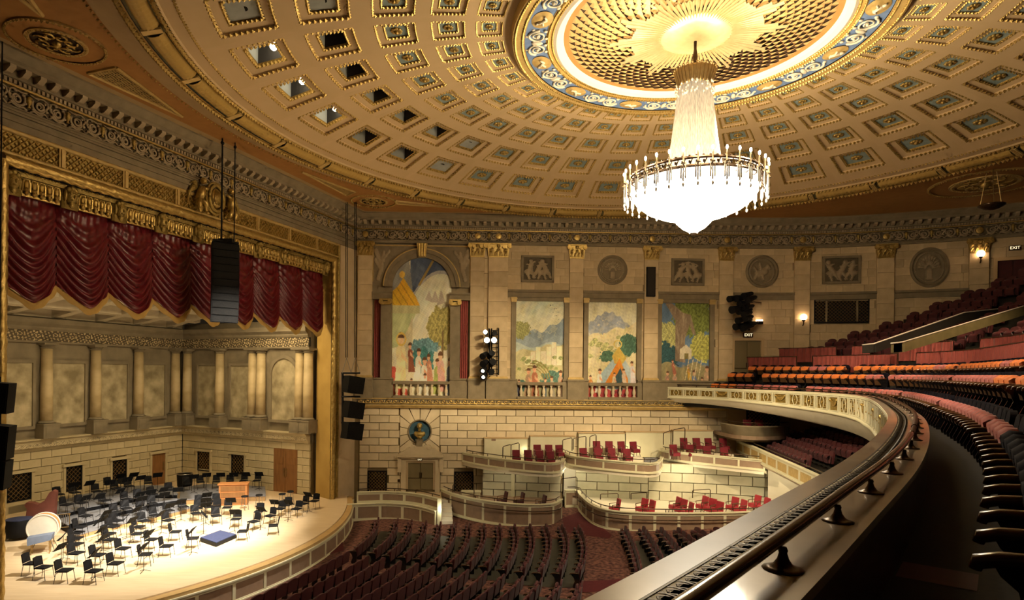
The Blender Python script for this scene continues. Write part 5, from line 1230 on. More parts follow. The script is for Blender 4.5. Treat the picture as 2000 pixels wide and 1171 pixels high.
for k in range(N):
    q = []
    for a in (math.pi * k / N, math.pi * (k + 1) / N):
        for (r, w_) in ((ra_, -.05), (ra_, .12), (ra_ + .2, .12), (ra_ + .2, -.05)): q.append((um + r * math.cos(a), w_, zsa + r * math.sin(a)))
    t.add(q, [(0, 1, 5, 4), (1, 2, 6, 5), (2, 3, 7, 6)])
t.box(ua - .2, ua, -.05, .12, zpa, zsa); t.box(ub, ub + .2, -.05, .12, zpa, zsa); t.box(ua - .2, ub + .2, -.05, .12, zpa - .16, zpa); t.build('frame', 'shell_grey', p)
WL = ('largest black grille in the stage back wall beside the gilded column', 'black grille in the stage back wall behind the harp', 'black grille in the stage back wall nearest the wooden door', 'black grille in the stage side wall nearest the shell corner', 'black grille in the stage side wall nearest the double door')
for (pth, r4, lb) in ((SBK, w1, WL[0]), (SBK, w2, WL[1]), (SBK, w3, WL[2]), (SRT, w4, WL[3]), (SRT, w5, WL[4])):
    g = grille_window(pth, *r4, -.03, lb, step=.24); fr = .14
    t = MB(pth.T); t.box(r4[0] - fr, r4[0], -.1, .05, ZS, r4[3]); t.box(r4[1], r4[1] + fr, -.1, .05, ZS, r4[3]); t.box(r4[0] - fr - .06, r4[1] + fr + .06, -.1, .12, r4[3], r4[3] + .14); t.box(r4[0], r4[1], -.1, .0, ZS, r4[2]); t.build('surround', 'shell_stone', g)
dd = empty('door_4', label='plain brown wooden door in the stage back wall', cat='door', kind='structure')
t = MB(SBK.T); t.box(d4[0], d4[1], -.1, .0, ZS, d4[3]); lf = t.build('door_leaf', 'wood_brown', dd); t = MB(SBK.T); t.box(d4[0] + .08, d4[0] + .14, 0, .03, ZS + .9, ZS + 1.4); t.build('push_plate', 'brass', lf)
t = MB(SBK.T); t.box(d4[0] - .14, d4[0], -.1, .06, ZS, d4[3]); t.box(d4[1], d4[1] + .14, -.1, .06, ZS, d4[3]); t.box(d4[0] - .2, d4[1] + .2, -.1, .12, d4[3], d4[3] + .14); t.build('door_frame', 'shell_stone', dd)
dd = empty('door_5', label='tall brown double door in the stage side wall by the proscenium', cat='door', kind='structure'); um = (d5[0] + d5[1]) / 2
for (a, b, s) in ((d5[0], um - .01, 1), (um + .01, d5[1], -1)):
    t = MB(SRT.T); t.box(a, b, -.1, -.02, ZS, d5[3]); lf = t.build('door_leaf', 'wood_brown', dd); h = b - .1 if s > 0 else a + .04
    t = MB(SRT.T); t.box(h, h + .06, -.02, .02, ZS + .95, ZS + 1.45); t.build('push_plate', 'brass', lf)
    t = MB(SRT.T); t.box(a + .15, b - .15, -.02, .0, ZS + 1.7, d5[3] - .5); t.build('raised_panel', 'wood_brown', lf)
# shell ceiling with beams
SHC = empty('ceiling_stage', label='pale coffered ceiling of the stage shell', cat='ceiling', kind='structure')
def zsh(m): return zctop + .05 + (m + 12.5) * .17
b = MB(); b.add([PR(1.5, -12.7, zsh(-12.7) + .5), PR(23, -12.7, zsh(-12.7) + .5), PR(23, -4.5, zsh(-4.5) + .5), PR(3.5, -4.5, zsh(-4.5) + .5)], [(0, 1, 2, 3)]); b.build('slab', 'shell_ceiling', SHC)
for k in range(9):
    tt = 2.2 + 2.45 * k; b = MB(); q = []
    for m in (-12.7, -4.5):
        for (da, dz) in ((-.22, .5), (.22, .5), (.22, 0), (-.22, 0)): q.append(PR(max(tt, 1.4 + (m + 12.7) * .25) + da, m, zsh(m) + dz))
    b.add(q, [(0, 1, 2, 3), (4, 5, 6, 7)] + [(i, (i + 1) % 4, 4 + (i + 1) % 4, 4 + i) for i in range(4)]); b.build('beam', 'shell_ceiling', SHC)
for k in range(5):
    m = -12.5 + 2.0 * k; b = MB(); q = []
    for tt in (1.2 + k * .5, 23):
        for (da, dz) in ((-.2, .5), (.2, .5), (.2, 0.01), (-.2, 0.01)): q.append(PR(tt, m + da, zsh(m + da) + dz))
    b.add(q, [(0, 1, 2, 3), (4, 5, 6, 7)] + [(i, (i + 1) % 4, 4 + (i + 1) % 4, 4 + i) for i in range(4)]); b.build('beam', 'shell_ceiling', SHC)
rec = MB(); 
for (s, z_) in ((.72, .38), (.45, .30)):
    for (a, b_, c_, d_) in ((-s, s, -s * .8, -s * .8 + .12), (-s, s, s * .8 - .12, s * .8), (-s, -s + .12, -s * .8, s * .8), (s - .12, s, -s * .8, s * .8)): rec.box(a, b_, c_, d_, z_, z_ + .2)
recm = rec.mesh('coffer_frame', 'shell_ceiling')
for k in range(8):
    for j in range(4):
        m = -11.5 + 2.0 * j; link('coffer_frame', recm, SHC, PR(3.42 + 2.45 * k, m, zsh(m)), math.atan2(-AX, AY))
# ------------------------------------------------------------------ hanging loudspeakers
la = empty('line_array', label='tall curved black line array hanging before the red valance', cat='speaker')
ax_, az_ = onY(441, 474, 25.); base = Vector((ax_, 25., az_)); fd = Vector((AX * .55 + .0, AY * .55 - .45, 0)).normalized(); sd = Vector((-fd.y, fd.x, 0))
ang = 0.; p = base.copy()
for k in range(11):
    ang = math.radians(.6 * k * k / 6.0 - 2); up = Vector((0, 0, 1)); f2 = (fd * math.cos(ang) - up * math.sin(ang)); dn = (-up * math.cos(ang) - fd * math.sin(ang))
    b = MB(); h = .285; q = []
    for (s, dpt) in ((.54, .0), (.40, -.62)):
        for sg in (-1, 1):
            for v in (0, h): q.append(tuple(p + sd * (s * sg) + f2 * dpt + dn * v))
    b.add(q, [(0, 1, 3, 2), (4, 5, 7, 6), (0, 2, 6, 4), (1, 3, 7, 5), (0, 1, 5, 4), (2, 3, 7, 6)]); c = b.build('cabinet', 'speaker_black', la)
    b = MB(); q = [tuple(p + sd * (.50 * sg) + f2 * .02 + dn * v) for sg in (-1, 1) for v in (.03, h - .03)]; b.add(q, [(0, 1, 3, 2)]); b.build('front_grille', 'grille_black', c)
    p = p + dn * (h + .012)
b = MB(); q0 = base + Vector((0, 0, .05)); b.cyl(tuple(q0 - sd * .5), tuple(q0 + sd * .5), .05, n=6); b.cyl(tuple(q0 + fd * .05), tuple(q0 - fd * .6), .05, n=6); b.box(base.x - .3, base.x + .3, base.y - .1, base.y + .1, base.z + .02, base.z + .16); b.build('fly_bar', 'black', la)
for (s, d_) in ((-.14, -.15), (-.10, -.2), (.42, -.3)):
    b = MB(); q = q0 + sd * s + fd * d_; b.cyl(tuple(q), (q.x, q.y, 9.38), .022, n=5); b.ball((q.x, q.y, 9.2), .07, n=6, m=4); b.build('cable', 'black', la)
def speaker_box(parent, px, py, Y, w_, h_, d_, tilt, yaw, name='cabinet'):
    x_, z_ = onY(px, py, Y); o = empty('cabinet', (x_, Y, z_), parent=parent); o.rotation_euler = (0, tilt, yaw)
    b = MB(); b.add([(-w_ / 2, -d_ * .5, -h_ / 2), (w_ / 2, -d_ * .5, -h_ / 2), (w_ / 2, -d_ * .5, h_ / 2), (-w_ / 2, -d_ * .5, h_ / 2), (-w_ * .36, d_ * .5, -h_ / 2), (w_ * .36, d_ * .5, -h_ / 2), (w_ * .36, d_ * .5, h_ / 2), (-w_ * .36, d_ * .5, h_ / 2)], [(0, 1, 2, 3), (4, 5, 6, 7), (0, 1, 5, 4), (1, 2, 6, 5), (2, 3, 7, 6), (3, 0, 4, 7)]); b.build('shell', 'speaker_black', o)
    b = MB(); b.box(-w_ * .45, w_ * .45, -d_ * .5 - .02, -d_ * .5, -h_ * .45, h_ * .45); b.build('front_grille', 'grille_black', o); return o
sc_r = empty('speaker_cluster', label='three black loudspeakers hung on a frame beside the gilded proscenium', cat='speaker')
for (px, py) in ((688, 751), (688, 800), (686, 841)): speaker_box(sc_r, px, py, 34.4, 1.0, .92, .9, .16, .75)
b = MB(); a0 = onY(670, 728, 34.6); a1 = onY(703, 729, 34.2)
for py in (728, 774, 825):
    p0, p1 = onY(667, py, 34.6), onY(703, py, 34.2); b.cyl((p0[0], 34.6, p0[1]), (p1[0], 34.2, p1[1]), .05, n=5)
p0, p1 = onY(669, 728, 34.6), onY(669, 850, 34.6); b.cyl((p0[0], 34.6, p0[1]), (p1[0], 34.6, p1[1]), .07, n=5); b.build('frame', 'black', sc_r)
for px, yk in ((677, 698), (694, 698)):
    for dx in (-1.4, 1.4):
        q0, q1 = onY(px + dx, 410, 34.4), onY(px + dx, yk, 34.4); b = MB(); b.cyl((q0[0], 34.4, 9.38), (q1[0], 34.4, q1[1]), .022, n=5); b.build('cable', 'black', sc_r)
    k0 = onY(px, yk, 34.4)
    for dx in (-9, 9): k1 = onY(px + dx, 729, 34.4); b = MB(); b.cyl((k0[0], 34.4, k0[1]), (k1[0], 34.4, k1[1]), .018, n=5); b.build('cable', 'steel', sc_r)
sc_l = empty('speaker_cluster', label='stack of black loudspeakers at the left edge of the proscenium', cat='speaker')
for (px, py, h_) in ((2, 776, .86), (2, 862, .95), (-4, 925, .8)): speaker_box(sc_l, px, py, 17.6, .62, h_, .6, .08, .2)
b = MB(); q0, q1 = onY(-2, 735, 17.75), onY(-2, 950, 17.75); b.cyl((q0[0], 17.75, q0[1]), (q1[0], 17.75, q1[1]), .06, n=5); b.build('frame', 'black', sc_l)
b = MB(); b.cyl((q0[0], 17.75, q0[1]), (q0[0], 17.75, 9.38), .02, n=5); b.build('cable', 'black', sc_l)
# ------------------------------------------------------------------ orchestra set-up on the stage
def C4(x, y): return x / 3.766, 860 + y / 3.766
def st(x, y, z=ZS): px, py = C4(x, y); return onz(px, py, z)
TIER = {0: ZS, 1: ZS + .20, 2: ZS + .40, 3: ZS + .60, 4: ZS + .30}
RIS = [(1, [(530, 705), (700, 655), (900, 610), (1210, 545), (1410, 490), (1330, 445), (1180, 460), (900, 515), (520, 625)], 'lowest grey orchestra riser behind the string desks'),
       (2, [(510, 625), (700, 580), (900, 515), (1160, 455), (1330, 430), (1310, 395), (1150, 395), (900, 440), (420, 545)], 'middle grey orchestra riser in front of the back row'),
       (3, [(420, 545), (640, 490), (900, 440), (1150, 395), (1310, 395), (1275, 335), (1100, 325), (880, 338), (640, 388), (415, 448)], 'highest grey orchestra riser along the back wall'),
       (4, [(1320, 435), (1480, 425), (1640, 420), (1655, 410), (1955, 405), (1950, 338), (1700, 320), (1500, 318), (1330, 345)], 'long grey riser under the rear wind chairs')]
RF = {1: 5, 2: 5, 3: 5}; RXY = {k: [st(x_, y_, TIER[k]) for x_, y_ in P] for k, P, lb in RIS}
for k in (1, 2): RXY[k] = RXY[k][:5] + [(x_ - .0, y_ - .03) for x_, y_ in RXY[k + 1][:5]][::-1]
for (k, P, lb) in RIS:
    e = empty('orchestra_riser', label=lb, cat='riser', group='orchestra risers'); zt = TIER[k]; pl = RXY[k]
    b = MB(); b.prism(pl, zt - .04, zt); b.build('deck', 'riser_grey', e)
    cx_ = sum(p[0] for p in pl) / len(pl); cy_ = sum(p[1] for p in pl) / len(pl); b = MB(); b.prism([(cx_ + (p[0] - cx_) * .985, cy_ + (p[1] - cy_) * .97) for p in pl], ZS, zt - .04); b.build('skirt', 'riser_wood' if k in (1, 4) else 'black', e)
# orchestra chair
chair = empty('orchestra_chair', label='x', cat='chair', group='black orchestra chairs on the stage')
b = MB(); b.chbox(-.23, .23, 0, .06, -.23, .23, .02); sv = [(x_, z_, y_ + .44) for x_, y_, z_ in b.v]; b.v = sv; b.build('seat', 'black', chair)
b = MB(); b.v = []; b.f = []; b.m = []
b.add([(-.22, -.24, .52), (.22, -.24, .52), (.21, -.30, .86), (-.21, -.30, .86), (-.22, -.20, .52), (.22, -.20, .52), (.21, -.26, .86), (-.21, -.26, .86), (0, -.34, .88), (0, -.30, .88)], [(0, 1, 2, 8, 3), (4, 5, 6, 9, 7), (0, 1, 5, 4), (1, 2, 6, 5), (2, 8, 9, 6), (8, 3, 7, 9), (3, 0, 4, 7)]); b.build('backrest', 'black', chair)
for (sx, sy) in ((-1, 1), (1, 1), (-1, -1), (1, -1)):
    b = MB(); b.pipe([(sx * .21, sy * .20, .45), (sx * .235, sy * .27, 0)], .013, 5)
    if sy < 0: b.pipe([(sx * .21, -.20, .45), (sx * .215, -.25, .62)], .013, 5)
    b.build('leg', 'black_gloss', chair)
for ch_ in chair.children:
    for v_ in ch_.data.vertices: v_.co *= .88
remember(chair)
stand = empty('music_stand', label='x', cat='music stand', group='black music stands on the stage')
b = MB(); b.add([(-.27, .02, .92), (.27, .02, .92), (.27, .24, 1.20), (-.27, .24, 1.20), (-.27, .0, .935), (.27, .0, .935), (.27, .22, 1.215), (-.27, .22, 1.215)], [(0, 1, 2, 3), (4, 5, 6, 7), (0, 1, 5, 4), (2, 3, 7, 6), (0, 3, 7, 4), (1, 2, 6, 5)]); b.box(-.27, .27, -.07, .02, .91, .93); b.build('desk', 'speaker_black', stand)
b = MB(); b.cyl((0, .12, .05), (0, .12, 1.04), .014, n=6); b.build('pole', 'black_gloss', stand)
b = MB()
for k in range(3): a = k * 2.094; b.cyl((0, .12, .10), (.26 * math.cos(a), .12 + .26 * math.sin(a), .01), .012, n=5)
b.build('tripod', 'black_gloss', stand)
for ch_ in stand.children:
    for v_ in ch_.data.vertices: v_.co *= .88
remember(stand)
pod = st(1600, 735)
ROWS = [('front row of strings', 0, 'F', [(235, 985), (320, 1015), (475, 1040), (690, 1045), (850, 985), (1070, 915), (1225, 850), (1420, 790)]),
        ('second row of strings', 0, 'F', [(560, 905), (720, 920), (905, 870), (1115, 800), (1290, 740)]),
        ('third row of strings', 0, 'F', [(560, 835), (560, 790), (570, 745), (810, 800), (800, 755), (1010, 755), (1020, 700)]),
        ('fourth row of strings', 0, 'P', [(590, 705), (830, 700), (860, 655), (1060, 655), (1140, 610), (1240, 650)]),
        ('centre string desks', 0, 'P', [(1440, 595), (1590, 615), (1670, 550), (1535, 545), (1455, 555), (1590, 545), (1465, 512), (1590, 500), (1240, 575), (1350, 545)]),
        ('right-hand string desks', 0, 'P', [(1735, 640), (1865, 660), (1785, 735), (1905, 580), (1985, 615), (2010, 690), (2060, 560), (2110, 530), (2180, 560), (2230, 520), (2310, 500)]),
        ('lowest riser', 1, 'P', [(630, 620), (850, 590), (930, 560), (1040, 560), (1120, 520)]),
        ('middle riser', 2, 'P', [(490, 535), (600, 520), (770, 500), (930, 490), (1020, 470), (1120, 450), (1240, 420)]),
        ('highest riser', 3, 'P', [(430, 455), (550, 440), (710, 430), (850, 405), (800, 375), (905, 365), (950, 390), (1090, 365)]),
        ('rear wind riser', 4, 'P', [(1375, 370), (1475, 355), (1590, 352), (1690, 350), (1790, 345), (1890, 342)])]
first_c = first_s = True
def inside(P, x_, y_):
    r = False
    for i in range(len(P)):
        (x0, y0), (x1, y1) = P[i], P[(i + 1) % len(P)]
        if (y0 > y_) != (y1 > y_) and x_ < (x1 - x0) * (y_ - y0) / (y1 - y0) + x0: r = not r
    return r
def tier_at(x_, y_):
    for k in (3, 2, 1, 4):
        if inside(RXY[k], x_, y_): return TIER[k]
    return ZS
for (nm, tr, md, L) in ROWS:
    for i, (x_, y_) in enumerate(L):
        zt = TIER[tr]
        X_, Y_ = st(x_, y_, zt)
        for _ in range(3):
            z2 = tier_at(X_, Y_)
            if z2 > zt + .01: zt = z2; X_, Y_ = st(x_, y_, zt)
        tx, ty = pod if md == 'P' else (X_ + 4, Y_ + .3)
        d = Vector((tx - X_, ty - Y_)).normalized(); rz = math.atan2(-d.x, d.y) + random.uniform(-.2, .2)
        copy_at(chair, (X_, Y_, zt), rz, 'black orchestra chair, %s from the left in the %s' % (nth(i), nm), first_c); first_c = False
        if (tr in (2, 3, 4)) or i % 2 == 0:
            sx_, sy_ = X_ + d.x * .75 - d.y * .25, Y_ + d.y * .75 + d.x * .25
            if math.hypot(sx_ - pod[0], sy_ - pod[1]) > 1.3:
                zz = tier_at(sx_, sy_)
                copy_at(stand, (sx_, sy_, zz), rz + random.uniform(-.15, .15), 'black music stand before the %s chair of the %s' % (nth(i), nm), first_s); first_s = False
copy_at(stand, (pod[0] - .9, pod[1] + .9, ZS), math.atan2(.7, .7) + 1.2, 'black conductor music stand just behind the blue podium', False)
for i, (x_, y_) in enumerate(((700, 760), (910, 720), (440, 880))): X_, Y_ = st(x_, y_); copy_at(stand, (X_, Y_, ZS), -1.2, ('tall music stand facing the second string row', 'low music stand among the third string row', 'music stand beside the covered drum')[i], False)
# conductor podium
P = [st(1470, 715, ZS + .16), st(1620, 660, ZS + .16), st(1740, 690, ZS + .16), st(1590, 755, ZS + .16)]
e = empty('conductor_podium', label='low dark blue carpeted conductor podium at the stage front', cat='podium'); b = MB(); b.prism(P, ZS + .02, ZS + .16); b.build('base', 'black', e)
cx_, cy_ = sum(p[0] for p in P) / 4, sum(p[1] for p in P) / 4; b = MB(); b.prism([(cx_ + (p[0] - cx_) * .96, cy_ + (p[1] - cy_) * .96) for p in P], ZS + .16, ZS + .19); b.build('carpet_top', 'podium_blue', e)
b = MB()
for p in P: b.box(cx_ + (p[0] - cx_) * .85 - .04, cx_ + (p[0] - cx_) * .85 + .04, cy_ + (p[1] - cy_) * .85 - .04, cy_ + (p[1] - cy_) * .85 + .04, ZS, ZS + .02)
b.build('foot', 'black', e)
# organ console
X_, Y_ = st(1720, 468); e = empty('wooden_console', (X_, Y_, ZS), math.radians(12), 'orange-brown wooden keyboard console with its slatted back showing', 'console')
b = MB(); b.box(-.72, .72, -.3, .3, 0, 1.12); b.build('case', 'console_wood', e)
for k in range(3): b = MB(); b.box(-.62, .62, -.325, -.3, .10 + .34 * k, .36 + .34 * k); b.build('back_panel', 'wood_brown', e)
b = MB(); b.box(-.78, .78, -.36, .36, 1.12, 1.17); b.build('lid', 'console_wood', e)
# stools
for i, (x_, y_) in enumerate(((1800, 510), (1905, 500), (2075, 490), (2135, 470))):
    X_, Y_ = st(x_, y_); e = empty('stool', (X_, Y_, ZS), 0, ('round black stool beside the wooden console', 'second round stool from the wooden console', 'round black stool in front of the tall double door', 'round black stool nearest the stage side wall')[i], 'stool', 'round bass stools')
    b = MB(); b.lathe((0, 0, .68), [(.17, 0), (.19, .03), (.17, .07)], 14); b.build('seat', 'black', e)
    for k in range(4): a = k * 1.571 + .4; b = MB(); b.cyl((.12 * math.cos(a), .12 * math.sin(a), .68), (.2 * math.cos(a), .2 * math.sin(a), 0), .013, n=5); b.build('leg', 'steel', e)
    b = MB(); b.pipe([(.175 * math.cos(2 * math.pi * k / 12), .175 * math.sin(2 * math.pi * k / 12), .28) for k in range(13)], .01, 4); b.build('foot_ring', 'steel', e)
# covered harp
X_, Y_ = st(320, 655); e = empty('covered_harp', (X_, Y_, ZS), math.radians(18), 'harp under a dark red-brown cover at the left of the stage', 'harp')
prof = [(-.62, .05), (.42, .05), (.52, 1.72), (.40, 1.80), (.26, 1.70), (.08, 1.35), (-.18, 1.18), (-.42, 1.28), (-.62, 1.30), (-.70, 1.18), (-.60, 1.0), (-.66, .5)]
n = len(prof); b = MB(); b.add([(a, -.16, c) for a, c in prof] + [(a, .16, c) for a, c in prof], [tuple(range(n)), tuple(range(2 * n - 1, n - 1, -1))] + [(i, (i + 1) % n, n + (i + 1) % n, n + i) for i in range(n)]); b.build('cover', 'harp_cover', e)
b = MB(); b.box(-.55, .40, -.2, .2, 0, .06); b.build('base', 'wood_brown', e)
# bass drum on its stand
X_, Y_ = st(320, 800); e = empty('bass_drum', (X_, Y_, ZS), math.radians(25), 'large pale bass drum half covered by a blue cloth', 'drum')
b = MB()
N = 32
for (r, y0, y1) in ((.52, -.22, .22),):
    q = [(r * math.cos(2 * math.pi * k / N), y, .92 + r * math.sin(2 * math.pi * k / N)) for y in (y0, y1) for k in range(N)]
    b.add(q, [(k, (k + 1) % N, N + (k + 1) % N, N + k) for k in range(N)])
b.build('shell', 'console_wood', e)
for y in (-.225, .225):
    b = MB(); b.add([(.51 * math.cos(2 * math.pi * k / N), y, .92 + .51 * math.sin(2 * math.pi * k / N)) for k in range(N)], [tuple(range(N))]); b.build('drum_head', 'drum_skin', e)
    b = MB(); b.pipe([(.53 * math.cos(2 * math.pi * k / N), y, .92 + .53 * math.sin(2 * math.pi * k / N)) for k in range(N + 1)], .03, 6); b.build('hoop', 'drum_skin', e)
for s in (-1, 1):
    for y in (-.2, .2): b = MB(); b.cyl((s * .25, y, .46), (s * .42, y * 1.4, 0), .018, n=6); b.build('leg', 'steel', e)
X_, Y_ = st(300, 830); e = empty('cloth_covered_table', (X_, Y_, ZS), math.radians(25), 'small percussion table under a slate blue cloth before the bass drum', 'table')
b = MB(); b.add([(-.42, -.2, .70), (.42, -.2, .78), (.42, .2, .78), (-.42, .2, .70), (-.40, -.24, .40), (.36, -.24, .55), (.40, .22, .55), (-.40, .22, .40)], [(0, 1, 2, 3), (0, 1, 5, 4), (1, 2, 6, 5), (2, 3, 7, 6), (3, 0, 4, 7)]); b.build('cloth', 'cloth_blue', e)
for sx in (-.3, .3):
    for sy in (-.12, .12): b = MB(); b.cyl((sx, sy, .7), (sx, sy, 0), .018, n=5); b.build('leg', 'brass', e)
# timpano under a black cover, percussion frame
X_, Y_ = st(140, 720); e = empty('covered_timpani', (X_, Y_, ZS), 0, 'round kettle drum under a black cover behind the gilded column', 'drum')
b = MB(); b.lathe((0, 0, 0), [(.50, .12), (.52, .5), (.50, .80), (.48, .84)], 28); b.build('cover', 'black', e, True); b = MB(); b.lathe((0, 0, .84), [(.49, 0), (.49, .02)], 28); b.build('lid', 'podium_blue', e)
for k in range(3): a = k * 2.09; b = MB(); b.cyl((.4 * math.cos(a), .4 * math.sin(a), .14), (.46 * math.cos(a), .46 * math.sin(a), 0), .03, n=5); b.build('foot', 'steel', e)
X_, Y_ = st(455, 740); e = empty('percussion_frame', (X_, Y_, ZS), math.radians(20), 'slim metal percussion rack beside the covered harp', 'rack')
for s in (-1, 1): b = MB(); b.cyl((s * .3, 0, 0), (s * .26, 0, 1.15), .02, n=6); b.build('post', 'brass', e)
b = MB(); b.cyl((-.3, 0, 1.15), (.3, 0, 1.15), .02, n=6); b.cyl((-.28, 0, .6), (.28, 0, .6), .015, n=5); b.build('crossbar', 'brass', e)
for k in range(6): b = MB(); b.cyl((-.2 + .08 * k, 0, 1.12), (-.2 + .08 * k, 0, .55 + .05 * k), .016, n=6); b.build('chime', 'steel', e)
X_, Y_ = st(1350, 335, TIER[4]); e = empty('black_drum', (X_ - .1, Y_ + .35, ZS), 0, 'low black drum in the corner of the stage shell', 'drum'); b = MB(); b.lathe((0, 0, 0), [(.3, 0), (.42, .3), (.45, .95), (.42, 1.0)], 20); b.build('body', 'black', e, True); b = MB(); b.pipe([(.45 * math.cos(2 * math.pi * k / 20), .45 * math.sin(2 * math.pi * k / 20), 1.0) for k in range(21)], .025, 5); b.build('hoop', 'steel', e)
# ------------------------------------------------------------------ orchestra level floor and seats
def zfl(X_): return -8.4 + .04 * (min(max(X_, -8.), 22.) + 8)
def onfloor(px, py, h=0.):
    z_ = -8.2
    for _ in range(8): X_, Y_ = onz(px, py, z_ + h); z_ = zfl(X_)
    return X_, Y_, z_
fl = empty('floor', label='sloping orchestra floor with patterned red carpet', cat='floor', kind='structure')
b = MB(); xs = [-26, -8, 22, 48]; q = []
for x_ in xs: q += [(x_, -14, zfl(x_)), (x_, 39, zfl(x_))]
b.add(q, [(0, 1, 3, 2), (2, 3, 5, 4), (4, 5, 7, 6)]); b.build('carpet', 'carpet', fl)
def seat_proto(name, label, group, backm, cushm, panm, armm, small=False, dy=1., nose=0.):
    s = empty(name, label=label, cat='seat', group=group)
    # backrest with rounded top, leaning back
    N = 8; out = [(-.25, .34), (.25, .34), (.26, .78)] + [(.26 * math.cos(a), .80 + .13 * math.sin(a)) for a in np.linspace(.25, math.pi - .25, N)] + [(-.26, .78)]
    n = len(out); L = lambda z_: -.16 - .16 * (z_ - .34)
    b = MB(); b.add([(x_, L(z_) + .045, z_) for x_, z_ in out] + [(x_, L(z_) - .045, z_) for x_, z_ in out], [tuple(range(n)), tuple(range(2 * n - 1, n - 1, -1))] + [(i, (i + 1) % n, n + (i + 1) % n, n + i) for i in range(n)]); b.build('backrest', backm, s)
    # tipped-up seat: padded nose upwards
    b = MB(); pr = [(-.06, .36), (.02, .36), (.07 + nose * .3, .62), (.08 + nose * .5, .70 + nose * .8), (.02 + nose * .3, .745 + nose), (-.05, .74 + nose), (-.09, .68 + nose * .8)]
    n = len(pr); vs = []
    for x_, k_ in ((-.235, .90), (-.21, 1.), (0, 1.03), (.21, 1.), (.235, .90)): vs += [(x_, y_, .36 + (z_ - .36) * k_) for y_, z_ in pr]
    fs = [tuple(range(n)), tuple(range(4 * n, 5 * n))]
    for j in range(4): fs += [(j * n + i, j * n + (i + 1) % n, (j + 1) * n + (i + 1) % n, (j + 1) * n + i) for i in range(n)]
    b.add(vs, fs); b.build('seat_cushion', cushm, s, True)
    b = MB(); b.add([(-.225, .03, .36), (.225, .03, .36), (.225, .085, .62), (-.225, .085, .62), (-.225, .05, .36), (.225, .05, .36), (.225, .105, .62), (-.225, .105, .62)], [(4, 5, 6, 7), (0, 1, 5, 4), (2, 3, 7, 6), (0, 3, 7, 4), (1, 2, 6, 5)]); b.build('seat_pan', panm, s)
    if not small:
        b = MB(); b.pipe([(-.27, -.16, .64), (-.27, .0, .65), (-.27, .22, .63), (-.27, .30, .605), (-.27, .31, .57)], [.030, .034, .036, .036, .026], 8); b.build('armrest', armm, s, True)
        b = MB(); pr = [(-.18, 0), (.12, 0), (.14, .10), (.05, .30), (.10, .45), (.22, .56), (.24, .60), (-.14, .62), (-.20, .40)]; n = len(pr)
        b.add([(-.295, y_, z_) for y_, z_ in pr] + [(-.245, y_, z_) for y_, z_ in pr], [tuple(range(n)), tuple(range(2 * n - 1, n - 1, -1))] + [(i, (i + 1) % n, n + (i + 1) % n, n + i) for i in range(n)]); b.build('standard', 'black_gloss', s)
    if dy != 1.:
        for ch_ in s.children:
            for v_ in ch_.data.vertices: v_.co.y *= dy; v_.co.z *= .84
    remember(s); return s
oseat = seat_proto('theatre_chair', 'x', 'orchestra level seats', 'seat_red', 'seat_red', 'seat_dark', 'seat_wood', dy=.72)
def c5(x_, y_): return 450 + x_ / 2.5, 960 + y_ / 2.5
TOPS = [(705, 118), (800, 123), (868, 128), (938, 132), (1008, 138), (1078, 142), (1150, 143), (1220, 147), (1295, 148), (1368, 148), (1443, 148), (1520, 149), (1600, 150), (1680, 153)]
BOTS = [(600, 262), (692, 272), (762, 284), (840, 292), (912, 300), (992, 314), (1070, 322), (1152, 330), (1237, 336), (1326, 350), (1413, 360), (1500, 366), (1592, 368), (1686, 368)]
BT = [(565, 280), (660, 302), (738, 308), (818, 325), (900, 335), (980, 345), (1060, 356), (1145, 364), (1232, 374), (1320, 386), (1410, 396), (1500, 404), (1596, 412), (1694, 420)]
BB = [(80, 512), (190, 540), (330, 540), (455, 540), (560, 540), (680, 540), (795, 540), (905, 540), (1015, 540), (1130, 540), (1245, 540), (1380, 540), (1500, 540), (1625, 540)]
CT = [(1213.5, 1023), (1248, 1023.6), (1282, 1025), (1315, 1026), (1350, 1026), (1386, 1026), (1422, 1026)]
CB_ = [(1243, 1106), (1293, 1104), (1340, 1100), (1378, 1082), (1415, 1068), (1450, 1055), (1480, 1044)]
first = [True]
strips = []
def seat_row(p0, p1, bulge, label, maxn=99):
    A = onfloor(*p0, .78); B_ = onfloor(*p1, .78); a = Vector(A[:2]); c = Vector(B_[:2]); L = (c - a).length; n = min(maxn, max(2, int(L / .56))); d = (c - a).normalized(); nr = Vector((-d.y, d.x))
    if nr.x > 0: nr = -nr                                    # towards the stage
    pts = []
    for i in range(n):
        f = (i + .5) / n; o = bulge * (1 - (2 * f - 1) ** 2); p = a + d * (L * f) - nr * o; slope = -bulge * -4 * (2 * f - 1) / L
        dd = (d + nr * (bulge * 4 * (2 * f - 1) / L)).normalized(); nn = Vector((-dd.y, dd.x)); nn = nn if nn.x < 0 else -nn
        copy_at(oseat, (p.x, p.y, zfl(p.x)), math.atan2(-nn.x, nn.y), label % nth(i), first[0]); first[0] = False; pts.append(p)
    return pts
for i in range(14): strips.append(seat_row(c5(*TOPS[i]), c5(*BOTS[i]), .30, 'maroon tip-up seat, %s from the box wall in side block row ' + nth(i)))
for i in range(14): strips.append(seat_row(c5(*BT[i]), c5(*BB[i]), .12, 'maroon tip-up seat, %s from the cross aisle in centre block row ' + nth(i)))
for i in range(7): strips.append(seat_row(CT[i], CB_[i], .10, 'maroon tip-up seat, %s from the box wall in rear block row ' + nth(i)))
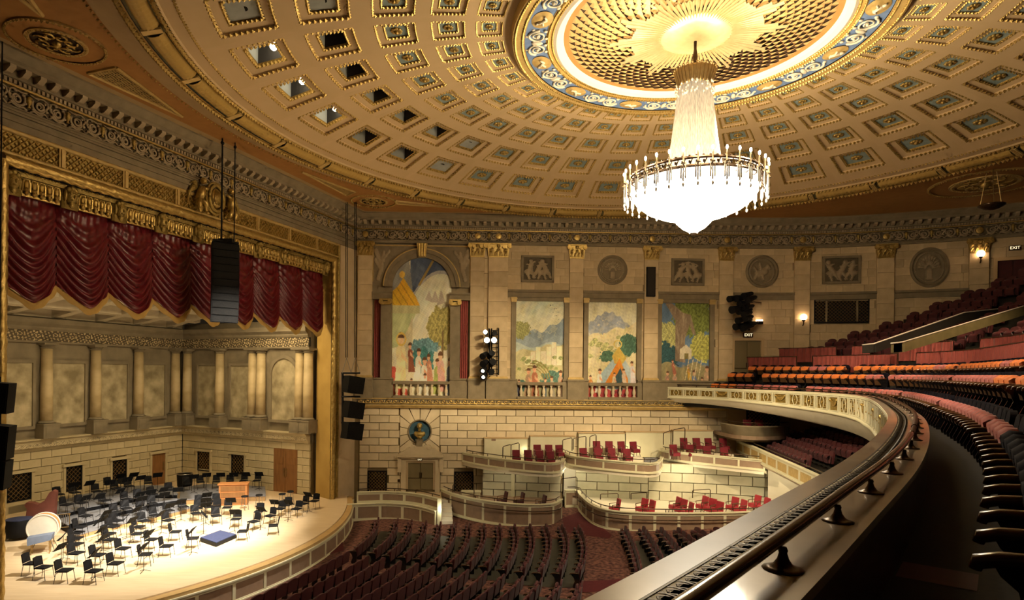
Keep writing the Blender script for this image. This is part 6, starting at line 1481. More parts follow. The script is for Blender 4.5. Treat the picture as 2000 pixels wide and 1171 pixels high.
for (blk, lb) in ((strips[:14], 'side'), (strips[14:28], 'centre'), (strips[28:], 'rear')):
    P = [r[0] for r in blk] + [r[-1] for r in blk[::-1]]; b = MB(); b.prism([(p.x + (.3 if i < len(blk) else .3), p.y) for i, p in enumerate(P)], 0, .001)
    b = MB(); ev = [(p.x + .25, p.y + .25 * (1 if i < len(blk) else -1), zfl(p.x + .25) + .012) for i, p in enumerate(P)]; k = len(blk)
    b.add(ev, [(i, i + 1, 2 * k - 2 - i, 2 * k - 1 - i) for i in range(k - 1)]); b.build('row_flooring', 'floor_green', fl)
def patch(P, m, name, dz=.018):
    q = [onfloor(*p) for p in P]; b = MB(); b.add([(x_, y_, z_ + dz) for x_, y_, z_ in q], [tuple(range(len(q)))]); return b.build(name, m, fl)
patch([(1098, 1012), (1130, 1000), (1170, 1025), (1195, 1045), (1190, 1052), (1105, 1040)], 'carpet_plain', 'plain_carpet')
patch([(1125, 1136), (1232, 1130), (1225, 1152), (1120, 1158)], 'carpet_plain', 'plain_carpet'); patch([(640, 1068), (668, 1052), (672, 1075), (645, 1082)], 'carpet_plain', 'plain_carpet')
# ------------------------------------------------------------------ boxes along the side wall
def pz(P, z): return [onz(px, py, z) for px, py in P]
def mkpath(pts, n=5):
    p = Path(catmull(pts, n)); m = p.nrm(p.L[-1] * .5)
    if m.y > 0: p.flip = not p.flip
    return p
def rail_on(path, u0, u1, z, w, r, parent, m='bronze', posts=0, zb=None, name='rail'):
    us = path.us(u0, u1, .4) if len(path.p) > 2 else [u0, u1]
    b = MB(); b.pipe([path.T(u, w, z) for u in us], r, 6); b.build(name, m, parent, True)
    for k in range(posts): u = u0 + (u1 - u0) * (k + .5) / posts; b = MB(); b.cyl(path.T(u, w, zb), path.T(u, w, z), r * .8, n=6); b.build('rail_post', m, parent)
def slab(path, u0, u1, z0, z1, name, m, parent=None, back=None, **kw):
    us = path.us(u0, u1, .4); fr = [path.T(u, -.02, 0)[:2] for u in us]
    if back is None:
        bk = []
        for p in (fr[-1], fr[0]): bk.append((p[0], CY + .033 * (p[0] - CX) + .1))
    else: bk = back
    b = MB(); b.prism(fr + bk, z0, z1); return b.build(name, m, parent, **kw)
UA = mkpath(pz([(903, 884), (925, 888.5), (960, 894), (1000, 899), (1040, 903), (1072, 905), (1093, 903), (1103, 896)], -5.0)); UB = mkpath(pz([(1101, 884), (1112, 890), (1150, 895.5), (1200, 900.5), (1250, 904.5), (1275, 905), (1288, 902), (1294, 893)], -4.85)); UC = mkpath(pz([(1291, 876), (1298, 880), (1350, 885.5), (1420, 892.5), (1494, 899.5)], -4.6))
for (pth, zt, n, lb, nr_) in ((UA, -5.0, 7, 'upper box front nearest the stage, curved ivory with taupe panels', 6), (UB, -4.85, 5, 'middle upper box front, ivory with taupe panels', 5), (UC, -4.6, 5, 'upper box front beside the mezzanine, ivory with taupe panels', 5)):
    e = panel_front(pth, .02, pth.L[-1] - .02, zt - .52, zt, n, 'opera_box', label=lb, cat='box front', stile=.10, rail=.09, step=.3)
    rail_on(pth, .3, pth.L[-1] - .3, zt + .20, -.10, .025, e, posts=nr_, zb=zt + .04)
    b = MB(pth.T); b.sweep(pth.us(.02, pth.L[-1] - .02, .3), [(-.1, zt - .52), (-.0, zt - .52), (-.12, zt - .66), (-.4, zt - .74), (-.4, zt - .6)]); b.build('cove', 'ivory', e)
    f = slab(pth, .05, pth.L[-1] - .05, zt - .74, zt - .38, 'box_floor', 'cream_white', label='cream floor slab of the %s upper box' % ('first' if pth is UA else 'second' if pth is UB else 'third'), cat='floor slab', kind='structure')
# partitions behind the upper boxes
for i, (xa, xb, yt, zb) in enumerate(((946, 1030, 853, -5.3), (1036, 1122, 849, -5.3), (1130, 1220, 843, -5.1), (1222, 1312, 841, -5.1), (1314, 1392, 838, -4.9))):
    ua, ub = SW.on(xa, 870, .35)[0], SW.on(xb, 870, .35)[0]; zt = SW.on((xa + xb) / 2, yt + 3, .35)[1]
    e = empty('box_partition', label='pale yellow low partition, %s from the stage behind the upper boxes' % nth(i), cat='partition', group='partitions behind the upper boxes')
    b = MB(SW.T); b.box(ua, ub, .05, .4, zb - .05, zt); b.build('panel', 'ivory', e); b = MB(SW.T); b.box(ua - .03, ub + .03, .03, .44, zt, zt + .05); b.build('coping', 'cream', e)
    if i == 0: b = MB(SW.T); u, z_ = SW.on(964, 858, .4); b.box(u - .13, u + .13, .4, .42, z_ - .08, z_ + .08); b.build('wall_plate', 'taupe', e)
# box armchair
def armchair(name, label, cm, wm, group):
    e = empty(name, label=label, cat='chair', group=group)
    b = MB(); b.add([(-.27, -.26, .26), (.27, -.26, .26), (.26, -.38, 1.0), (-.26, -.38, 1.0), (-.27, -.16, .26), (.27, -.16, .26), (.26, -.28, 1.0), (-.26, -.28, 1.0)], [(0, 1, 2, 3), (4, 5, 6, 7), (0, 1, 5, 4), (1, 2, 6, 5), (2, 3, 7, 6), (3, 0, 4, 7)]); b.build('backrest', cm, e)
    b = MB(); b.chbox(-.26, .26, 0, .24, -.22, .25, .03); b.v = [(x_, z_, y_ + .27) for x_, y_, z_ in b.v]; b.build('seat', cm, e)
    for s in (-1, 1):
        b = MB(); b.pipe([(s * .28, -.26, .70), (s * .28, .10, .68), (s * .28, .22, .66)], .025, 6); b.pipe([(s * .28, .20, .66), (s * .27, .16, .42)], .022, 6); b.build('armrest', wm, e)
        for sy in (-1, 1): b = MB(); b.cyl((s * .22, sy * .2, .30), (s * .25, sy * .25, 0), .022, n=6); b.build('leg', wm, e)
    for ch_ in e.children:
        for v_ in ch_.data.vertices: v_.co *= .84
    remember(e); return e
uch = armchair('box_chair', 'x', 'seat_wine', 'seat_wood', 'armchairs in the upper boxes'); f1 = True
for (nm, zt, L) in (('front row of the first upper box', -5.38, [(1009, 877), (1032, 879), (1055, 880.5), (1076, 882)]), ('back row of the first upper box', -5.2, [(1051, 865), (1073, 866.5), (1095, 868)]),
                    ('front row of the second upper box', -5.23, [(1142, 868.5), (1169.5, 872), (1197, 874.5), (1227, 877)]), ('back row of the second upper box', -4.95, [(1168, 855), (1192, 857), (1217, 859), (1241, 861)]),
                    ('front row of the third upper box', -4.98, [(1319, 865), (1351, 867.6), (1384, 871.5), (1418, 874.5)]), ('back row of the third upper box', -4.7, [(1339, 850.5), (1364, 852), (1388, 854), (1416, 856.5)])):
    for i, (px, py) in enumerate(L):
        Y_ = min(onz(px, py, zt + .84)[1], 35.3 if 'front' in nm else 36.4); X_ = onY(px, py, Y_)[0]
        copy_at(uch, (X_, Y_, zt), math.pi + random.uniform(-.12, .12) + .18, 'deep red armchair, %s from the stage in the %s' % (nth(i), nm), f1); f1 = False
# platforms under the back rows of the upper boxes
for i, (x0, x1, yy, z0, z1) in enumerate(((1040, 1104, 36.3, -5.38, -5.2), (1155, 1252, 36.3, -5.23, -4.95), (1328, 1428, 36.3, -4.98, -4.7))):
    b = MB(); xa, xb = onY(x0, 880, yy)[0], onY(x1, 880, yy)[0]; b.box(xa, xb, yy - .40, 36.85, z0, z1); b.build('box_step', 'cream_white', label='low cream step under the back chairs of the %s upper box' % nth(i), cat='step', group='steps in the upper boxes')
# handrails at the box steps
def hoop(px, py, Y_, w_, h_, label, m='bronze', rz=.3):
    x_, z_ = onY(px, py, Y_); e = empty('step_handrail', (x_, Y_, z_), rz, label, 'handrail', 'small handrails at the box steps'); b = MB(); b.pipe([(-w_ / 2, 0, 0), (-w_ / 2, 0, h_ * .8), (-w_ / 2 + .06, 0, h_ * .88), (w_ / 2 - .05, 0, h_), (w_ / 2, 0, h_ - .06), (w_ / 2, 0, 0)], .025, 6); b.build('pipe', m, e, True)
for (px, py, w_, h_, lb) in ((990, 893, .5, .75, 'bronze hoop handrail before the first yellow partition'), (1006, 888, .5, .7, 'second bronze hoop handrail in the first upper box'), (1108, 880, .6, .75, 'bronze handrail between the first and second upper boxes'), (1132, 877, .8, .75, 'long bronze handrail entering the second upper box'), (1158, 872, .4, .7, 'bronze hoop beside the back row of the second upper box'), (1303, 868, .5, .8, 'bronze handrail between the second and third upper boxes'), (1326, 862, .8, .8, 'bronze handrail rising beside the third upper box')): hoop(px, py, 35.6, w_, h_, lb)
# walls behind the lower boxes
def pY(L): return [onY(px, 950, Y_)[0:1] + (Y_,) for px, Y_ in L]
BWS = [(Path(pY([(942, 36.4), (1098, 35.7)])), 5.6, 'grey-green stone wall behind the first lower box', 1.32), (Path(pY([(1124, 36.3), (1266, 35.6)])), 5.45, 'bright stone wall behind the second lower box', 1.25), (Path(pY([(1266, 35.6), (1400, 34.8), (1548, 33.6)])), 5.2, 'long stone wall behind the rear lower box', 1.25)]
for i, (pth, zt, lb, ln) in enumerate(BWS):
    e = wallsheet(pth, 0, pth.L[-1], -8.2, -zt, -.3, -.1, 'wall_box', 'rustic_joint', label=lb, cat='wall', kind='structure'); blocks(pth, 0, pth.L[-1], -7.9, -zt, .5, ln, [], 'box_stone', e, w=-.1, gap=.04, c=.012)
    if i == 0: u = pth.on(1002, 940)[0]; b = MB(pth.T); b.box(u - .1, u + .1, 0, .1, -8, -zt); b.build('pilaster_strip', 'ivory', e)
b = MB(); b.box(onY(1100, 940, 36.9)[0], onY(1124, 940, 36.9)[0], 36.6, 36.9, -8.1, -5.5); b.build('wall_passage', 'cove_white', label='bright white passage wall between the lower boxes', cat='wall', kind='structure')
# lower box fronts
ZB = -6.9
L0 = mkpath(pz([(697, 962), (725, 961), (760, 960.5), (800, 963), (830, 968), (857, 975)], -6.85)); L1 = mkpath(pz([(861, 955), (880, 963), (915, 972), (960, 980), (1010, 985), (1055, 986), (1083, 983.5), (1098, 975)], ZB)); L2 = mkpath(pz([(1103, 958), (1127, 958), (1133, 966), (1150, 982), (1172, 993), (1205, 999), (1260, 1002), (1350, 1003), (1450, 1001), (1540, 997)], ZB), 6)
e = panel_front(L0, .0, L0.L[-1], -7.42, -6.85, 4, 'opera_box', label='stage-side box front with four taupe panels', cat='box front', stile=.16, rail=.12, step=.3); rail_on(L0, .1, L0.L[-1] - .05, -6.66, -.1, .028, e, posts=4, zb=-6.8)
slab(L0, 0, L0.L[-1], -7.6, -7.40, 'box_floor', 'stage_wood', label='floor of the stage-side box', cat='floor slab', kind='structure')
L0b = Path([L0.T(u, .22, 0)[:2] for u in L0.us(-1.3, L0.L[-1], .3)], L0.flip); e2 = panel_front(L0b, 0, L0b.L[-1], -8.36, -7.46, 5, 'box_plinth', label='lower panelled base under the stage-side box', cat='box front', stile=.16, rail=.14, step=.3)
b = MB(); b.box(L0.T(L0.L[-1], 0, 0)[0] - .06, L0.T(L0.L[-1], 0, 0)[0] + .16, L0.T(L0.L[-1], 0, 0)[1] - .2, L0.T(L0.L[-1], 0, 0)[1] + .1, -8.3, -6.78); b.build('end_post', 'ivory', e)
for (pth, n, lb, z0) in ((L1, 7, 'lower box front nearest the stage, curved ivory with tall taupe panels', -8.05), (L2, 13, 'long rear lower box front, ivory with tall taupe panels', -7.85)):
    e = panel_front(pth, .02, pth.L[-1] - .02, z0, ZB, n, 'opera_box', label=lb, cat='box front', stile=.14, rail=.12, step=.3)
    rail_on(pth, .2, pth.L[-1] - .2, ZB + .20, -.10, .025, e, posts=n, zb=ZB + .04)
    rail_on(pth, .5, pth.L[-1] - .2, ZB - .30, .12, .028, e, name='grab_rail')
    for k in range(n): u = .5 + (pth.L[-1] - .7) * (k + .5) / n; b = MB(); b.cyl(pth.T(u, .0, ZB - .32), pth.T(u, .12, ZB - .30), .022, n=5); b.build('rail_bracket', 'bronze', e)
    us = pth.us(.05, pth.L[-1] - .05, .4)
    slab(pth, .05, pth.L[-1] - .05, -7.7, -7.35, 'box_floor', 'cream_white' if pth is L2 else 'taupe', label='floor of the %s lower box' % ('first' if pth is L1 else 'rear'), cat='floor slab', kind='structure')
# stair between the stage-side box and the first lower box
stx = empty('box_stair', label='short lit stair between the two lower boxes', cat='stair', kind='structure')
for k in range(6):
    py = 1017 - 8.2 * k; z_ = -8.12 + .13 * (k + 1); xa, Y_ = onz(858, py, z_); xb = onz(884 - k * .6, py, z_)[0]
    b = MB(); b.box(xa, xb, Y_, Y_ + .42, -8.3, z_); b.build('step', 'cove_white', stx)
# small details behind lower boxes
e = empty('box_cabinet', label='low ivory cabinet behind the lower box rail', cat='cabinet'); x_, z_ = onY(921, 962, 35.2); b = MB(); b.box(x_ - .55, x_ + .5, 35.0, 35.5, -7.35, z_ + .05); b.build('body', 'ivory', e); b = MB(); b.box(x_ - .45, x_ + .4, 34.98, 35.0, -7.2, z_ - .1); b.build('door', 'taupe', e); b = MB(); b.box(x_ - .6, x_ + .55, 34.95, 35.55, z_ + .05, z_ + .1); b.build('top', 'ivory', e)
for (px, py, w_, h_, lb) in ((905, 973, 1.2, .9, 'long bronze stair rail beside the black lattice grille'), (1190, 975, 1.0, .35, 'small wall handrail, nearest the stage in the rear lower box'), (1248, 975, .9, .4, 'small wall handrail above the paired red chairs'), (1370, 972, 1.0, .5, 'bronze handrail with white panel in the rear lower box'), (1452, 968, .6, .3, 'short wall handrail at the end of the rear lower box'), (1111, 962, .9, .9, 'pale rail across the bright passage')): hoop(px, py, 34.6, w_, h_, lb, rz=0)
dch = armchair('lower_box_chair', 'x', 'seat_red', 'wood_brown', 'wooden armchairs in the first lower box'); f1 = True
for i, (px, py) in enumerate(((980, 962), (1013, 964), (1056, 969))): X_, Y_ = onz(px, py, -6.5); copy_at(dch, (X_, Y_ + .35, -7.35), math.pi / 2 + .25, 'dark wooden armchair, %s from the stage in the first lower box' % nth(i), f1); f1 = False
rch = armchair('rear_box_chair', 'x', 'seat_bright', 'seat_wood', 'red armchairs in the rear lower box'); f1 = True
for i, (px, py) in enumerate(((1203, 977), (1257, 977), (1271, 980), (1322, 973.5), (1334, 978), (1347, 984), (1376, 972), (1392, 977), (1406, 983), (1436, 974), (1452, 979), (1480, 970), (1498, 975), (1512, 982))): X_, Y_ = onz(px, py, -6.5); copy_at(rch, (X_, Y_ + .45, -7.35), math.pi / 2 + random.uniform(.1, .5), 'bright red armchair, %s from the stage in the rear lower box' % nth(i), f1); f1 = False
b = MB(); x_, z_ = onY(1278, 885, 33.9); b.box(x_ - .45, x_ + .3, 34.2, 34.4, -5.37, -4.75); b.build('grey_screen', 'riser_grey', label='small grey screen at the end of the second upper box', cat='screen')
# ------------------------------------------------------------------ balcony parapet and handrail
ZR = -.85
RP = Path(catmull([(11.2, 38.0), (13.3, 35.9), (15.0, 32.8), (15.9, 29.4), (15.7, 26.2), (14.5, 23.2), (12.45, 19.4), (10.15, 15.5), (8.2, 12.35), (5.86, 9.0), (3.74, 6.2), (1.8, 3.87), (.48, 2.32), (-1.2, .4), (-3.4, -2.0), (-6.0, -4.6)], 8))
if RP.nrm(30).x > 0: RP.flip = not RP.flip                     # normal towards the stage
UN = RP.L[-1]
def hO(u): return .62 + .42 * min(1., max(0., (u - 4) / 12))
def hC(u): return .22 + .85 * min(1., max(0., (u - 2) / 14))
bal = empty('balcony_parapet', label='curved balcony front with ivory tracery, gilt panels and a marble top', cat='parapet', kind='structure')
def usr(u0, u1, st): n = max(1, int((u1 - u0) / st)); return [u0 + (u1 - u0) * i / n for i in range(n + 1)]
def vsweep(b, us, fn, mi=0, close=False):
    vs = []; fs = []
    for u in us: pr = fn(u); vs += [(u, p[0], p[1]) for p in pr]
    n = len(pr)
    for i in range(len(us) - 1):
        for k in range(n - 1): fs.append((i * n + k, i * n + k + 1, (i + 1) * n + k + 1, (i + 1) * n + k))
    return b.add(vs, fs, mi)
US = usr(0, UN, .22)
b = MB(RP.T); vsweep(b, US, lambda u: [(-.15, ZR), (.06, ZR), (.07, ZR - .03), (.03, ZR - .07), (.01, ZR - .10)], 1); vsweep(b, US, lambda u: [(-.02, ZR - .10), (-.02, ZR - hO(u))]); b.build('face', ['gold_dark', 'ivory'], bal, True)
b = MB(RP.T); vsweep(b, US, lambda u: [(-.02, ZR - .05), (.05, ZR - .05), (.05, ZR - .13), (-.02, ZR - .13)]); vsweep(b, US, lambda u: [(-.02, ZR - hO(u) + .06), (.04, ZR - hO(u) + .06), (.07, ZR - hO(u) - .02), (.07, ZR - hO(u) - .08), (-.02, ZR - hO(u) - .08)]); b.build('rails', 'ivory', bal, True)
b = MB(RP.T); vsweep(b, US, lambda u: [(.02, ZR - hO(u) - .08), (-.02, ZR - hO(u) - .12), (-.04, ZR - hO(u) - .14), (-.10 - .3 * hC(u), ZR - hO(u) - .14 - hC(u) * .75), (-.30 - .8 * hC(u), ZR - hO(u) - .14 - hC(u)), (-2.6, ZR - hO(u) - .10 - hC(u))]); b.build('soffit', 'cream_white', bal, True)
# tracery bays: three oval bays, then a swag bay
u = .25; k = 0; BW = .98
while u + BW < 32:
    un = u + BW; um = (u + un) / 2; z0, z1 = ZR - hO(um) + .08, ZR - .14; zc1 = (z0 + z1) / 2; hz = (z1 - z0) / 2
    by = empty('tracery_bay', parent=bal); t = MB(RP.T); t.box(u - .03, u + .03, -.02, .06, z0 - .02, z1 + .02); t.box(u + .09, u + .12, -.02, .045, z0, z1); t.box(un - .12, un - .09, -.02, .045, z0, z1); t.box(u + .03, un - .03, -.02, .04, z0 - .01, z0 + .035); t.box(u + .03, un - .03, -.02, .04, z1 - .035, z1 + .01); t.build('mullion', 'ivory', by)
    if k % 4 != 3:
        t = MB(RP.T)
        for s in (-1, 1): t.pipe([(um + s * (.03 + .13 * math.sin(math.pi * i / 8)), .02, z0 + (z1 - z0) * i / 8) for i in range(9)], .020, 5)
        t.build('oval', 'ivory', by, True)
        t = MB(RP.T)
        for s in (-1, 1):
            for q in (0, 1): t.pipe([(um + s * (.22 + .08 * math.cos(i * .7)), .01, zc1 + (q - .5) * hz + .09 * math.sin(i * .7) * (1 - i / 12)) for i in range(9)], .02, 5)
        t.ball((um, .02, zc1), .05, n=6, m=4); t.build('gilt_scroll', 'gold', by, True)
    else:
        t = MB(RP.T)
        for q in range(3): t.pipe([(um - .30 + .60 * i / 10, .02, zc1 + hz * .45 - (.2 + .14 * q) * math.sin(math.pi * i / 10) * hz * 1.5) for i in range(11)], .035, 5)
        for s in (-1, 1): t.ball((um + s * .3, .03, zc1 + hz * .5), .07, n=6, m=4)
        t.build('gilt_swag', 'gold', by, True)
    u = un; k += 1
# marble top, slots of cast grille, inner face
b = MB(RP.T); vsweep(b, US, lambda u: [(.06, ZR - .03), (.06, ZR), (-.10, ZR + .005)]); vsweep(b, US, lambda u: [(-.265, ZR + .005), (-.55, ZR), (-.55, ZR - .05), (-.52, ZR - .06)]); vsweep(b, US, lambda u: [(-.10, ZR + .005), (-.10, ZR - .04), (-.265, ZR - .04), (-.265, ZR + .005)], 1); b.build('marble_top', ['marble', 'black'], bal)
b = MB(RP.T); vsweep(b, US, lambda u: [(-.52, ZR - .05), (-.52, -1.45)]); b.build('inner_face', 'seat_wood', bal)
gr = MB(); L = 1.0
for i in range(11):
    x0 = -.45 + .09 * i
    gr.pipe([(x0 + .035 * math.cos(a), .035 * math.sin(a) * 1.1, 0) for a in np.linspace(0, 2 * math.pi, 9)], .008, 4); gr.pipe([(x0 + .035, -.055, 0), (x0 + .06, 0, .004), (x0 + .035, .055, 0)], .007, 4); gr.pipe([(x0 + .055, -.055, 0), (x0 + .035, 0, .004), (x0 + .055, .055, 0)], .007, 4)
for s in (-.06, .06): gr.box(-.5, .5, s - .006, s + .006, -.006, .008)
gr.box(-.505, -.49, -.062, .062, -.006, .008); grm = gr.mesh('vent_grille', 'brass_dark')
u = 18.; 
while u < UN - 1:
    n_ = RP.nrm(u); link('vent_grille', grm, bal, RP.T(u, -.1825, ZR - .004), math.atan2(-n_.x, n_.y), (1, 1.3, 1)); u += 1.01
hr = empty('balcony_handrail', label='dark polished handrail on bronze supports along the balcony front', cat='handrail')
b = MB(); b.pipe([RP.T(u, -.375, ZR + .125) for u in usr(.3, 34.6, .3)], .030, 8); b.build('rail', 'bronze', hr, True)
b = MB(); b.pipe([RP.T(u, -.375, ZR + .125) for u in usr(34.6, UN, .2)], .032, 12); b.build('rail', 'rail_wood', hr, True)
sp = MB(); sp.lathe((0, 0, 0), [(.085, 0), (.085, .008), (.062, .014), (.040, .026), (.024, .050), (.017, .075), (.020, .085), (.014, .10)], 14); spm2 = sp.mesh('support', 'bronze', True)
sm = RP.T(0, 0, 0); k = 0
best = min(usr(30, UN, .02), key=lambda u: (RP.T(u, -.36, 0)[0] - 1.295) ** 2 + (RP.T(u, -.36, 0)[1] - 2.68) ** 2)
u = best + 2 * 1.15
while u > .5: p = RP.T(u, -.40, ZR); link('support', spm2, hr, p); u -= 1.15
b = MB(); 
for uu in (RP.on(1806, 860)[0] if False else 33.2,): b.cyl(RP.T(uu, -.375, ZR + .125), RP.T(uu + .1, -.375, ZR + .125), .040, n=10)
b.build('rail_collar', 'bronze', hr)
# ------------------------------------------------------------------ balcony floor steps
FZ = [-1.45, -.82, -.40, .0]; WO = [-.52, -1.62, -2.52, -3.45, -5.2]
bf = empty('floor_balcony', label='dark stepped balcony floor behind the parapet', cat='floor', kind='structure')
UB_ = usr(0.1, UN, .4)
for i in range(4):
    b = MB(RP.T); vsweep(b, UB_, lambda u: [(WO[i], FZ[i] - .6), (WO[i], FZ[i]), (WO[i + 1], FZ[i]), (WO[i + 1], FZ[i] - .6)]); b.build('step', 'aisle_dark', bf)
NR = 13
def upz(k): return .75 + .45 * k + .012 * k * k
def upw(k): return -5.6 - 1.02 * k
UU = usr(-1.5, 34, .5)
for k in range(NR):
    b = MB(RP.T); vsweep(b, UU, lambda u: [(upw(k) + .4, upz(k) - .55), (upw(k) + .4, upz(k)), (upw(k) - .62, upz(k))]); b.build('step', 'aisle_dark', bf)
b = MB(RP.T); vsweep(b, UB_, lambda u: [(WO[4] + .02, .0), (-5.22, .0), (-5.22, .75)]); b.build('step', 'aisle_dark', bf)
patchu = min(usr(30, UN, .05), key=lambda u: abs(RP.T(u, -.7, 0)[1] - 4.4)); b = MB(RP.T); vsweep(b, [patchu - .35, patchu + .1], lambda u: [(-.54, -1.445), (-1.0, -1.445)]); b.build('plain_carpet', 'seat_dark', bf)
bs = {c: seat_proto('balcony_chair', 'x', 'balcony seats in the front rows', 'seat_navy', 'seat_' + c, 'seat_wood', 'rail_wood', nose=.09) for c in ('pink', 'orange', 'navy')}
bs['shaded2'] = bs['navy']
fs_ = {c: True for c in bs}
def wall_gap(p):
    best = 9.
    for i in range(len(SW.p) - 1):
        a, c_ = SW.p[i], SW.p[i + 1]; d = (c_ - a); L_ = d.length; d = d / L_; r = Vector((p[0], p[1])) - a; s_ = r.dot(d)
        if -.3 <= s_ <= L_ + .3: best = min(best, r.dot(Vector((d.y, -d.x))))
    return best
def in_view(p, m=60):
    if p[1] < .7: return False
    x_ = PX + F * (p[0] * cR + p[2] * sR) / p[1]; return x_ < 2000 + m
def offset_points(w, u0, u1, step):
    out = []; last = None; u = u0; acc = 0.
    while u < u1:
        p = Vector(RP.T(u, w, 0)[:2])
        if last is None or (p - last).length >= step: out.append((u, p)); last = p
        u += .02
    return out
ROWN = ['front balcony row', 'second balcony row', 'third balcony row']
for ri, (w_, z_, u0) in enumerate(((-1.34, FZ[0], .9), (-2.16, FZ[1], .5), (-3.02, FZ[2], .3))):
    idx = 0
    for j, (u, p) in enumerate(offset_points(w_, u0, UN - 1.5, .56)):
        if wall_gap(p) < .5 or (j + 5 * ri) % 15 in (13,) and u > 4 or not in_view((p.x, p.y, z_ + .6), 330): continue
        n_ = RP.nrm(u); px = PX + F * p.x / p.y if p.y > .5 else 3000
        c = 'pink'
        if ri == 0: c = 'orange' if px < 1440 else ('navy' if p.y < 7.2 else 'pink')  # cushions close to the camera get a dark colour standing in for shade
        elif ri == 1: c = 'orange' if (px < 1700 or px > 1955) else 'pink'
        else: c = 'orange' if j % 15 not in (0, 14) else 'pink'
        nm = {'pink': 'dusky pink', 'orange': 'bright orange', 'navy': 'dark navy'}[c]
        copy_at(bs[c], (p.x, p.y, z_), math.atan2(-n_.x, n_.y), '%s tip-up seat, %s from the side wall in the %s' % (nm, nth(idx), ROWN[ri]), fs_[c]); fs_[c] = False; idx += 1
SRA = [(1684, 673, 29.0), (1706, 671, 28.6), (1883, 610, 30.4), (1996, 598, 31.6), (2040, 596, 31.8)]; SRB = [(1740, 670, 25.6), (1762, 668, 25.6), (1997, 598, 28.6), (2040, 590, 29.0)]
def rail_gap(p):
    best = 9.
    for L in (SRA, SRB):
        q = [Vector((onY(a, b, c)[0], c)) for a, b, c in L]
        for a, c in zip(q[:-1], q[1:]):
            d = c - a; f = max(0., min(1., (Vector((p.x, p.y)) - a).dot(d) / max(d.length_squared, 1e-6))); best = min(best, (Vector((p.x, p.y)) - a - d * f).length)
    return best
ups = seat_proto('upper_balcony_chair', 'x', 'seats in the upper balcony bank', 'seat_dark', 'seat_red', 'seat_dark', 'seat_wood', small=True); f1 = True; cnt = 0
for k in range(NR - 1):
    idx = 0; pts = offset_points(upw(k) - .1, -1.2 + .1 * k, 30, .57)
    for (u, p) in pts:
        x_ = PX + F * p.x / p.y; y_ = PY - F * (upz(k) + .8) / p.y
        if x_ > 2015 or p.y < 4: continue
        if wall_gap(p) < .5: continue
        if idx >= 24: break
        if rail_gap(p) < .45: continue
        n_ = RP.nrm(u); copy_at(ups, (p.x, p.y, upz(k)), math.atan2(-n_.x, n_.y), 'dark red seat, %s from the side wall in upper balcony row %s' % (nth(idx), nth(k)), f1); f1 = False; idx += 1; cnt += 1
# pleated curtains on rails in front of the cross aisle and the upper bank
def pleated(u0, u1, w, z0, z1, label):
    e = empty('rail_curtain', label=label, cat='curtain', group='pleated red rail curtains'); n = max(4, int((u1 - u0) / .025)); us = [u0 + (u1 - u0) * i / n for i in range(n + 1)]
    b = MB(RP.T); vs = []; fs = []
    for j, (z_, a) in enumerate(((z1, .012), (z1 - .08, .03), (z0, .085))):
        for u in us: vs.append((u, w + a * math.sin(u * 30 + .8 * math.sin(u * 5)), z_))
    m = n + 1
    for j in range(2):
        for i in range(n): fs.append((j * m + i, j * m + i + 1, (j + 1) * m + i + 1, (j + 1) * m + i))
    b.add(vs, fs); b.build('cloth', 'curtain_red', e, True)
    b = MB(); b.pipe([RP.T(u, w, z1 + .02) for u in usr(u0, u1, .5)], .022, 6); b.build('rail', 'bronze', e, True)
    for u in (u0, u1): b = MB(); b.cyl(RP.T(u, w, z0 - .25), RP.T(u, w, z1 + .02), .022, n=6); b.build('post', 'bronze', e)
def near_u(px, w, z): return min(usr(0, 40, .1), key=lambda u: abs((lambda p: PX + F * (p[0] * cR + p[2] * sR) / p[1])(RP.T(u, w, z)) - px))
for (xa, xb, lb) in ((1428, 1556, 'lower pleated red curtain nearest the exit door'), (1586, 1752, 'middle lower pleated red curtain'), (1788, 2090, 'near lower pleated red curtain over the orange seats')): pleated(near_u(xa, -3.62, .5), near_u(xb, -3.62, .5), -3.62, .12, 1.0, lb)
for (xa, xb, lb) in ((1490, 1635, 'upper pleated red curtain nearest the side wall'), (1665, 1700, 'short upper pleated red curtain at the stairway'), (1757, 1862, 'upper pleated red curtain below the pale stair rails'), (1915, 2090, 'upper pleated red curtain at the right edge')): pleated(near_u(xa, -5.1, 1.1), near_u(xb, -5.1, 1.1), -5.1, .72, 1.55, lb)
# pale stair rails of the stairway through the upper bank
sr_ = empty('stair_balustrade', label='pair of pale sloping stair rails through the upper balcony seats', cat='balustrade')
for L in (SRA, SRB):
    pts = [(onY(px, py, Y_)[0], Y_, onY(px, py, Y_)[1]) for px, py, Y_ in L]; b = MB(); b.pipe(pts, .035, 6); b.build('rail', 'white_rail', sr_, True)
    b = MB(); n = len(pts); b.add([p for p in pts] + [(p[0], p[1], p[2] - .4) for p in pts], [(i, i + 1, n + i + 1, n + i) for i in range(n - 1)]); b.add([(p[0] + .12, p[1], p[2]) for p in pts] + [(p[0] + .12, p[1], p[2] - .4) for p in pts], [(i, i + 1, n + i + 1, n + i) for i in range(n - 1)]); b.build('side_wall', 'aisle_dark' if L is SRA else 'olive', sr_)
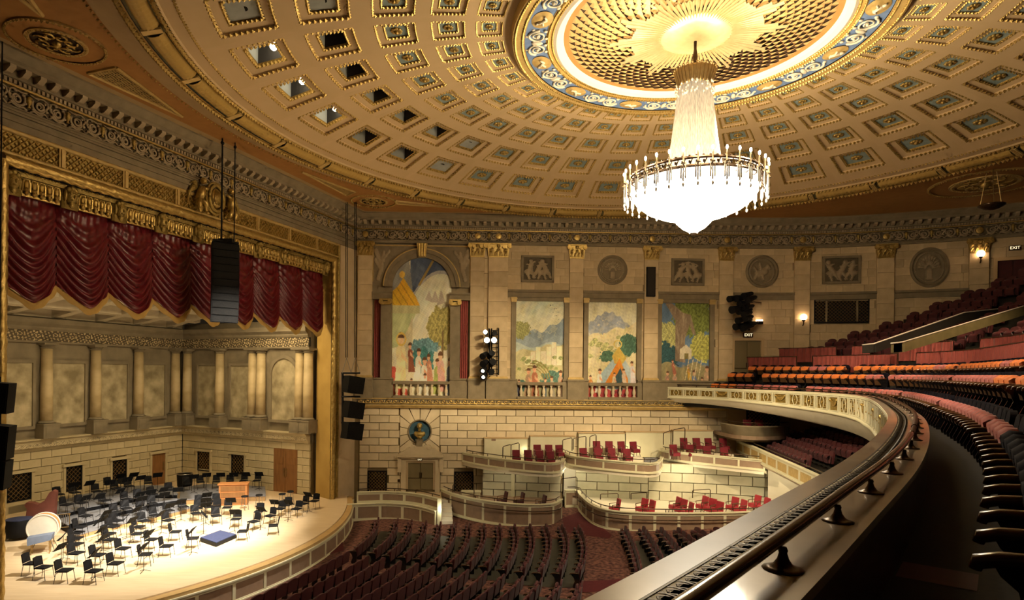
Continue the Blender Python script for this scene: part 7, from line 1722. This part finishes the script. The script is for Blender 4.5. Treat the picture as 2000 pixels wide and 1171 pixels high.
# ------------------------------------------------------------------ mezzanine under the balcony
MZ = mkpath(pz([(1424, 853), (1455, 866), (1480, 877), (1500, 886), (1550, 908), (1600, 931), (1650, 955), (1705, 982), (1770, 1014)], -4.1))
if MZ.nrm(MZ.L[-1] * .6).x > 0: MZ.flip = not MZ.flip
mz = panel_front(MZ, .1, MZ.L[-1], -4.78, -4.1, 14, 'mezzanine_front', label='ivory mezzanine front with gilt panels under the balcony', cat='parapet', kind='structure', stile=.2, rail=.13, pm='gold_matt', step=.4)
rail_on(MZ, .1, MZ.L[-1], -3.92, -.15, .03, mz, posts=10, zb=-4.05)
b = MB(MZ.T); vsweep(b, usr(.1, MZ.L[-1], .4), lambda u: [(.03, -4.78), (-.1, -4.95), (-.5, -5.02), (-6, -5.02)]); b.build('soffit', 'cream_white', mz)
for k in range(9):
    b = MB(MZ.T); vsweep(b, usr(.1, MZ.L[-1], .4), lambda u: [(-.3 - .92 * k, -4.98 + .24 * k), (-.3 - .92 * k, -4.72 + .24 * k), (-1.22 - .92 * k, -4.72 + .24 * k)]); b.build('floor_step', 'aisle_dark', mz)
mseat = seat_proto('mezzanine_chair', 'x', 'seats on the mezzanine', 'seat_red', 'seat_red', 'seat_dark', 'seat_wood', small=True); f1 = True
for k in range(8):
    idx = 0; last = None; u = 2.2 + .25 * k
    while u < MZ.L[-1] and idx < 15:
        p = Vector(MZ.T(u, -.95 - .92 * k, 0)[:2])
        if last is None or (p - last).length > .57:
            n_ = MZ.nrm(u); copy_at(mseat, (p.x, p.y, -4.72 + .24 * k), math.atan2(-n_.x, n_.y), 'dark red seat, %s from the side wall in mezzanine row %s' % (nth(idx), nth(k)), f1); f1 = False; last = p; idx += 1
        u += .05
# plain side wall and grille under the balcony, small curved loge
uw0, uw1 = U(1421, 800), U(1700, 800)
b = MB(SW.T); us = SW.us(uw0, uw1, .8); b.sweep(us, [(-.12, -5.2), (.02, -5.2), (.02, -1.9), (-.12, -1.9)]); b.build('wall_mezzanine', 'cream', label='plain cream side wall under the balcony', cat='wall', kind='structure')
g3 = (U(1457, 815), U(1521, 815), Z(1490, 838), Z(1490, 790)); grille_window(SW, *g3, .1, 'black lattice grille behind the small loge under the balcony', step=.22)
LG = mkpath([onY(1408, 826, 36.6)[:1] + (36.6,), onY(1440, 830, 34.9)[:1] + (34.9,), onY(1480, 832, 34.3)[:1] + (34.3,), onY(1520, 832, 34.6)[:1] + (34.6,), onY(1543, 830, 35.4)[:1] + (35.4,)])
zg = onY(1480, 833, 34.3)[1]; e = empty('opera_loge', label='small curved ivory loge under the balcony', cat='box front'); b = MB(LG.T); vsweep(b, usr(0, LG.L[-1], .2), lambda u: [(-.12, zg + .03), (.04, zg + .03), (.04, zg - .04), (0, zg - .08), (-.05, zg - .5), (-.3, zg - .9)]); b.build('shell', 'grey_stone', e, True); rail_on(LG, .1, LG.L[-1] - .1, zg + .2, -.06, .025, e, posts=3, zb=zg + .02)  # ivory shell coloured darker to put in the shade under the balcony
slab(LG, 0, LG.L[-1], zg - .75, zg - .55, 'box_floor', 'taupe', label='floor of the small loge under the balcony', cat='floor slab', kind='structure')
for i, px in enumerate((1463, 1486)): X_, _ = onY(px, 815, 35.4); copy_at(uch, (X_, 35.4, zg - .55), math.pi, 'deep red armchair, %s in the small loge under the balcony' % nth(i), False)
b = MB(); xq, yq = onY(1500, 930, 33.4)[0], 33.4; b.add([(xq, yq, -8.2), (xq + 4.5, yq - 2.5, -8.2), (xq + 4.5, yq - 2.5, -5.0), (xq, yq, -5.0)], [(0, 1, 2, 3)]); b.build('wall_mezzanine_base', 'cream_white', label='pale curved wall under the mezzanine', cat='wall', kind='structure')
# ------------------------------------------------------------------ fittings on the side wall
def sconce(px, py, label):
    p, rz = at_wall(px, py, 0.); e = empty('wall_sconce', p, rz, label, 'wall lamp', 'globe wall lamps'); b = MB(); b.ball((0, .32, .0), .20, n=14, m=9); b.build('globe', 'sconce_glow', e, True)
    b = MB(); b.pipe([(0, 0, -.45), (0, .2, -.5), (0, .32, -.38), (0, .32, -.2)], .03, 6); b.lathe((0, .32, -.26), [(.05, 0), (.10, .06), (.12, .09)], 10); b.build('bracket', 'bronze', e, True); b = MB(); b.lathe((0, .02, -.6), [(.06, 0), (.09, .1), (.06, .25)], 8); b.build('wall_plate', 'bronze', e)
sconce(1566, 620, 'glowing globe wall lamp beside the wide grille window'); sconce(1913, 497, 'glowing globe wall lamp beside the topmost dark door')
# lamp ladder between the two murals
e = empty('lamp_ladder', label='black lighting ladder with bright spotlights on the wall between two murals', cat='spotlight rig')
def W3(px, py, w): u, z_ = SW.on(px, py, w); return SW.T(u, w, z_)
for px in (955.5, 960, 973.5): b = MB(); b.cyl(W3(px, 641, .35), W3(px, 732, .35), .045, n=6); b.build('ladder_rail', 'black', e)
for k in range(11): b = MB(); b.cyl(W3(960, 645 + 8.4 * k, .35), W3(973.5, 645 + 8.4 * k, .35), .025, n=5); b.build('rung', 'black', e)
for (px, py) in ((973, 640), (956, 735)): b = MB(); b.cyl(W3(px, py, .0), W3(px, py, .35), .03, n=5); b.build('wall_arm', 'black', e)
for i, (px, py, dx, dy, lit, r) in enumerate(((950, 652, -2, -4, 1, .15), (952, 667, -1, -3, 1, .2), (964, 667, 1, -3, 1, .2), (964, 652, 2, -2, 0, .16), (950, 690, -8, 6, 0, .2), (955, 697, 6, -8, 0, .2), (950, 706, -7, 5, 0, .22), (958, 712, 5, -6, 0, .22), (947, 718, -4, 6, 0, .2), (956, 724, 4, 2, 0, .2), (948, 731, -4, 5, 0, .2))):
    a = Vector(W3(px, py, .55)); q = Vector(W3(px + dx, py + dy, 1.0)); b = MB(); b.cyl(tuple(a), tuple(q), r * .7, r, 10); b.cyl(tuple(a + (a - q) * .25), tuple(a), r * .3, r * .7, 10); sp_ = b.build('spotlight', 'black', e)
    if lit or i in (8, 10): b = MB(); b.ball(tuple(q), r * (.82 if lit else .5), n=10, m=6); b.build('lens', 'lamp_glow' if lit else 'strip_glow', sp_, True)
# dark cluster of spotlights over the exit door
e = empty('spotlight_cluster', label='dark cluster of theatre spotlights over the olive balcony door', cat='spotlight rig')
b = MB(); b.cyl(W3(1463, 574, .4), W3(1463, 645, .4), .06, n=6); b.build('mast', 'black', e)
rr_ = random.Random(5)
for (x0, y0, x1, y1, r) in ((1424, 584, 1440, 580, .2), (1438, 583, 1456, 580, .22), (1452, 578, 1468, 573, .2), (1460, 586, 1475, 580, .2), (1444, 594, 1462, 590, .2), (1429, 605, 1446, 601, .24), (1442, 608, 1462, 603, .22), (1458, 600, 1470, 597, .18), (1452, 614, 1466, 610, .2), (1440, 626, 1456, 622, .2), (1455, 622, 1468, 618, .2), (1436, 638, 1452, 634, .22), (1450, 641, 1470, 634, .22), (1466, 632, 1478, 630, .16), (1450, 600, 1458, 592, .2), (1458, 612, 1466, 604, .2), (1458, 632, 1466, 624, .2)):
    b = MB(); w0 = rr_.uniform(.5, 1.1); b.cyl(W3(x0, y0, w0 + .4), W3(x1, y1, w0), r, r * .6, 10); b.cyl(W3(x1, y1, w0), W3(x1 + 3, y1 - 1, w0 - .1), r * .6, r * .25, 8); b.build('spotlight', 'black', e)
for (px, py) in ((1470, 590), (1470, 632)): b = MB(); b.cyl(W3(px, py, 0), W3(px - 5, py, .5), .04, n=5); b.build('wall_arm', 'black', e)
b = MB(); b.cyl(W3(1462, 588, .4), W3(1487, 591, .3), .03, n=5); b.build('boom', 'bronze', e)
p, rz = at_wall(1481, 630, .1); fl_ = empty('floodlight', p, rz, 'small white-topped floodlight beside the spotlight cluster', 'floodlight'); b = MB(); b.box(-.18, .18, 0, .3, -.1, .08); b.build('body', 'black', fl_); b = MB(); b.box(-.16, .16, .02, .28, .08, .18); b.build('lens', 'sconce_glow', fl_); b = MB(); b.cyl((0, -.1, 0), (0, .05, 0), .05, n=6); b.build('arm', 'black', fl_)
# dark hanging lamp bowl at the right
x_, z_ = onY(1937, 402, 28.); e = empty('hanging_lamp', (x_, 28., z_), 0, 'small dark bowl lamp hanging under the ceiling medallion at right', 'lamp'); b = MB(); b.lathe((0, 0, 0), [(.05, -.2), (.3, -.12), (.5, .0), (.52, .06), (.3, .05)], 20); b.build('bowl', 'bronze', e, True)
for k in range(3): a = k * 2.09; b = MB(); b.cyl((.45 * math.cos(a), .45 * math.sin(a), .05), (.2 * math.cos(a), .2 * math.sin(a), 9.38 - z_), .018, n=5); b.build('chain', 'brass', e)
# ------------------------------------------------------------------ lift everything so that the orchestra floor lies at z = 0
for o in list(COL.objects):
    if o.parent is None and o.type not in ('CAMERA', 'LIGHT'): o.location.z += ZC
bpy.context.view_layer.update()
